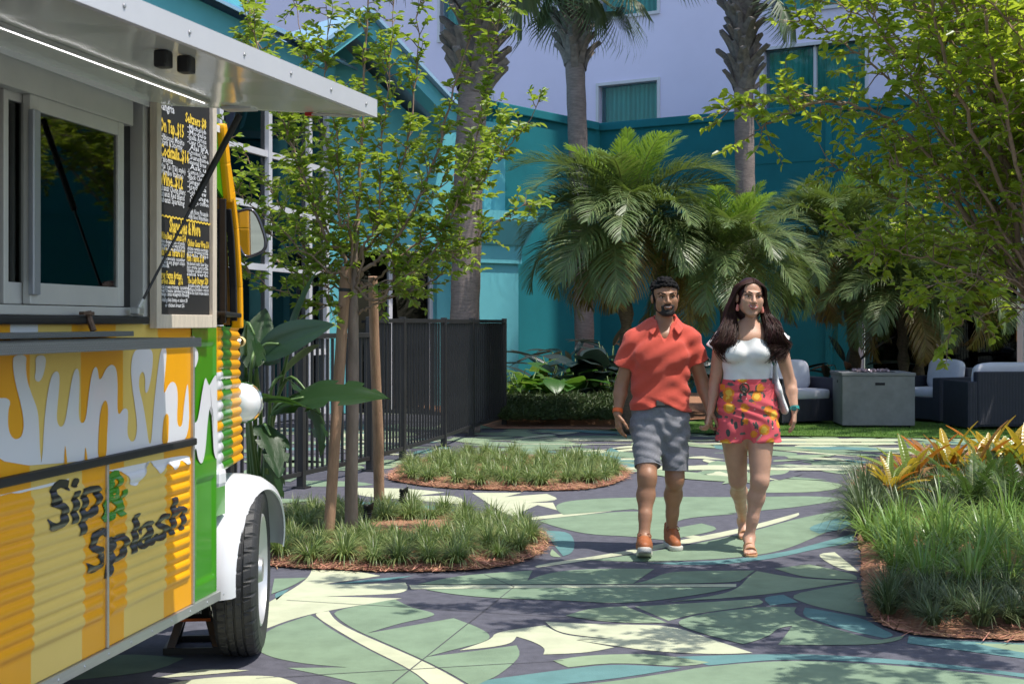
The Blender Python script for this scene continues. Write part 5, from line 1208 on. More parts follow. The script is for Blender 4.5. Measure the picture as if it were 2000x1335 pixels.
# ------------------------------------------------------------------ palms
def frond_mesh(name, L, nl, leaf, arch, mats, seed, width=.022, vee=.5, tipy=True):
    """A feather frond: base at origin, grows along +X, arches down; leaflets both sides."""
    r = np.random.default_rng(seed); V = []; F = []; MI = []
    pts = []; p = np.array([0., 0, 0]); a = 0.0; n = 26
    for i in range(n + 1):
        pts.append(p.copy()); t = i / n
        ang = -arch * t ** 1.6; p = p + np.array([math.cos(ang), 0, math.sin(ang)]) * L / n
    pts = np.array(pts)
    # rachis
    for i in range(n):
        w0, w1 = .011 * (1 - .85 * i / n), .011 * (1 - .85 * (i + 1) / n); o = len(V)
        V += [pts[i] + (0, w0, 0), pts[i] - (0, w0, 0), pts[i + 1] - (0, w1, 0), pts[i + 1] + (0, w1, 0)]; F.append((o, o + 1, o + 2, o + 3)); MI.append(1)
    for k in range(nl):
        t = .14 + .86 * (k + .5) / nl; i = min(n - 1, int(t * n)); q = pts[i] + (pts[i + 1] - pts[i]) * (t * n - i); tx = pts[i + 1] - pts[i]; tx /= np.linalg.norm(tx)
        nz = np.array([-tx[2], 0, tx[0]])
        ln = leaf * (math.sin(math.pi * min(1, .18 + .80 * t)) ** .7) * r.uniform(.88, 1.1)
        for sg in (1, -1):
            d = np.array([0, sg, 0]) * 1.0 + tx * (.45 + .9 * t) + nz * (vee * r.uniform(.3, 1.1)) + r.normal(size=3) * .09
            d /= np.linalg.norm(d); sd = np.cross(d, nz); sd /= np.linalg.norm(sd); w = width * r.uniform(.8, 1.1)
            m1 = q + d * ln * .45; m2 = q + d * ln * .8 - np.array([0, 0, 1]) * ln * .10; tp2 = q + d * ln - np.array([0, 0, 1]) * ln * .26
            o = len(V); V += [q + sd * w * .3, q - sd * w * .3, m1 - sd * w * .5, m1 + sd * w * .5, m2 - sd * w * .35, m2 + sd * w * .35, tp2, tp2]
            F += [(o, o + 1, o + 2, o + 3), (o + 3, o + 2, o + 4, o + 5), (o + 5, o + 4, o + 6, o + 7)]; MI += [0, 0, 0]
    V = np.array(V); me = bpy.data.meshes.new(name)
    # degenerate tip quads become triangles
    faces = [f if not (f[3] - f[2] == 1 and np.allclose(V[f[2]], V[f[3]])) else f[:3] for f in F]
    me.from_pydata(V.tolist(), [], faces)
    for m in mats: me.materials.append(m)
    me.polygons.foreach_set('material_index', MI); return me
M_PALM = mat('date_palm_leaf', (.115, .165, .055), .42, island=.4, trans=.22, spec=.5, tcol=(.22, .32, .05))
M_PALMY = mat('date_palm_leaf_young', (.15, .26, .04), .5, island=.3, trans=.35, tcol=(.32, .5, .05))
M_PALMO = mat('date_palm_leaf_old', (.24, .18, .05), .45, island=.45, trans=.2, tcol=(.4, .28, .05))
M_RACH = mat('palm_rachis', (.20, .22, .07), .5)
M_PTRUNK = mat('palm_fibre', (.10, .07, .045), .95, var=.4, vscale=18, bump=1, bscale=30, stretch=(1, 1, 3))
FR = {'a': [frond_mesh('frond', 1.0, 74, .30, 1.35 + .3 * k, [M_PALM, M_RACH], 40 + k, width=.0115) for k in range(3)],
      'y': [frond_mesh('frond', 1.0, 66, .26, .6 + .3 * k, [M_PALMY, M_RACH], 50 + k, width=.0115) for k in range(2)],
      'o': [frond_mesh('frond', 1.0, 66, .30, 1.8 + .3 * k, [M_PALMO, M_RACH], 60 + k, width=.0115) for k in range(2)]}
def date_palm(px, py, d, R, nfr, label, seed, basex=None, lean=(0, 0), young=8):
    r = random.Random(seed); c = P(px, py, d); base = Vector((c.x + lean[0], c.y + lean[1], .02))
    t = thing('date_palm', label, 'palm', tuple(base), group='feathery date palms before the teal wall')
    tr = catmull([base, base.lerp(c, .4) + Vector((lean[0] * .15, 0, 0)), base.lerp(c, .8), c - Vector((0, 0, .05))], 8); b = MB()
    b.tube(tr, [.085 + (.02 * math.sin(i * 2.4)) + (.06 if i > len(tr) - 4 else 0) for i in range(len(tr))], 10); b.build('trunk', M_PTRUNK, t, smooth=True, world=True)
    for k in range(nfr):
        f = (k + .5) / nfr; el = math.radians(82 - 118 * f ** 1.05) + r.uniform(-.12, .12); az = k * 2.39996 + r.uniform(-.25, .25)
        ty = 'y' if k < young else ('o' if f > .86 else 'a'); me = r.choice(FR[ty]); s = R * (1.02 if ty == 'a' else .92) * r.uniform(.88, 1.1) * (.75 + .25 * min(1, f * 4))
        o = link('frond', me, t, world=True)
        o.matrix_basis = Matrix.Translation(c + Vector((math.cos(az), math.sin(az), 0)) * .04) @ Matrix.Rotation(az, 4, 'Z') @ Matrix.Rotation(-el, 4, 'Y') @ Matrix.Rotation(r.uniform(-.3, .3), 4, 'X') @ Matrix.Scale(s, 4)
    return t
date_palm(1222, 430, 18.6, 1.62, 64, 'large sunlit feathery date palm behind the man', 1, lean=(.02, .1), young=12)
date_palm(1425, 500, 18.3, 1.32, 52, 'smaller sunlit feathery date palm behind the woman', 2, lean=(-.1, .1), young=11)
date_palm(1640, 470, 23.2, 1.75, 44, 'shaded feathery date palm left of the lounge window', 3, lean=(.3, .0), young=3)
date_palm(1760, 560, 22.0, 1.45, 40, 'shaded feathery date palm directly behind the fire table', 4, lean=(.05, .0), young=2)
date_palm(1850, 540, 22.6, 1.5, 36, 'shaded leaning feathery date palm at the right behind the sofa', 5, lean=(-.55, .0), young=2)
# sabal palms
M_SAB = mat('sabal_trunk', (.24, .19, .17), .95, var=.25, vscale=9, bump=.9, bscale=24, stretch=(1, 1, 5))
M_BOOT = mat('sabal_boot', (.20, .17, .15), .9, var=.35, vscale=14, bump=.6, bscale=40)
M_FAN = mat('sabal_fan', (.06, .10, .035), .45, island=.3, trans=.2)
def fan_mesh(seed, L=.9, n=34):
    r = np.random.default_rng(seed); V = []; F = []
    for k in range(n):
        a = math.radians(-105 + 210 * k / (n - 1)); ln = L * (.72 + .28 * math.cos(a * .8)) * r.uniform(.9, 1.05)
        d = np.array([math.cos(a), math.sin(a), .0]); s = np.array([-math.sin(a), math.cos(a), 0]); z0 = .10 * (1 - math.cos(a))
        w = .026; o = len(V); q = np.array([.04, 0, 0]); dz = np.array([0, 0, 1.])
        V += [q + s * .006, q - s * .006, q + d * ln * .5 - s * w / 2 - dz * (z0 * .3 + .03), q + d * ln * .5 + s * w / 2 - dz * (z0 * .3 + .0), q + d * ln * .85 - s * w * .3 - dz * (z0 + .16 * L), q + d * ln * .85 + s * w * .3 - dz * (z0 + .15 * L), q + d * ln * .98 - dz * (z0 + .34 * L)]
        F += [(o, o + 1, o + 2, o + 3), (o + 3, o + 2, o + 4, o + 5), (o + 5, o + 4, o + 6)]
    me = bpy.data.meshes.new('fan_frond'); me.from_pydata([list(v) for v in V], [], F); me.materials.append(M_FAN); return me
FANS = [fan_mesh(70 + k) for k in range(3)]
boot = MB(); n = 6
for i in range(5):
    t = i / 4; w = .11 * (1 - .55 * t); x = .02 + .13 * t + .10 * t * t; z = .26 * t
    boot.v += [(x, -w, z + .01), (x + .03 * (1 - t), 0, z - .03), (x, w, z + .01), (x - .045, 0, z + .03)]
for i in range(4):
    for k in range(4): boot.f.append((4 * i + k, 4 * i + (k + 1) % 4, 4 * i + 4 + (k + 1) % 4, 4 * i + 4 + k)); boot.m.append(0)
boot.f.append((16, 17, 18, 19)); boot.m.append(0)
BOOT = boot.mesh('leaf_boot'); BOOT.materials.append(M_BOOT); fix_normals(BOOT)
def sabal(pl, d, rad, zboot, ztop, label, seed, nf, hang=()):
    r = random.Random(seed); pts = [P(x, y, d) for x, y in pl]; base = Vector((pts[0].x, d, 0))
    t = thing('cabbage_palm', label, 'palm', tuple(base), group='tall cabbage palms by the hotel')
    cvp = catmull([base] + pts, 10); k = (ztop - cvp[-2].z) / max(.01, (cvp[-1] - cvp[-2]).z); top = cvp[-2] + (cvp[-1] - cvp[-2]) * k
    cvp = [p for p in cvp if p.z < ztop - .1] + [top]
    b = MB(); rr = [rad * (1.12 if p.z < .4 else 1.0) * (1 + .025 * math.sin(i * 1.9)) for i, p in enumerate(cvp)]; b.tube(cvp, rr, 16); b.build('trunk', M_SAB, t, smooth=True, world=True)
    def at(z):
        for i in range(len(cvp) - 1):
            if cvp[i].z <= z <= cvp[i + 1].z: return cvp[i].lerp(cvp[i + 1], (z - cvp[i].z) / (cvp[i + 1].z - cvp[i].z))
        return cvp[-1]
    nb = int((ztop - zboot) * 42)
    for i in range(nb):
        z = zboot + (ztop - zboot) * i / nb; az = i * 2.39996 + r.uniform(-.2, .2); o = link('leaf_boot', BOOT, t, world=True)
        o.matrix_basis = Matrix.Translation(at(z) + Vector((math.cos(az), math.sin(az), 0)) * rad * .75) @ Matrix.Rotation(az, 4, 'Z') @ Matrix.Rotation(r.uniform(-.35, .15), 4, 'Y') @ Matrix.Rotation(r.uniform(-.4, .4), 4, 'X') @ Matrix.Scale(r.uniform(1.0, 1.35) * rad / .17, 4)
    for i in range(nf):
        az = i * 2.39996 + r.uniform(-.3, .3); el = r.uniform(-.5, 1.1); st = at(ztop - .05)
        dirv = Vector((math.cos(az) * math.cos(el), math.sin(az) * math.cos(el), math.sin(el))); L = r.uniform(.7, 1.1)
        hub = st + dirv * L; fr = link('fan_frond', r.choice(FANS), t, world=True)
        fr.matrix_basis = Matrix.Translation(hub) @ Matrix.Rotation(az, 4, 'Z') @ Matrix.Rotation(-el + .45, 4, 'Y') @ Matrix.Scale(r.uniform(.85, 1.1), 4)
        b = MB(); b.tube([st, st.lerp(hub, .5) + Vector((0, 0, .06)), hub], [.022, .015, .009], 6); b.build('leaf_stalk', M_RACH, t, world=True)
    for (hx, hy, az, sc) in hang:
        hub = P(hx, hy, d - .35); fr = link('fan_frond', FANS[0], t, world=True); fr.matrix_basis = Matrix.Translation(hub) @ Matrix.Rotation(az, 4, 'Z') @ Matrix.Rotation(1.2, 4, 'Y') @ Matrix.Scale(sc, 4)
        b = MB(); st = at(hub.z + .5); b.tube([st, st.lerp(hub, .5) + Vector((0, 0, .12)), hub], [.022, .015, .010], 6); b.build('leaf_stalk', M_RACH, t, world=True)
    return t
sabal([(906, 700), (911, 500), (917, 300), (926, 150), (934, 0)], 19.0, .195, 4.5, 6.9, 'thick cabbage palm trunk just behind the far end of the fence', 21, 16, hang=((990, -30, -.3, 1.0), (1000, -60, -.8, 1.0)))
sabal([(1142, 720), (1140, 600), (1131, 350), (1124, 150), (1117, 30)], 25.0, .17, 5.9, 7.5, 'slim cabbage palm trunk rising behind the large date palm', 22, 22, hang=((1080, -10, 3.6, 1.1), (1150, -10, -.7, 1.0), (1060, -60, 4.0, 1.1)))
sabal([(1462, 720), (1458, 500), (1455, 320), (1452, 160), (1450, 0)], 24.0, .165, 5.35, 8.2, 'cabbage palm with shaggy grey leaf boots above the smaller date palm', 23, 14, hang=((1512, -25, -.25, 1.25), (1530, 10, -.6, .9)))

# ------------------------------------------------------------------ grass tufts
def tuft_mesh(seed, n, L, w, spread, droop, m):
    r = np.random.default_rng(seed); V = []; F = []
    for k in range(n):
        az = r.uniform(0, 6.283); lean = spread * math.sqrt(r.random()); ln = L * r.uniform(.6, 1.1); d = np.array([math.cos(az), math.sin(az), 0.]); s = np.array([-math.sin(az), math.cos(az), 0.])
        q = d * r.uniform(0, .035); th = math.pi / 2 - lean * .5; pts = [q]
        for i in range(4):
            q = q + (d * math.cos(th) + np.array([0, 0, 1.]) * math.sin(th)) * ln / 4; pts.append(q); th -= droop * lean * r.uniform(.6, 1.1)
        o = len(V)
        for i, pnt in enumerate(pts):
            ww = w * (1, 1, .85, .55, .08)[i] / 2; V += [pnt + s * ww, pnt - s * ww]
        F += [(o + 2 * i, o + 2 * i + 1, o + 2 * i + 3, o + 2 * i + 2) for i in range(4)]
    return np_mesh('grass_tuft', V, F, m)
M_GR1 = mat('striped_border_grass', (.13, .20, .05), .40, island=.5, trans=.28, col2=(.26, .32, .13), vscale=50)
M_GR2 = mat('bright_lily_turf', (.17, .28, .055), .33, island=.4, trans=.3, spec=.6)
M_GR3 = mat('dark_mondo_grass', (.085, .125, .05), .42, island=.5, trans=.2)
TU = {1: [tuft_mesh(80 + k, 190, .175, .0066, 1.45, .55, M_GR1) for k in range(4)], 2: [tuft_mesh(90 + k, 85, .36, .012, 1.2, .5, M_GR2) for k in range(4)], 3: [tuft_mesh(100 + k, 170, .22, .0055, 1.3, .5, M_GR3) for k in range(3)]}
def tuft(x, y, kind, label, group, s=1.0, z=.04):
    o = link('grass_tuft', rng.choice(TU[kind])); o.location = (x, y, z); o.rotation_euler = (rng.uniform(-.1, .1), rng.uniform(-.1, .1), rng.uniform(0, 6.28)); o.scale = (s, s, s * rng.uniform(.85, 1.1))
    tag(o, label, 'grass', group); return o
ORD = 'first second third fourth fifth sixth seventh eighth ninth tenth eleventh twelfth thirteenth fourteenth fifteenth sixteenth seventeenth eighteenth nineteenth twentieth'.split() + ['%dth' % k for k in range(21, 60)]
def fill(poly, kind, label, group, gap, region=lambda x, y: True, s=(.85, 1.15), inset=.93, limit=300):
    xs = [p[0] for p in poly]; ys = [p[1] for p in poly]; cx, cy = sum(xs) / len(xs), sum(ys) / len(ys); pts = []; tries = 0
    while tries < 6000 and len(pts) < limit:
        tries += 1; x = rng.uniform(min(xs), max(xs)); y = rng.uniform(min(ys), max(ys))
        if not inside(poly, cx + (x - cx) / inset, cy + (y - cy) / inset) or not region(x, y): continue
        if any((x - a) ** 2 + (y - c) ** 2 < gap * gap for a, c in pts): continue
        pts.append((x, y))
    # rows from the viewer backwards, each row counted from the left
    pts.sort(key=lambda q: q[1]); nr = max(1, round(len(pts) ** .5 * .75)); per = math.ceil(len(pts) / nr)
    for i in range(nr):
        row = sorted(pts[i * per:(i + 1) * per], key=lambda q: q[0] / q[1])
        for j, (x, y) in enumerate(row):
            tuft(x, y, kind, '%s from left, %s row, %s' % (ORD[j], ORD[i] if i else 'front', label), group, rng.uniform(*s))
    return pts
# bare mulch patch round the trunk and along the bed's right rim
def front_ok(x, y):
    return not ((x + .72) ** 2 / .38 ** 2 + (y - 9.75) ** 2 / .40 ** 2 < 1 or (x + 1.07) ** 2 + (y - 9.5) ** 2 < .012)
fill(bedpoly['front'], 1, 'border grass tuft in bed under staked tree', 'border grass under the staked tree', .15, front_ok, inset=.92)
fill(bedpoly['middle'], 1, 'border grass tuft in oval bed beyond staked tree', 'border grass in the middle bed', .215, inset=.90, s=(1.0, 1.3))
fill(bedpoly['right'], 3, 'dark mondo grass tuft at near end of right bed', 'mondo grass in the right bed', .13, lambda x, y: y < 7.5 and x < 3.2, inset=.975, s=(.85, 1.2))
fill(bedpoly['right'], 2, 'bright lily turf tuft in middle of right bed', 'lily turf in the right bed', .23, lambda x, y: 7.45 < y < 9.7 and x < 3.8 and x > 2.1, inset=.96, s=(.85, 1.15))
fill(bedpoly['right'], 3, 'dark lily turf tuft before bromeliads in right bed', 'dark lily turf before the bromeliads', .26, lambda x, y: 9.8 < y < 12.2 and x < 4.4, inset=.95, s=(1.5, 1.9))
# ground cover before the teal wall: too fine to count
pos = []; dr = []; nm = []
for k in range(16000):
    x = rng.uniform(-.2, 1.7); y = 19.75 + rng.random() * 1.6; h = .10 + .30 * min(1, (y - 19.6) / .9) * rng.random() ** .5
    pos.append((x, y, h)); v = rv(); dr.append((v[0], v[1], abs(v[2]) * .6)); nm.append((v[1], -v[0], 1.2))
V, F = leaf_arrays(pos, dr, nm, nrg.uniform(.06, .14, len(pos)), nrg.uniform(.010, .018, len(pos)))
o = link('ground_cover', np_mesh('ground_cover', V, F, mat('jasmine_leaf', (.07, .11, .035), .45, island=.45, trans=.2))); tag(o, 'dense low dark green ground cover before the teal wall', 'ground cover', kind='stuff')

# ------------------------------------------------------------------ broad leaved plants
def big_leaf(name, L, W, m, curl=.5, fold=.12, tears=(), n=12, tipw=0.0, stem=0.0, wav=0.0, shape=.75):
    """Paddle leaf along +X from a stalk; tears split the blade edge."""
    V = []; F = []; r = random.Random(hash(name) % 1000 + int(L * 100))
    cs = (-1, -.66, -.33, 0, .33, .66, 1)
    x = 0; z = 0; a = 0
    for i in range(n + 1):
        t = i / n; w = W / 2 * (math.sin(math.pi * min(1, (t * .97 + .03)) ** shape) ** .8 if tipw == 0 else min(1, .35 + t * 1.5) * (1 - (t ** 6) * (1 - tipw)))
        for c in cs:
            zz = z + abs(c) * w * fold * 2 - (abs(c) ** 2) * w * .25 + wav * math.sin(t * 17 + c * 2) * abs(c)
            V.append((x, c * w, zz))
        a = -curl * t; x += math.cos(a) * L / n; z += math.sin(a) * L / n
    m_ = len(cs)
    for i in range(n):
        for k in range(m_ - 1):
            if (i, k) in tears or (i, m_ - 2 - k) in tears and False: continue
            F.append((i * m_ + k, i * m_ + k + 1, (i + 1) * m_ + k + 1, (i + 1) * m_ + k))
    me = bpy.data.meshes.new(name); me.from_pydata(V, [], F); me.materials.append(m); me.polygons.foreach_set('use_smooth', [True] * len(F)); return me
def leaf_mat_veined(name, col, tcol, trans=.25, rough=.28, scale=34, con=.22):
    m = mat(name, col, rough, trans=trans, tcol=tcol, spec=.6); N = m.node_tree.nodes; L = m.node_tree.links; b = N['Principled BSDF']
    tc = N.new('ShaderNodeTexCoord'); w = N.new('ShaderNodeTexWave'); w.inputs['Scale'].default_value = scale; w.bands_direction = 'X'; w.inputs['Distortion'].default_value = .6
    L.new(tc.outputs['Object'], w.inputs[0]); bp = N.new('ShaderNodeBump'); bp.inputs['Distance'].default_value = .004; bp.inputs['Strength'].default_value = .35; L.new(w.outputs['Fac'], bp.inputs['Height']); L.new(bp.outputs[0], b.inputs['Normal'])
    cr = N.new('ShaderNodeMixRGB'); cr.inputs[1].default_value = (*[c * (1 - con) for c in col], 1); cr.inputs[2].default_value = (*[c * (1 + con * .6) for c in col], 1); L.new(w.outputs['Fac'], cr.inputs[0]); L.new(cr.outputs[0], b.inputs['Base Color']); return m
M_BOP = leaf_mat_veined('strelitzia_leaf', (.022, .055, .016), (.06, .14, .02))
M_BOPR = mat('strelitzia_rib', (.12, .20, .06), .4)
def place_leaf(me, parent, base, tip, roll=0.0, ribm=None, name='leaf', L=1.0):
    d = (tip - base); q = Matrix.Translation(base)
    az = math.atan2(d.y, d.x); el = math.atan2(d.z, d.xy.length); s = d.length / L
    o = link(name, me, parent, world=True); o.matrix_basis = q @ Matrix.Rotation(az, 4, 'Z') @ Matrix.Rotation(-el, 4, 'Y') @ Matrix.Rotation(roll, 4, 'X') @ Matrix.Scale(s, 4); return o
bq = G(505, 1020)
bop = thing('bird_of_paradise', 'dark glossy bird of paradise plant with torn paddle leaves beside truck nose', 'plant', tuple(bq))
TEARS = [set(), {(4, 0), (7, 0), (9, 5), (6, 5)}, {(2, 0), (4, 0), (6, 0), (8, 0), (10, 0), (3, 5), (5, 5), (7, 5), (9, 5)}]
BL = [big_leaf('leaf', 1.0, .40, M_BOP, .25, .22, TEARS[0]), big_leaf('leaf', 1.0, .46, M_BOP, .6, .16, TEARS[1], wav=.01), big_leaf('leaf', 1.0, .44, M_BOP, 1.0, .10, TEARS[2], wav=.012)]
for (bx, by, bd, tx, ty, td, k, roll) in ((560, 700, 9.0, 600, 520, 8.9, 0, .9), (505, 690, 8.8, 640, 625, 8.5, 0, 1.2), (535, 800, 8.9, 735, 715, 8.5, 1, .5), (560, 740, 9.1, 700, 830, 8.7, 2, -.5), (520, 880, 8.7, 590, 1000, 8.4, 2, -.6), (490, 780, 8.7, 640, 770, 8.6, 1, -.3),
                                          (490, 720, 8.9, 520, 590, 9.2, 0, .3), (475, 760, 9.0, 420, 640, 9.4, 1, .2), (530, 760, 9.0, 610, 660, 9.5, 0, -.8), (500, 700, 9.2, 560, 610, 9.8, 1, 1.0), (515, 830, 8.7, 560, 900, 8.3, 1, -.2), (480, 640, 8.7, 540, 690, 8.3, 1, -.9)):
    a, c = P(bx, by, bd), P(tx, ty, td); place_leaf(BL[k], bop, a, c, roll)
    b = MB(); b.tube(catmull([bq + Vector((rng.uniform(-.06, .06), rng.uniform(-.06, .06), 0)), bq.lerp(a, .55) + Vector((rng.uniform(-.05, .05), 0, .06)), a, a.lerp(c, .3)], 5), [.018 - .0007 * i for i in range(16)], 7); b.build('leaf_stalk', M_BOPR, bop, smooth=True, world=True)
# bromeliads
M_BR = [leaf_mat_veined('bromeliad_' + n, c, t, .3, .3, 12, .12) for n, c, t in (('orange', (.40, .14, .02), (.6, .22, .02)), ('yellow', (.42, .30, .03), (.6, .45, .04)), ('lime', (.17, .24, .03), (.35, .42, .05)), ('pink', (.30, .15, .05), (.5, .25, .06)))]
BRL = [big_leaf('leaf', .45, .075, m, .55, .35, n=8, tipw=.25) for m in M_BR]
for i, (px, py, sc, lab) in enumerate(((1775, 985, 1.0, 'leftmost orange and yellow bromeliad in the right bed'), (1850, 968, 1.1, 'yellow bromeliad with upright leaves second from the left in right bed'), (1905, 975, 1.15, 'orange bromeliad in the middle of the bromeliad row'), (1960, 965, 1.05, 'orange bromeliad second from the picture edge'), (2010, 972, 1.1, 'rust orange bromeliad cut by the right picture edge'), (1820, 955, .9, 'pinkish bromeliad at the back of the bromeliad row'), (1930, 945, 1.1, 'tall yellow bromeliad at the back near the sofa'), (1740, 1000, .8, 'small olive and orange bromeliad at the left end of the row'))):
    q = G(px, py); q.z = .1; t = thing('bromeliad', lab, 'plant', tuple(q), group='bromeliads in the right bed')
    for k in range(20):
        az = k * 2.4 + rng.uniform(-.2, .2); el = rng.uniform(.35, 1.35); L = sc * rng.uniform(.28, .52)
        d = Vector((math.cos(az) * math.cos(el), math.sin(az) * math.cos(el), math.sin(el)))
        place_leaf(BRL[rng.choice((0, 1, 1, 2, 3, 2, 1, 1))], t, q + Vector((0, 0, .05)), q + Vector((0, 0, .05)) + d * L, rng.uniform(-.3, .3), L=.45)
# cycad-like ferns at the right edge
M_FERN = mat('fern_leaf', (.06, .11, .02), .4, island=.35, trans=.3)
FERN = [frond_mesh('fern_frond', 1.0, 34, .13, .5 + .4 * k, [M_FERN, M_RACH], 130 + k, width=.02, vee=.3) for k in range(2)]
for i, (px, py, lab) in enumerate(((1900, 1020, 'green feathery coontie fern in the right bed below the bromeliads'), (1985, 1030, 'green feathery coontie fern at the right picture edge'), (1940, 990, 'green feathery coontie fern between the bromeliads and spotlight'))):
    q = G(px, py); q.z = .05; t = thing('coontie_fern', lab, 'plant', tuple(q), group='ferns in the right bed')
    for k in range(16):
        az = k * 2.4; el = rng.uniform(.5, 1.3); o = link('frond', rng.choice(FERN), t, world=True)
        o.matrix_basis = Matrix.Translation(q) @ Matrix.Rotation(az, 4, 'Z') @ Matrix.Rotation(-el, 4, 'Y') @ Matrix.Scale(rng.uniform(.45, .62), 4)
# plants along the teal wall
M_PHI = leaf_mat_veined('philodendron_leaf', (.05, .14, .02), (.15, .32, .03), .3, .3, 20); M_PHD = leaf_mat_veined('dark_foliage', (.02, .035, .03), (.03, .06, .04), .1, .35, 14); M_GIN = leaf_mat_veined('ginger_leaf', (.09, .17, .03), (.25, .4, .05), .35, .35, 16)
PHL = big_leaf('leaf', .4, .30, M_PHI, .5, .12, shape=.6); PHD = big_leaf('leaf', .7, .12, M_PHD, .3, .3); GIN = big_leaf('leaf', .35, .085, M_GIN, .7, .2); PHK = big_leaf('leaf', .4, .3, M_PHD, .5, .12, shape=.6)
def shrub(px, d, h, n, me, L0, lab, name, el0=.2, el1=1.3, cat='plant', Lr=1.0):
    q = Vector(((px - 1000) / FOC * d, d, .05)); t = thing(name, lab, cat, tuple(q), group='plants along the teal wall')
    for k in range(n):
        az = k * 2.4 + rng.uniform(-.3, .3); el = rng.uniform(el0, el1); st = q + Vector((rng.uniform(-.12, .12), rng.uniform(-.12, .12), 0)); hb = st + Vector((math.cos(az) * .25, math.sin(az) * .25, h * rng.uniform(.45, 1)))
        place_leaf(me, t, hb, hb + Vector((math.cos(az) * math.cos(el - .5), math.sin(az) * math.cos(el - .5), math.sin(el - .5))) * L0 * rng.uniform(.75, 1.15), rng.uniform(-.4, .4), L=Lr)
        b = MB(); b.tube([st, st.lerp(hb, .6) + Vector((0, 0, .05)), hb], [.012, .010, .007], 5); b.build('leaf_stalk', M_BOPR, t, smooth=True, world=True)
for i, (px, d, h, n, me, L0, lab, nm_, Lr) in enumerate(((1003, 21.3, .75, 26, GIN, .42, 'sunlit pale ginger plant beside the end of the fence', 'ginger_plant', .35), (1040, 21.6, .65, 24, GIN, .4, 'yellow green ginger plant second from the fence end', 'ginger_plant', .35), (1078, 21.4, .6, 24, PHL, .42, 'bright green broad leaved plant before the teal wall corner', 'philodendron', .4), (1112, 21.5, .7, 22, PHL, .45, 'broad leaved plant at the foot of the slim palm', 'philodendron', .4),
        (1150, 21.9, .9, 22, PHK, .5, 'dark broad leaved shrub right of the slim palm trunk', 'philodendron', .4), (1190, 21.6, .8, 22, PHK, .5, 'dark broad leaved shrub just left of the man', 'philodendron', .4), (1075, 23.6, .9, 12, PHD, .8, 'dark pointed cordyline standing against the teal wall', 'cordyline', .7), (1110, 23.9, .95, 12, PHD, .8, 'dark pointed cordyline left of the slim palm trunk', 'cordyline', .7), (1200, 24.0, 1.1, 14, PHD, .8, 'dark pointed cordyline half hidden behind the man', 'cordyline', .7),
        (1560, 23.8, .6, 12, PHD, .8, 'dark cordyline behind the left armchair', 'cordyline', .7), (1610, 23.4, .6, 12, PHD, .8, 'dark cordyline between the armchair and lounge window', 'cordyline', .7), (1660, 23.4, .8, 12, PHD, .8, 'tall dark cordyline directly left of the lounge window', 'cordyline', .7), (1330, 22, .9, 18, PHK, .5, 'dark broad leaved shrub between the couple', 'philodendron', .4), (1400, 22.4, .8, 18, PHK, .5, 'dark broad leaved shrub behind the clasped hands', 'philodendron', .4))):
    shrub(px, d, h, n, me, L0, lab, nm_, Lr=Lr)
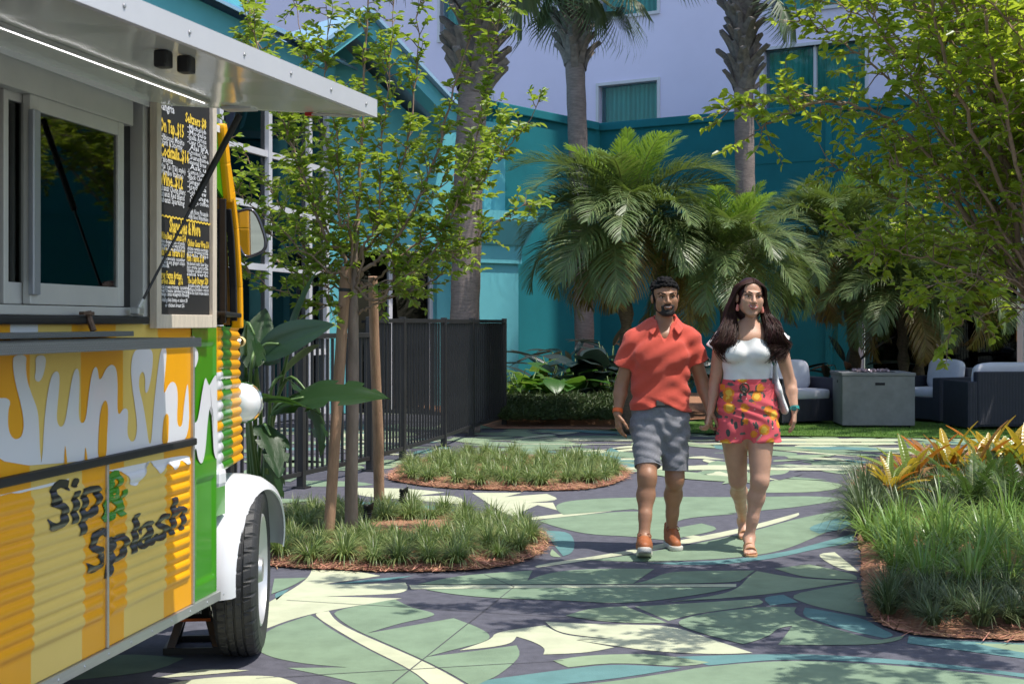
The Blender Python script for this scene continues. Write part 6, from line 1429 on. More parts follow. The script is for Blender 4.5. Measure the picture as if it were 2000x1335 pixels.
# ------------------------------------------------------------------ people: continuous surfaces from blended rounded forms
class SDF:
    def __init__(s, lo, hi, h):
        s.lo = np.array(lo, np.float32); s.h = h; s.n = np.ceil((np.array(hi) - s.lo) / h).astype(int) + 1
        s.g = np.full(s.n, .2, np.float32)
    def _sl(s, lo, hi):
        a = np.maximum(0, np.floor((lo - s.lo) / s.h).astype(int)); b = np.minimum(s.n, np.ceil((hi - s.lo) / s.h).astype(int) + 1)
        if np.any(b <= a): return None
        X = [s.lo[i] + s.h * np.arange(a[i], b[i], dtype=np.float32) for i in range(3)]
        return (slice(a[0], b[0]), slice(a[1], b[1]), slice(a[2], b[2])), X[0][:, None, None], X[1][None, :, None], X[2][None, None, :]
    def _mix(s, sl, d, k, op):
        a = s.g[sl]
        if op == 'sub': a2, b2 = -a, d; hh = np.clip(.5 + .5 * (b2 - a2) / k, 0, 1); s.g[sl] = -(b2 + (a2 - b2) * hh - k * hh * (1 - hh)); return
        hh = np.clip(.5 + .5 * (d - a) / k, 0, 1); s.g[sl] = d + (a - d) * hh - k * hh * (1 - hh)
    def cone(s, a, b, ra, rb, k=.02, sc=(1, 1, 1), clip=None, op='add', fn=None):
        a = np.array(a, np.float32); b = np.array(b, np.float32); sc = np.array(sc, np.float32); r = max(ra, rb); m = r * max(sc.max(), 1) + k * 1.5 + .03
        q = s._sl(np.minimum(a, b) - m, np.maximum(a, b) + m)
        if q is None: return s
        sl, X, Y, Z = q; ab = (b - a) / sc; L2 = float(ab @ ab) + 1e-9
        px, py, pz = (X - a[0]) / sc[0], (Y - a[1]) / sc[1], (Z - a[2]) / sc[2]
        t = np.clip((px * ab[0] + py * ab[1] + pz * ab[2]) / L2, 0, 1)
        d = (np.sqrt((px - t * ab[0]) ** 2 + (py - t * ab[1]) ** 2 + (pz - t * ab[2]) ** 2) - (ra + (rb - ra) * t)) * sc.min()
        if clip is not None:
            for (p0, n) in clip: d = np.maximum(d, (X - p0[0]) * n[0] + (Y - p0[1]) * n[1] + (Z - p0[2]) * n[2])
        if fn is not None: d = fn(d, X, Y, Z)
        s._mix(sl, d, k, op); return s
    def ell(s, c, r, k=.015, R=None, op='add', clip=None):
        c = np.array(c, np.float32); r = np.array(r, np.float32); m = r.max() + k * 1.5 + .01; q = s._sl(c - m, c + m)
        if q is None: return s
        sl, X, Y, Z = q; x, y, z = X - c[0], Y - c[1], Z - c[2]
        if R is not None:
            R = np.array(R, np.float32); x, y, z = R[0, 0] * x + R[1, 0] * y + R[2, 0] * z, R[0, 1] * x + R[1, 1] * y + R[2, 1] * z, R[0, 2] * x + R[1, 2] * y + R[2, 2] * z
        k0 = np.sqrt((x / r[0]) ** 2 + (y / r[1]) ** 2 + (z / r[2]) ** 2); k1 = np.sqrt((x / r[0] ** 2) ** 2 + (y / r[1] ** 2) ** 2 + (z / r[2] ** 2) ** 2) + 1e-6
        d = k0 * (k0 - 1) / k1
        if clip is not None:
            for (p0, n) in clip: d = np.maximum(d, (X - p0[0]) * n[0] + (Y - p0[1]) * n[1] + (Z - p0[2]) * n[2])
        s._mix(sl, d, k, op); return s
    def warp(s, fn):
        X = s.lo[0] + s.h * np.arange(s.n[0])[:, None, None]; Y = s.lo[1] + s.h * np.arange(s.n[1])[None, :, None]; Z = s.lo[2] + s.h * np.arange(s.n[2])[None, None, :]
        s.g = fn(s.g, X, Y, Z).astype(np.float32); return s
    def at(s, p):
        i = np.clip(((np.array(p) - s.lo) / s.h).astype(int), 0, s.n - 2); f = np.clip((np.array(p) - s.lo) / s.h - i, 0, 1); c = s.g[i[0]:i[0] + 2, i[1]:i[1] + 2, i[2]:i[2] + 2]
        c = c[0] * (1 - f[0]) + c[1] * f[0]; c = c[0] * (1 - f[1]) + c[1] * f[1]; return float(c[0] * (1 - f[2]) + c[1] * f[2])
    def hit(s, p, d, n=80, st=.003):
        p = np.array(p, float); d = np.array(d, float)
        for _ in range(n):
            v = s.at(p)
            if v < 0: break
            p = p + d * max(.0006, min(st, v))
        return Vector(p)
    def mesh(s, name, material, smooth=2):
        f = s.g; ins = f < 0; c = np.zeros(np.array(f.shape) - 1, np.int8)
        cor = [(i, j, k) for i in (0, 1) for j in (0, 1) for k in (0, 1)]
        nx, ny, nz = f.shape
        for (i, j, k) in cor: c += ins[i:nx - 1 + i, j:ny - 1 + j, k:nz - 1 + k]
        act = (c > 0) & (c < 8); idx = np.full(act.shape, -1, np.int64); co = np.argwhere(act); idx[act] = np.arange(len(co))
        acc = np.zeros((len(co), 3)); cnt = np.zeros(len(co))
        for a in cor:
            for ax in range(3):
                if a[ax]: continue
                b = list(a); b[ax] = 1
                fa = f[co[:, 0] + a[0], co[:, 1] + a[1], co[:, 2] + a[2]]; fb = f[co[:, 0] + b[0], co[:, 1] + b[1], co[:, 2] + b[2]]
                m = (fa < 0) != (fb < 0); t = fa[m] / (fa[m] - fb[m]); p = np.tile(np.array(a, float), (m.sum(), 1)); p[:, ax] += t; acc[m] += p; cnt[m] += 1
        V = s.lo + s.h * (co + acc / cnt[:, None]); Fs = []
        for ax in range(3):
            o1, o2 = (ax + 1) % 3, (ax + 2) % 3; sa = [slice(None)] * 3; sb = [slice(None)] * 3; sa[ax] = slice(0, -1); sb[ax] = slice(1, None)
            e = np.argwhere(ins[tuple(sa)] != ins[tuple(sb)]); e = e[(e[:, o1] > 0) & (e[:, o2] > 0) & (e[:, o1] < f.shape[o1] - 1) & (e[:, o2] < f.shape[o2] - 1)]
            q = []
            for (d1, d2) in ((1, 1), (0, 1), (0, 0), (1, 0)):
                p = e.copy(); p[:, o1] -= d1; p[:, o2] -= d2; q.append(idx[p[:, 0], p[:, 1], p[:, 2]])
            q = np.stack(q, 1); flip = ~ins[e[:, 0], e[:, 1], e[:, 2]]; q[flip] = q[flip][:, ::-1]; Fs.append(q)
        F = np.concatenate(Fs, 0); F = F[(F >= 0).all(1)]
        for _ in range(smooth):      # relax the surface a little
            sm = np.zeros_like(V); ct = np.zeros(len(V))
            for i in range(4):
                a, b = F[:, i], F[:, (i + 1) % 4]
                for ax in range(3): sm[:, ax] += np.bincount(a, V[b, ax], len(V)) + np.bincount(b, V[a, ax], len(V))
                ct += np.bincount(a, minlength=len(V)) + np.bincount(b, minlength=len(V))
            V = V * .5 + .5 * sm / np.maximum(ct, 1)[:, None]
        return np_mesh(name, V, F, material, smooth=True)
def head_forms(s, c, R, k, ear=True, fem=False, wx=1.0):
    """skull, jaw, nose, ears ... blended into s; c centre, R 3x3, k size"""
    Rm = np.array(R); q = lambda x, y, z: np.array(c) + Rm @ (np.array((x * wx, y, z)) * k)
    E = lambda p, r, kk=.012, op='add': s.ell(q(*p), [a * k * (wx if i == 0 else 1) for i, a in enumerate(r)], kk, Rm, op)
    E((0, .012, .036), (.073, .092, .082)); E((0, -.020, -.032), (.058 if not fem else .055, .066, .082 if not fem else .080), .02)
    for sg in (-1, 1):
        s.cone(q(sg * .047, .0, -.058), q(sg * .018, -.060, -.096), .020 * k if not fem else .016 * k, .020 * k if not fem else .016 * k, .02)
        E((sg * .040, -.060, -.020), (.024, .020, .022), .024); E((sg * .036, -.052, -.054), (.024, .020, .030), .028)
        if ear: E((sg * .075, .008, -.008), (.010, .019, .031), .006)
    E((0, -.070, -.100), (.022, .018, .018), .014)
    s.cone(q(-.036, -.078, .022), q(.036, -.078, .022), .011 * k, .011 * k, .014)
    for sg in (-1, 1): E((sg * .031, -.097, .003), (.016, .0125, .010), .012, 'sub')
    s.cone(q(0, -.086, .008), q(0, -.107, -.030), .0075 * k, .012 * k, .010); 
    for sg in (-1, 1): E((sg * .012, -.094, -.034), (.009, .010, .008), .006)
    E((0, -.080, -.062), (.026, .014, .015), .012)
    return q
def hand(s, w, f, n, side, k=1.0, curl=.5, spread=.0, thumb=.6):
    """palm, four fingers of unequal length and a thumb; f fingers' direction, n palm direction, side +1/-1 for the thumb"""
    w = Vector(w); f = Vector(f).normalized(); n = Vector(n); n = (n - f * n.dot(f)).normalized(); sd = f.cross(n) * side
    for i in range(4): s.cone(w + sd * (.010 - .007 * i) * k, w + f * .083 * k + sd * (.029 - .0195 * i) * k, .014 * k, .0135 * k, .010)
    for i, ln in enumerate((.072, .080, .074, .058)):
        b = w + f * .085 * k + sd * (.029 - .0195 * i) * k; d = (f + sd * (1.5 - i) * spread).normalized(); ang = curl * (.55 + .1 * i); p = b; rad = (.0092, .0095, .0090, .0080)[i] * k
        for j, fr in enumerate((.45, .30, .25)):
            d2 = (d * math.cos(ang) + n * math.sin(ang)).normalized(); p2 = p + d2 * ln * fr * k; s.cone(p, p2, rad * (1 - .08 * j), rad * (.92 - .08 * j), .003); p = p2; ang += curl * .75
    p = w + f * .02 * k + sd * .026 * k; d = (f * .75 + sd * .55 + n * .35).normalized()
    for j, ln in enumerate((.040, .032, .026)):
        p2 = p + d * ln * k; s.cone(p, p2, (.0135, .0105, .0095)[j] * k, (.011, .0098, .0080)[j] * k, .006); p = p2; d = (d + f * .35 - sd * .35 * thumb + n * .15).normalized()
def ring(mb, c, ax, rx, ry, w, t, n=28, xdir=(1, 0, 0)):
    """flat band round an axis"""
    ax = Vector(ax).normalized(); x = Vector(xdir); x = (x - ax * ax.dot(x)).normalized(); y = ax.cross(x); vs = []
    for k in range(n):
        a = 2 * math.pi * k / n
        for (h, e) in ((-w / 2, 0), (-w / 2, t), (w / 2, t), (w / 2, 0)): vs.append(Vector(c) + x * math.cos(a) * (rx + e) + y * math.sin(a) * (ry + e) + ax * h)
    mb.add(vs, [(4 * k + j, 4 * k + (j + 1) % 4, 4 * ((k + 1) % n) + (j + 1) % 4, 4 * ((k + 1) % n) + j) for k in range(n) for j in range(4)])
def face_parts(person, s, q, Rm, k, lipcol, browcol, eyecol, teeth=True, open_=.004, smile=.010, browr=.005, mouthw=.026):
    fw = -(np.array(Rm) @ np.array((0, 1, 0))) 
    on = lambda x, z, lift=.0: s.hit(q(x, -.16, z), -fw, st=.004) + Vector(fw) * lift
    for sg in (-1, 1):
        cpos = s.hit(q(sg * .031, -.14, .003), -fw)
        b = MB(); 
        nu, nv = 12, 8; Rr = Matrix([list(r) for r in np.array(Rm)])
        def blob(c, r, col, nm, par):
            m = MB(); vs = []
            for i in range(nv + 1):
                ph = -math.pi / 2 + math.pi * i / nv
                for j in range(nu):
                    th = 2 * math.pi * j / nu; vs.append(c + Rr @ Vector((r[0] * math.cos(ph) * math.cos(th), r[1] * math.cos(ph) * math.sin(th), r[2] * math.sin(ph))))
            m.add(vs, [(i * nu + j, i * nu + (j + 1) % nu, (i + 1) * nu + (j + 1) % nu, (i + 1) * nu + j) for i in range(nv) for j in range(nu)]); return m.build(nm, col, par, smooth=True)
        e = blob(cpos - Vector(fw) * .002, (.0115 * k, .006 * k, .0048 * k), mat('eye_white', (.62, .6, .58), .3), 'eye', person)
        blob(cpos + Vector(fw) * .0028, (.0062 * k, .0022 * k, .0052 * k), eyecol, 'iris', e)
        b = MB(); pts = [on(sg * (.014 + .036 * t), .0095 * math.sin(math.pi * t) + .0055, .0005) for t in (0, .25, .5, .75, 1)]; b.tube(pts, .0022 * k, 5); b.build('eyelid', browcol, person, smooth=True)
        b = MB(); pts = [on(sg * (.012 + .042 * t), .022 + .008 * math.sin(math.pi * t * .8), .001) for t in (0, .25, .5, .75, 1)]; b.tube(pts, [browr * .8, browr, browr, browr * .8, browr * .4], 6); b.build('eyebrow', browcol, person, smooth=True)
    ts = [-1 + .25 * i for i in range(9)]; zc = -.060
    up = [on(mouthw * t, zc + smile * t * t + open_ * (1 - t * t), .0012) for t in ts]; dn = [on(mouthw * t, zc + smile * t * t - open_ * 1.9 * (1 - t * t), .0012) for t in ts]
    if teeth:
        b = MB(); b.add([p + Vector(fw) * .0004 for p in up] + [p.lerp(u, .12) + Vector(fw) * .0004 for p, u in zip(dn, up)], [(i, i + 1, 10 + i, 9 + i) for i in range(8)]); b.build('teeth', mat('teeth', (.85, .84, .80), .3), person, smooth=True)
    b = MB(); b.tube(up, [.0015, .003, .0036, .0038, .0034, .0038, .0036, .003, .0015], 6); b.build('upper_lip', lipcol, person, smooth=True)
    b = MB(); b.tube(dn, [.0015, .003, .004, .0045, .0048, .0045, .004, .003, .0015], 6); b.build('lower_lip', lipcol, person, smooth=True)
def sdfobj(s, name, m, parent, smooth=2): return link(name, s.mesh(name, m, smooth), parent)
def skinmat(name, col, red):
    m = mat(name, col, .46, var=.10, vscale=10, bump=.12, bscale=140, sss=.12, spec=.45); return m

# ------------------------------------------------------------------ the man
MR = Vector(((1292 - 1000) / FOC * 9.15, 9.15, 0))
man = thing('person', 'man in coral polo shirt and grey shorts walking hand in hand', 'person', tuple(MR))
def m_(px, py, dd=0.0): return P(px, py, 9.15 + dd) - MR
SK1 = skinmat('skin_brown', (.34, .168, .094), 0)
s = SDF((-.42, -.55, -.02), (.45, .32, 1.80), .0046)
hc = m_(1299, 581, -.02); hR = Euler((.02, -.03, .10)).to_matrix(); hq = head_forms(s, hc, hR, .97, wx=1.12)
s.cone(m_(1296, 645, .03), m_(1298, 600, .02), .058, .053, .03); s.cone(m_(1270, 650, .03), m_(1322, 650, .03), .045, .045, .04); s.ell(m_(1297, 658, -.03), (.09, .062, .055), .04)
s.cone(m_(1291, 672, .02), m_(1290, 775, .01), .155, .135, .03, sc=(1, .62, 1)); s.cone(m_(1289, 785, .01), m_(1289, 825, .01), .145, .14, .03, sc=(1, .66, 1))
# arms
for (sh, el, wr, r) in ((m_(1238, 668, .02), m_(1214, 752, .05), m_(1206, 808, -.02), 1), (m_(1345, 664, .02), m_(1371, 745, .05), m_(1386, 800, -.03), 1)):
    s.cone(sh, el, .055, .043, .02); ub = Vector(sh).lerp(el, .45) + Vector((0, -.012, 0)); s.cone(Vector(sh).lerp(el, .3), ub, .046, .044, .02)
    fm = Vector(el).lerp(wr, .3); s.cone(el, fm, .042, .043, .02); s.cone(fm, wr, .043, .027, .02); s.cone(el, Vector(el) + (Vector(wr) - Vector(el)) * .05, .041, .04, .01)
hand(s, m_(1206, 808, -.02), (.10, -.10, -1), (.85, .25, 0), 1, 1.0, .42, .03)
hand(s, m_(1386, 800, -.03), (-.10, -.05, -1), (.8, .3, 0), 1, 1.0, .9, .0)
# legs
HK = [(m_(1262, 832), m_(1264, 932, -.17), m_(1258, 1046, -.27)), (m_(1316, 832), m_(1318, 934, -.02), m_(1311, 1036, .13))]
for (hp_, kn, an) in HK:
    hp_, kn, an = Vector(hp_), Vector(kn), Vector(an); s.cone(hp_, kn, .088, .060, .03); s.cone(kn + Vector((0, -.015, .01)), kn + Vector((0, -.018, -.03)), .047, .043, .02)
    cf = kn.lerp(an, .32) + Vector((0, .022, 0)); s.cone(kn, cf, .052, .055, .03); s.cone(cf, kn.lerp(an, .7) + Vector((0, .008, 0)), .055, .038, .03); s.cone(kn.lerp(an, .65), an, .040, .035, .02); s.cone(an, an + Vector((0, -.10, -.05)), .035, .028, .02)
face_s = s
sdfobj(s, 'body', SK1, man)
M_HAIRB = mat('black_hair', (.007, .006, .006), .75, bump=.8, bscale=180, spec=.2)
M_DKBR = mat('dark_brown_iris', (.03, .015, .01), .2)
face_parts(man, s, hq, hR, .95, mat('lip_brown', (.28, .10, .07), .4), M_HAIRB, M_DKBR, open_=.0045, smile=.007, mouthw=.027)
hs_ = SDF(np.array(hc) - .15, np.array(hc) + .16, .003); E = lambda p, r, kk=.01, op='add': hs_.ell(hq(*p), [a * .95 for a in r], kk, np.array(hR), op)
E((0, .020, .048), (.084, .096, .080)); E((0, -.075, .005), (.072, .080, .062), .006, 'sub'); E((0, .0, -.115), (.12, .12, .095), .008, 'sub')
rr_ = random.Random(4)
for k in range(210):
    v = Vector(rv(np.random.default_rng(k + 900))); 
    if v.z < .05 or (v.y < -.25 and v.z < .58): continue
    p = (v.x * .078, v.y * .093 + .016, v.z * .083 + .048); hs_.ell(hq(*p), [rr_.uniform(.009, .014)] * 3, .003)
for k in range(34):
    a = math.radians(-68 + 4 * k + rr_.uniform(-3, 3)); zz = .064 + .018 * math.cos(a) + rr_.uniform(-.004, .006); hs_.ell(hq(math.sin(a) * .074, .012 - math.cos(a) * .090, zz), [rr_.uniform(.008, .012)] * 3, .003)
for sg in (-1, 1): hs_.cone(hq(sg * .069, -.006, .03), hq(sg * .066, -.012, -.02), .010, .007, .01)
sdfobj(hs_, 'hair', M_HAIRB, man, 1)
bs = SDF(np.array(hc) - .15, np.array(hc) + .12, .0028)
for sg in (-1, 1):
    bs.cone(hq(sg * .060, -.004, -.030), hq(sg * .049, -.008, -.066), .010, .0185, .01); bs.cone(hq(sg * .049, -.008, -.064), hq(sg * .020, -.062, -.100), .0215, .0225, .012); bs.cone(hq(sg * .005, -.094, -.0465), hq(sg * .030, -.078, -.058), .0075, .008, .006); bs.cone(hq(sg * .030, -.078, -.058), hq(sg * .026, -.076, -.090), .009, .012, .008)
bs.ell(hq(0, -.072, -.102), [.027, .022, .022], .012, np.array(hR)); bs.ell(hq(0, -.086, -.083), [.012, .010, .007], .006, np.array(hR)); bs.ell(hq(0, -.112, -.063), [.031, .034, .0125], .004, np.array(hR), 'sub')
sdfobj(bs, 'beard', mat('beard_black', (.016, .013, .012), .6, bump=.8, bscale=260), man, 1)
# polo shirt
def polo_mat():
    m = mat('coral_polo', (.66, .075, .04), .75, var=.06, vscale=6, sheen=.2); N = m.node_tree.nodes; L = m.node_tree.links; b = N['Principled BSDF']; tc = N.new('ShaderNodeTexCoord')
    w = N.new('ShaderNodeTexWave'); w.bands_direction = 'Z'; w.inputs['Scale'].default_value = 48; w.inputs['Distortion'].default_value = 2.2; w.inputs['Detail Scale'].default_value = 6; L.new(tc.outputs['Object'], w.inputs[0])
    v = N.new('ShaderNodeTexVoronoi'); v.inputs['Scale'].default_value = 140; L.new(tc.outputs['Object'], v.inputs[0]); mu = N.new('ShaderNodeMath'); mu.operation = 'ADD'; L.new(w.outputs['Fac'], mu.inputs[0]); L.new(v.outputs['Distance'], mu.inputs[1])
    bp = N.new('ShaderNodeBump'); bp.inputs['Distance'].default_value = .004; bp.inputs['Strength'].default_value = .6; L.new(mu.outputs[0], bp.inputs['Height']); L.new(bp.outputs[0], b.inputs['Normal']); return m
M_POLO = polo_mat()
s = SDF((-.36, -.26, .84), (.38, .26, 1.52), .0046)
s.cone(m_(1291, 690, .015), m_(1289, 800, .0), .183, .192, .04, sc=(1, .66, 1)); s.cone(m_(1238, 666, .02), m_(1347, 662, .02), .064, .064, .05); s.cone(m_(1291, 665, .01), m_(1291, 700, .0), .150, .165, .05, sc=(1, .66, 1))
for (x0, y0, x1, y1) in ((1276, 640, 1244, 660), (1318, 638, 1342, 658)): s.cone(m_(x0, y0, .03), m_(x1, y1, .025), .050, .050, .04)
for (sh, en, dd) in ((m_(1237, 668, .02), m_(1219, 716, .035), 0), (m_(1347, 664, .02), m_(1363, 707, .035), 0)):
    sh, en = Vector(sh), Vector(en); d = (en - sh).normalized(); s.cone(sh, en + d * .05, .068, .078, .035, clip=[(en, d)])
for sg in (-1, 1): s.ell(m_(1291 + sg * 24, 692, -.085), (.08, .03, .07), .06)
zh = lambda X: .893 + .050 * np.exp(-((X - .005) / .085) ** 2) - .006 * np.sin(X * 9)
def folds(g, X, Y, Z):
    w = np.clip((1.25 - Z) / .3, 0, 1); f = .0055 * w * np.sin(46 * Z + 15 * X + 3.2 * np.sin(11 * X + 4 * Z)) + .0032 * np.sin(22 * X - 30 * Z + 2.5 * np.sin(17 * Z)) * np.clip((1.3 - Z) / .15, .25, 1) + .003 * np.sin(60 * Z - 35 * X + 20 * Y)
    lo = np.clip((1.0 - Z) / .08, 0, 1); f = f + .007 * lo * np.sin(70 * Z + 6 * np.sin(8 * X))
    return np.maximum(g + f, zh(X) - Z)
s.warp(folds)
s.cone(m_(1297, 655, .03), m_(1298, 610, .01), .064, .072, .006, op='sub'); s.cone(m_(1298, 628, -.06), m_(1299, 668, -.122), .050, .008, .003, op='sub')
shirt = sdfobj(s, 'polo_shirt', M_POLO, man, 1)
cs_ = SDF(np.array(m_(1297, 640)) - .14, np.array(m_(1297, 640)) + .14, .003)
col_l = [m_(1279, 618, .06), m_(1273, 626, .01), m_(1275, 634, -.045), m_(1281, 641, -.085)]; col_r = [m_(1318, 616, .06), m_(1324, 624, .01), m_(1323, 632, -.045), m_(1317, 640, -.085)]
for cl, sg in ((col_l, -1), (col_r, 1)):
    for i in range(3):
        a, c = Vector(cl[i]), Vector(cl[i + 1])
        for j, t in enumerate((0, .25, .5, .75, 1.0)):
            off = Vector((sg * .026, -.022, -.040)) * t * (1 if i > 0 else .8); cs_.cone(a + off, c + off * (1.0 if i < 2 else .9), .0065, .0065, .006)
cs_.cone(col_l[0], m_(1298, 618, .095), .009, .009, .006); cs_.cone(m_(1298, 618, .095), col_r[0], .009, .009, .006)
sdfobj(cs_, 'collar', M_POLO, shirt, 2)
# shorts
def cloth(name, col, sc_=240): return mat(name, col, .85, var=.16, vscale=90, bump=.35, bscale=sc_, sheen=.1)
M_SHORT = cloth('grey_chambray', (.19, .19, .21))
s = SDF((-.28, -.36, .44), (.28, .26, .98), .0046)
s.cone(m_(1289, 790, .01), m_(1289, 828, .01), .176, .186, .03, sc=(1, .70, 1))
for (a, bb) in ((m_(1263, 832, .0), m_(1264.5, 907, -.115)), (m_(1315, 832, .0), m_(1319, 914, -.02))):
    a, bb = Vector(a), Vector(bb); d = (bb - a).normalized(); s.cone(a, bb + d * .05, .103, .078, .03, sc=(1, 1.02, 1), clip=[(bb, d)])
def sf(g, X, Y, Z): return np.maximum(g + .004 * np.sin(48 * Z + 22 * X + 3 * np.sin(25 * X) + 9 * Y) + .003 * np.sin(38 * X - 60 * Z + 14 * Y) + .0022 * np.sin(95 * Z + 40 * Y + 30 * X), Z - .928)
s.warp(sf); shorts = sdfobj(s, 'shorts', M_SHORT, man, 1)
for (c, d, r, t0) in ((m_(1264.5, 904, -.112), (0, -.46, -1), .081, 0), (m_(1319, 911, -.018), (0, -.06, -1), .081, 0)):
    b = MB(); ring(b, c, d, r, r, .045, .003); b.build('shorts_cuff', M_SHORT, shorts, smooth=40)
b = MB(); ring(b, m_(1289, 787, .01), (0, 0, 1), .178, .126, .034, .006, 40); b.build('belt', mat('black_leather', (.015, .014, .014), .4), man, smooth=40)
bp_ = m_(1290, 787, -.124); b = MB(); b.box(bp_, (.055, .008, .036), bev=.003); b.box(bp_ + Vector((.0, -.002, 0)), (.04, .009, .02)); b.build('belt_buckle', mat('dark_buckle', (.12, .11, .10), .35, metal=.8), man)
b = MB(); ring(b, m_(1206.5, 802, -.016), (m_(1206, 808, -.02) - m_(1213, 755, .05)), .030, .030, .026, .003); b.build('wristband', mat('orange_band', (.75, .13, .02), .5), man, smooth=40)
# shoes
M_TAN = mat('tan_leather', (.36, .11, .035), .55, var=.15, vscale=20, bump=.2, bscale=100); M_SOLE = mat('off_white_rubber', (.62, .58, .50), .6)
def shoe(an, pitch, yaw, nm='shoe'):
    """an: ankle; built flat, then turned about the heel"""
    M4 = Matrix.Translation(an) @ Matrix.Rotation(yaw, 4, 'Z') @ Matrix.Rotation(pitch, 4, 'X')
    s = SDF((-.075, -.24, -.14), (.075, .10, .08), .0034)
    s.cone((0, .035, -.055), (0, -.02, -.055), .042, .045, .02, sc=(.95, 1, 1)); s.cone((0, -.02, -.062), (-.004, -.165, -.082), .045, .030, .03, sc=(1.05, 1, 1)); s.cone((0, .022, -.02), (0, .015, .022), .044, .042, .02, clip=[((0, 0, .022), (0, -.25, 1))]); s.cone((0, -.01, -.02), (0, -.09, -.055), .034, .032, .03)
    s.warp(lambda g, X, Y, Z: np.maximum(g, -.098 - Z)); s.cone((0, .015, .06), (0, .012, .0), .034, .034, .004, op='sub')
    o = sdfobj(s, nm, M_TAN, man); o.matrix_basis = M4
    so = SDF((-.08, -.25, -.15), (.08, .11, -.05), .0034); so.cone((0, .038, -.105), (0, -.02, -.105), .044, .043, .02); so.cone((0, -.02, -.105), (-.003, -.165, -.105), .043, .044, .03); so.warp(lambda g, X, Y, Z: np.maximum(np.maximum(g, -.124 - Z), Z + .092))
    sdfobj(so, 'sole', M_SOLE, o)
    for k in range(4):
        y = -.035 - .022 * k; z = -.018 - .011 * k; b = MB(); b.tube(catmull([(-.030, y + .008, z - .008), (-.01, y, z + .010), (.012, y - .006, z + .010), (.030, y - .004, z - .008)], 4), .0035, 6); b.build('lace', mat('brown_lace', (.22, .07, .03), .7), o, smooth=True)
    b = MB(); b.tube(catmull([(0, -.03, .0), (-.03, -.045, .012), (-.04, -.05, -.012), (-.01, -.045, -.006)], 5), .003, 6); b.tube(catmull([(0, -.03, .0), (.03, -.045, .014), (.042, -.05, -.008), (.01, -.045, -.006)], 5), .003, 6); b.build('lace_bow', mat('brown_lace', (.22, .07, .03), .7), o, smooth=True)
    return o
shoe(Vector(HK[0][2]) + Vector((0, .0, -.006)), -.30, -.06); a2 = Vector(HK[1][2]); shoe(Vector((a2.x, a2.y, .125)), .0, .10)

# ------------------------------------------------------------------ the woman
WR = Vector(((1460 - 1000) / FOC * 9.1, 9.1, 0))
woman = thing('person', 'woman with long dark hair in white top and pink floral shorts', 'person', tuple(WR))
def f_(px, py, dd=0.0): return P(px, py, 9.1 + dd) - WR
SK2 = skinmat('skin_tan', (.54, .30, .20), 0)
s = SDF((-.40, -.40, -.02), (.42, .85, 1.80), .0048)
wc_ = f_(1465, 581, -.02); wR = Euler((-.03, .08, .10)).to_matrix(); wq = head_forms(s, wc_, wR, 1.06, fem=True, wx=1.03)
s.cone(f_(1463, 648, .03), f_(1465, 605, .02), .047, .043, .03); s.cone(f_(1425, 656, .03), f_(1503, 655, .03), .040, .040, .04)
s.cone(f_(1460, 668, .01), f_(1458, 740, .01), .145, .128, .04, sc=(1, .62, 1)); s.cone(f_(1460, 760, .01), f_(1461, 815, .01), .145, .165, .04, sc=(1, .68, 1)); s.ell(f_(1460, 662, -.03), (.12, .06, .05), .04)
for (sh, el, wr) in ((f_(1409, 664, .02), f_(1395, 752, .06), f_(1387, 806, .0)), (f_(1520, 663, .02), f_(1544, 748, .06), f_(1552, 800, -.02))):
    sh, el, wr = Vector(sh), Vector(el), Vector(wr); s.cone(sh, el, .050, .036, .02); s.cone(el, el.lerp(wr, .3), .036, .035, .02); s.cone(el.lerp(wr, .3), wr, .035, .023, .02)
hand(s, f_(1387, 806, .0), (-.16, -.08, -1), (-.8, .4, 0), 1, .9, .85, .0); hand(s, f_(1552, 800, -.02), (-.08, -.10, -1), (-.85, .3, 0), 1, .92, .30, .02)
WK = [(f_(1432, 822), f_(1441, 936, .14), f_(1451, 1016, .60)), (f_(1486, 822), f_(1484, 938, -.08), f_(1463, 1050, -.06))]
for (hp_, kn, an) in WK:
    hp_, kn, an = Vector(hp_), Vector(kn), Vector(an); s.cone(hp_, kn, .098, .058, .03); s.cone(kn + Vector((0, -.012, .0)), kn + Vector((0, -.015, -.02)), .044, .042, .02)
    cf = kn.lerp(an, .30) + Vector((0, .018, 0)); s.cone(kn, cf, .048, .052, .03); s.cone(cf, kn.lerp(an, .7), .052, .034, .03); s.cone(kn.lerp(an, .65), an, .036, .029, .02)
# front foot flat, rear foot on its toes
def bare_foot(an, heel, ball, toe):
    an, heel, ball, toe = map(Vector, (an, heel, ball, toe)); s.cone(an, heel, .029, .027, .02); s.cone(an, ball, .030, .022, .025, sc=(1.25, 1, 1)); s.cone(heel, ball, .024, .021, .02, sc=(1.3, 1, 1)); dx = (toe - ball)
    for i in range(5): 
        o = Vector(((i - 2) * .0165, abs(i - 1) * .006, 0)); s.cone(ball + o * .8, toe + o, .0115 if i else .014, .0085 if i else .011, .006)
a1 = Vector(WK[1][2]); fz = .03
bare_foot(a1, (a1.x + .004, a1.y + .045, .034), (a1.x - .012, a1.y - .115, .030), (a1.x - .016, a1.y - .165, .022))
a0 = Vector(WK[0][2]); bare_foot(a0, a0 + Vector((0, .045, -.02)), (a0.x - .002, a0.y - .075, .032), (a0.x - .004, a0.y - .125, .022))
sdfobj(s, 'body', SK2, woman)
M_HAIRD = mat('dark_brown_hair', (.045, .019, .013), .48, island=.6, spec=.3); M_BROWW = mat('dark_brow', (.03, .015, .01), .6)
face_parts(woman, s, wq, wR, 1.05, mat('lip_pink', (.42, .10, .10), .35), M_BROWW, M_DKBR, open_=.0062, smile=.009, browr=.0038, mouthw=.027)
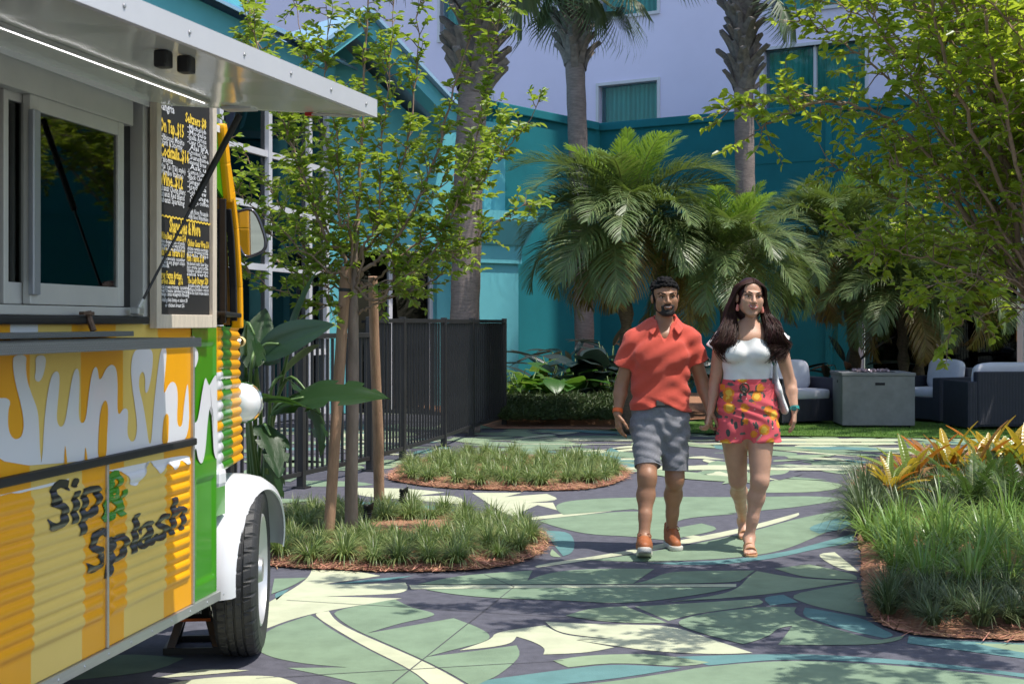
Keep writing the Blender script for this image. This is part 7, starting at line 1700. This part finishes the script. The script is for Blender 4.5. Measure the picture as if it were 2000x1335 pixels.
# hair: a cap and long waved strands
hs_ = SDF(np.array(wc_) - .19, np.array(wc_) + .19, .0036); E = lambda p, r, kk=.01, op='add': hs_.ell(wq(*p), [a * 1.05 for a in r], kk, np.array(wR), op)
E((0, .020, .036), (.084, .096, .088)); E((0, .05, -.06), (.085, .06, .09), .03); E((0, -.090, -.026), (.061, .088, .077), .006, 'sub')
sdfobj(hs_, 'hair', M_HAIRD, woman, 1)
st = MB(); r = random.Random(12); RW = np.array(wR)
for k in range(1400):
    sg = -1 if k % 2 else 1; u = r.random(); yy = -.055 + .13 * u; out = r.random()
    p0 = Vector(wq(-sg * .004, -.066 + .12 * u, .098 + .018 * math.sin(math.pi * min(1, u + .2)) - .02 * max(0, .15 - u) / .15)); p1 = Vector(wq(sg * (.062 + .012 * out), yy * .9 - .012 * (1 - u), .078 - .016 * max(0, .3 - u) / .3)); p2 = Vector(wq(sg * (.086 + .014 * out), yy * .8 + .03, .0)); p3 = Vector(wq(sg * (.078 + .05 * out), yy * .6 + .03, -.09))
    ex = sg * (.105 + .11 * out); fr = r.random(); p4 = Vector(wc_) + Vector((ex * .95 + .0, .02 - .10 * fr, -.20 + r.uniform(-.02, .02))); p5 = Vector(wc_) + Vector((ex * 1.02 + r.uniform(-.03, .03), -.02 - .09 * fr, -.29)); p6 = Vector(wc_) + Vector((ex * .86 + sg * r.uniform(-.03, .03), -.04 - .075 * fr, -.31 - .12 * r.random() ** 1.5))
    cv = catmull([p0, p1, p2, p3, p4, p5, p6], 6); ph = r.uniform(-.9, .9) + sg; n = len(cv)
    cv = [p + Vector((math.sin(i * .40 + ph), math.cos(i * .37 + ph * .7), .3 * math.sin(i * .4))) * .036 * max(0, (i - 11) / (n - 11)) for i, p in enumerate(cv)]
    st.tube(cv, [.0019 * (1 if i < n * .8 else 1 - .75 * (i - n * .8) / (n * .2)) for i in range(n)], 3, cap=False)
tag(st.build('hair_strands', M_HAIRD, woman, smooth=True), kind='stuff')
# top
M_TOP = mat('white_jersey', (.78, .78, .77), .75, bump=.15, bscale=300, sheen=.1)
s = SDF((-.28, -.28, 1.04), (.30, .24, 1.50), .0044)
s.cone(f_(1459, 678, .005), f_(1458, 745, .005), .160, .148, .04, sc=(1, .66, 1)); s.ell(f_(1434, 690, -.085), (.070, .060, .062), .035); s.ell(f_(1483, 690, -.085), (.070, .060, .062), .035)
s.cone(f_(1416, 664, .02), f_(1508, 662, .02), .056, .056, .04)
for (sh, en) in ((f_(1412, 660, .02), f_(1394, 682, .025)), (f_(1514, 657, .02), f_(1532, 669, .025))):
    sh, en = Vector(sh), Vector(en); d = (en - sh + Vector((0, 0, -.02))).normalized(); s.cone(sh, en + d * .06, .058, .062, .03, clip=[(en, d)])
s.warp(lambda g, X, Y, Z: g + .0022 * np.clip((1.22 - Z) / .08, 0, 1) * np.sin(60 * Z + 24 * X + 2 * np.sin(18 * X)) + .002 * np.sin(40 * X + 30 * Z))
s.cone(f_(1420, 628, -.10), f_(1505, 624, -.10), .092, .092, .005, op='sub'); s.cone(f_(1463, 615, .03), f_(1462, 645, -.0), .10, .085, .01, op='sub')
top = sdfobj(s, 'white_top', M_TOP, woman, 1)
# floral shorts
def floral():
    m = bpy.data.materials.new('pink_floral'); m.use_nodes = True; N = m.node_tree.nodes; L = m.node_tree.links; b = N['Principled BSDF']; b.inputs['Roughness'].default_value = .8
    tc = N.new('ShaderNodeTexCoord'); cur = None
    def mixc(prev, fac, col):
        x = N.new('ShaderNodeMixRGB'); x.inputs[2].default_value = (*col, 1); L.new(fac, x.inputs[0])
        if prev is None: x.inputs[1].default_value = (.72, .10, .12, 1)
        else: L.new(prev, x.inputs[1])
        return x.outputs[0]
    def spots(scale, thr, off, stretch=(1, 1, 1), rot=(0, 0, 0), rand=1.0, noise=0.0):
        mp = N.new('ShaderNodeMapping'); mp.inputs['Location'].default_value = off; mp.inputs['Scale'].default_value = stretch; mp.inputs['Rotation'].default_value = rot; L.new(tc.outputs['Object'], mp.inputs[0])
        v = N.new('ShaderNodeTexVoronoi'); v.inputs['Scale'].default_value = scale; v.inputs['Randomness'].default_value = rand; L.new(mp.outputs[0], v.inputs['Vector'])
        sock = v.outputs['Distance']
        if noise:
            nz = N.new('ShaderNodeTexNoise'); nz.inputs['Scale'].default_value = 70; L.new(tc.outputs['Object'], nz.inputs['Vector']); ad = N.new('ShaderNodeMath'); ad.operation = 'MULTIPLY_ADD'; ad.inputs[1].default_value = noise; L.new(nz.outputs['Fac'], ad.inputs[0]); L.new(sock, ad.inputs[2]); sock = ad.outputs[0]
        lt = N.new('ShaderNodeMath'); lt.operation = 'LESS_THAN'; lt.inputs[1].default_value = thr; L.new(sock, lt.inputs[0]); return lt.outputs[0]
    cur = mixc(cur, spots(15, .42, (.3, 0, .1), (1.5, .4, .75), (0, .7, 0), noise=.28), (.06, .07, .06)); cur = mixc(cur, spots(14, .40, (.13, 0, .5), (.8, .4, 1.6), (0, -.6, 0), noise=.28), (.10, .11, .09))
    cur = mixc(cur, spots(24, .12, (.7, 0, .2), (1, .4, 1)), (.75, .68, .55)); cur = mixc(cur, spots(11, .50, (.05, 0, .33), (1, .35, 1), noise=.22), (.75, .24, .02)); cur = mixc(cur, spots(11, .36, (.05, 0, .33), (1, .35, 1), noise=.22), (.80, .50, .06))
    L.new(cur, b.inputs['Base Color']); return m
M_FLO = floral()
s = SDF((-.30, -.34, .62), (.32, .28, 1.15), .0046)
s.cone(f_(1459, 748, .01), f_(1460, 790, .01), .160, .185, .03, sc=(1, .70, 1)); s.cone(f_(1461, 790, .01), f_(1462, 822, .01), .185, .195, .03, sc=(1, .70, 1))
for (a, bb, r1) in ((f_(1431, 822, .0), f_(1427, 864, .005), .099), (f_(1490, 822, .0), f_(1494, 862, -.01), .105)):
    a, bb = Vector(a), Vector(bb); d = (bb - a).normalized(); s.cone(a, bb + d * .05, .100, r1, .008, sc=(1, 1.1, 1), clip=[(bb, (0, 0, -1))])
s.warp(lambda g, X, Y, Z: np.maximum(np.maximum(g + .0035 * np.clip((1.0 - Z) / .1, 0, 1) * np.sin(42 * X + 9 * np.sin(14 * Z)) + .002 * np.sin(50 * Z + 20 * X), Z - float(f_(1460, 739).z)), float(f_(1460, 863).z) - Z))
s.cone(f_(1459.5, 868, -.3), f_(1459.5, 868, .3), .036, .036, .006, op='sub'); s.cone(f_(1459, 812, -.145), f_(1459.5, 866, -.108), .010, .036, .008, op='sub')
wsh = sdfobj(s, 'floral_shorts', M_FLO, woman, 1)
b = MB(); ring(b, f_(1459, 755, .01), (0, 0, 1), .172, .123, .040, .005, 40); b.build('fabric_belt', M_FLO, wsh, smooth=40)
q_ = f_(1454, 757, -.124); b = MB(); n = 24; b.tube([q_ + Vector((.028 * math.cos(2 * math.pi * k / n), -.004, .028 * math.sin(2 * math.pi * k / n))) for k in range(n + 1)], .0055, 8, cap=False); b.build('ring_buckle', mat('tortoise_ring', (.06, .03, .015), .3), wsh, smooth=True)
b = MB(); ring(b, f_(1552, 797, -.016), (f_(1552, 800, -.02) - f_(1544, 748, .06)), .026, .026, .022, .004); wt = b.build('watch', mat('teal_silicone', (.01, .22, .20), .5), woman, smooth=40)
b = MB(); b.box(f_(1551, 797, -.05), (.028, .008, .03), bev=.004); b.build('watch_face', mat('teal_face', (.02, .15, .15), .2), wt)
for sg, px in ((-1, 0), (1, 0)):
    p = Vector(wq(sg * .074, -.008, -.045)); b = MB(); b.lathe([(0, 0), (.006, -.004), (.012, -.030), (.010, -.042), (0, -.046)], 12, Matrix.Translation(p)); b.build('earring', mat('coral_earring', (.75, .25, .2), .4), woman, smooth=40)
# sandals
M_SAND = mat('tan_sandal', (.52, .27, .13), .55)
def sandal(an, ball, toe, pitch):
    an, ball, toe = Vector(an), Vector(ball), Vector(toe); heel = Vector((an.x + .004, an.y + .07, 0.006 if pitch == 0 else an.z - .065)); ty = toe.y - .03
    b = MB(); L = []
    for t, w in ((0, .022), (.12, .030), (.35, .027), (.6, .037), (.8, .042), (.95, .032), (1.0, .016)):
        y = heel.y + (ty - heel.y) * t; z = heel.z + (.006 - heel.z) * min(1, t / .7); x = heel.x + (toe.x - heel.x) * t; L += [(x - w, y, z - .005), (x + w, y, z - .005), (x + w, y, z + .009), (x - w, y, z + .009)]
    b.add(L, [(4 * i + k, 4 * i + (k + 1) % 4, 4 * i + 4 + (k + 1) % 4, 4 * i + 4 + k) for i in range(6) for k in range(4)] + [(0, 1, 2, 3), (24, 25, 26, 27)]); o = b.build('sandal', M_SAND, woman)
    for (c, w, h) in ((ball + Vector((0, -.015, 0)), .040, .032), (ball + Vector((0, .035, .012)), .036, .042)):
        b = MB(); b.tube(catmull([c + Vector((-w, 0, -.022)), c + Vector((-w * .7, 0, h * .45)), c + Vector((0, -.006, h * .80)), c + Vector((w * .7, 0, h * .45)), c + Vector((w, 0, -.022))], 5), .0055, 6); b.build('sandal_strap', M_SAND, o, smooth=True)
    b = MB(); ring(b, an + Vector((0, 0, .010)), (0, .1, 1), .032, .034, .010, .003); b.build('sandal_strap', M_SAND, o, smooth=40)
sandal(a1, (a1.x - .012, a1.y - .115, .030), (a1.x - .016, a1.y - .165, .022), 0); sandal(a0, (a0.x - .002, a0.y - .075, .032), (a0.x - .004, a0.y - .125, .022), 1)
# shoulder bag
bagp = f_(1512, 708, -.03)
bag = thing('shoulder_bag', 'white woven shoulder bag tucked under the arm of the woman', 'bag', tuple(WR + bagp))
s = SDF((-.12, -.16, -.42), (.20, .16, .08), .0046)
q2 = lambda px, py, dd=0.0: f_(px, py, dd) - bagp
s.cone(q2(1513, 712, .02), q2(1516, 760, .03), .014, .030, .03, sc=(.7, 3.0, 1)); s.cone(q2(1517, 760, .03), q2(1532, 800, .03), .030, .030, .03, sc=(.7, 3.2, 1))
sdfobj(s, 'bag_body', mat('white_weave', (.72, .72, .72), .8, bump=.9, bscale=110), bag)
b = MB(); b.tube(catmull([q2(1511, 712, -.05), q2(1506, 690, -.075), q2(1509, 664, -.05), q2(1513, 646, .01), q2(1514, 656, .07), q2(1514, 690, .09), q2(1515, 712, .08)], 6), .007, 6); b.build('strap', mat('teal_strap', (.01, .16, .15), .5), bag, smooth=True)
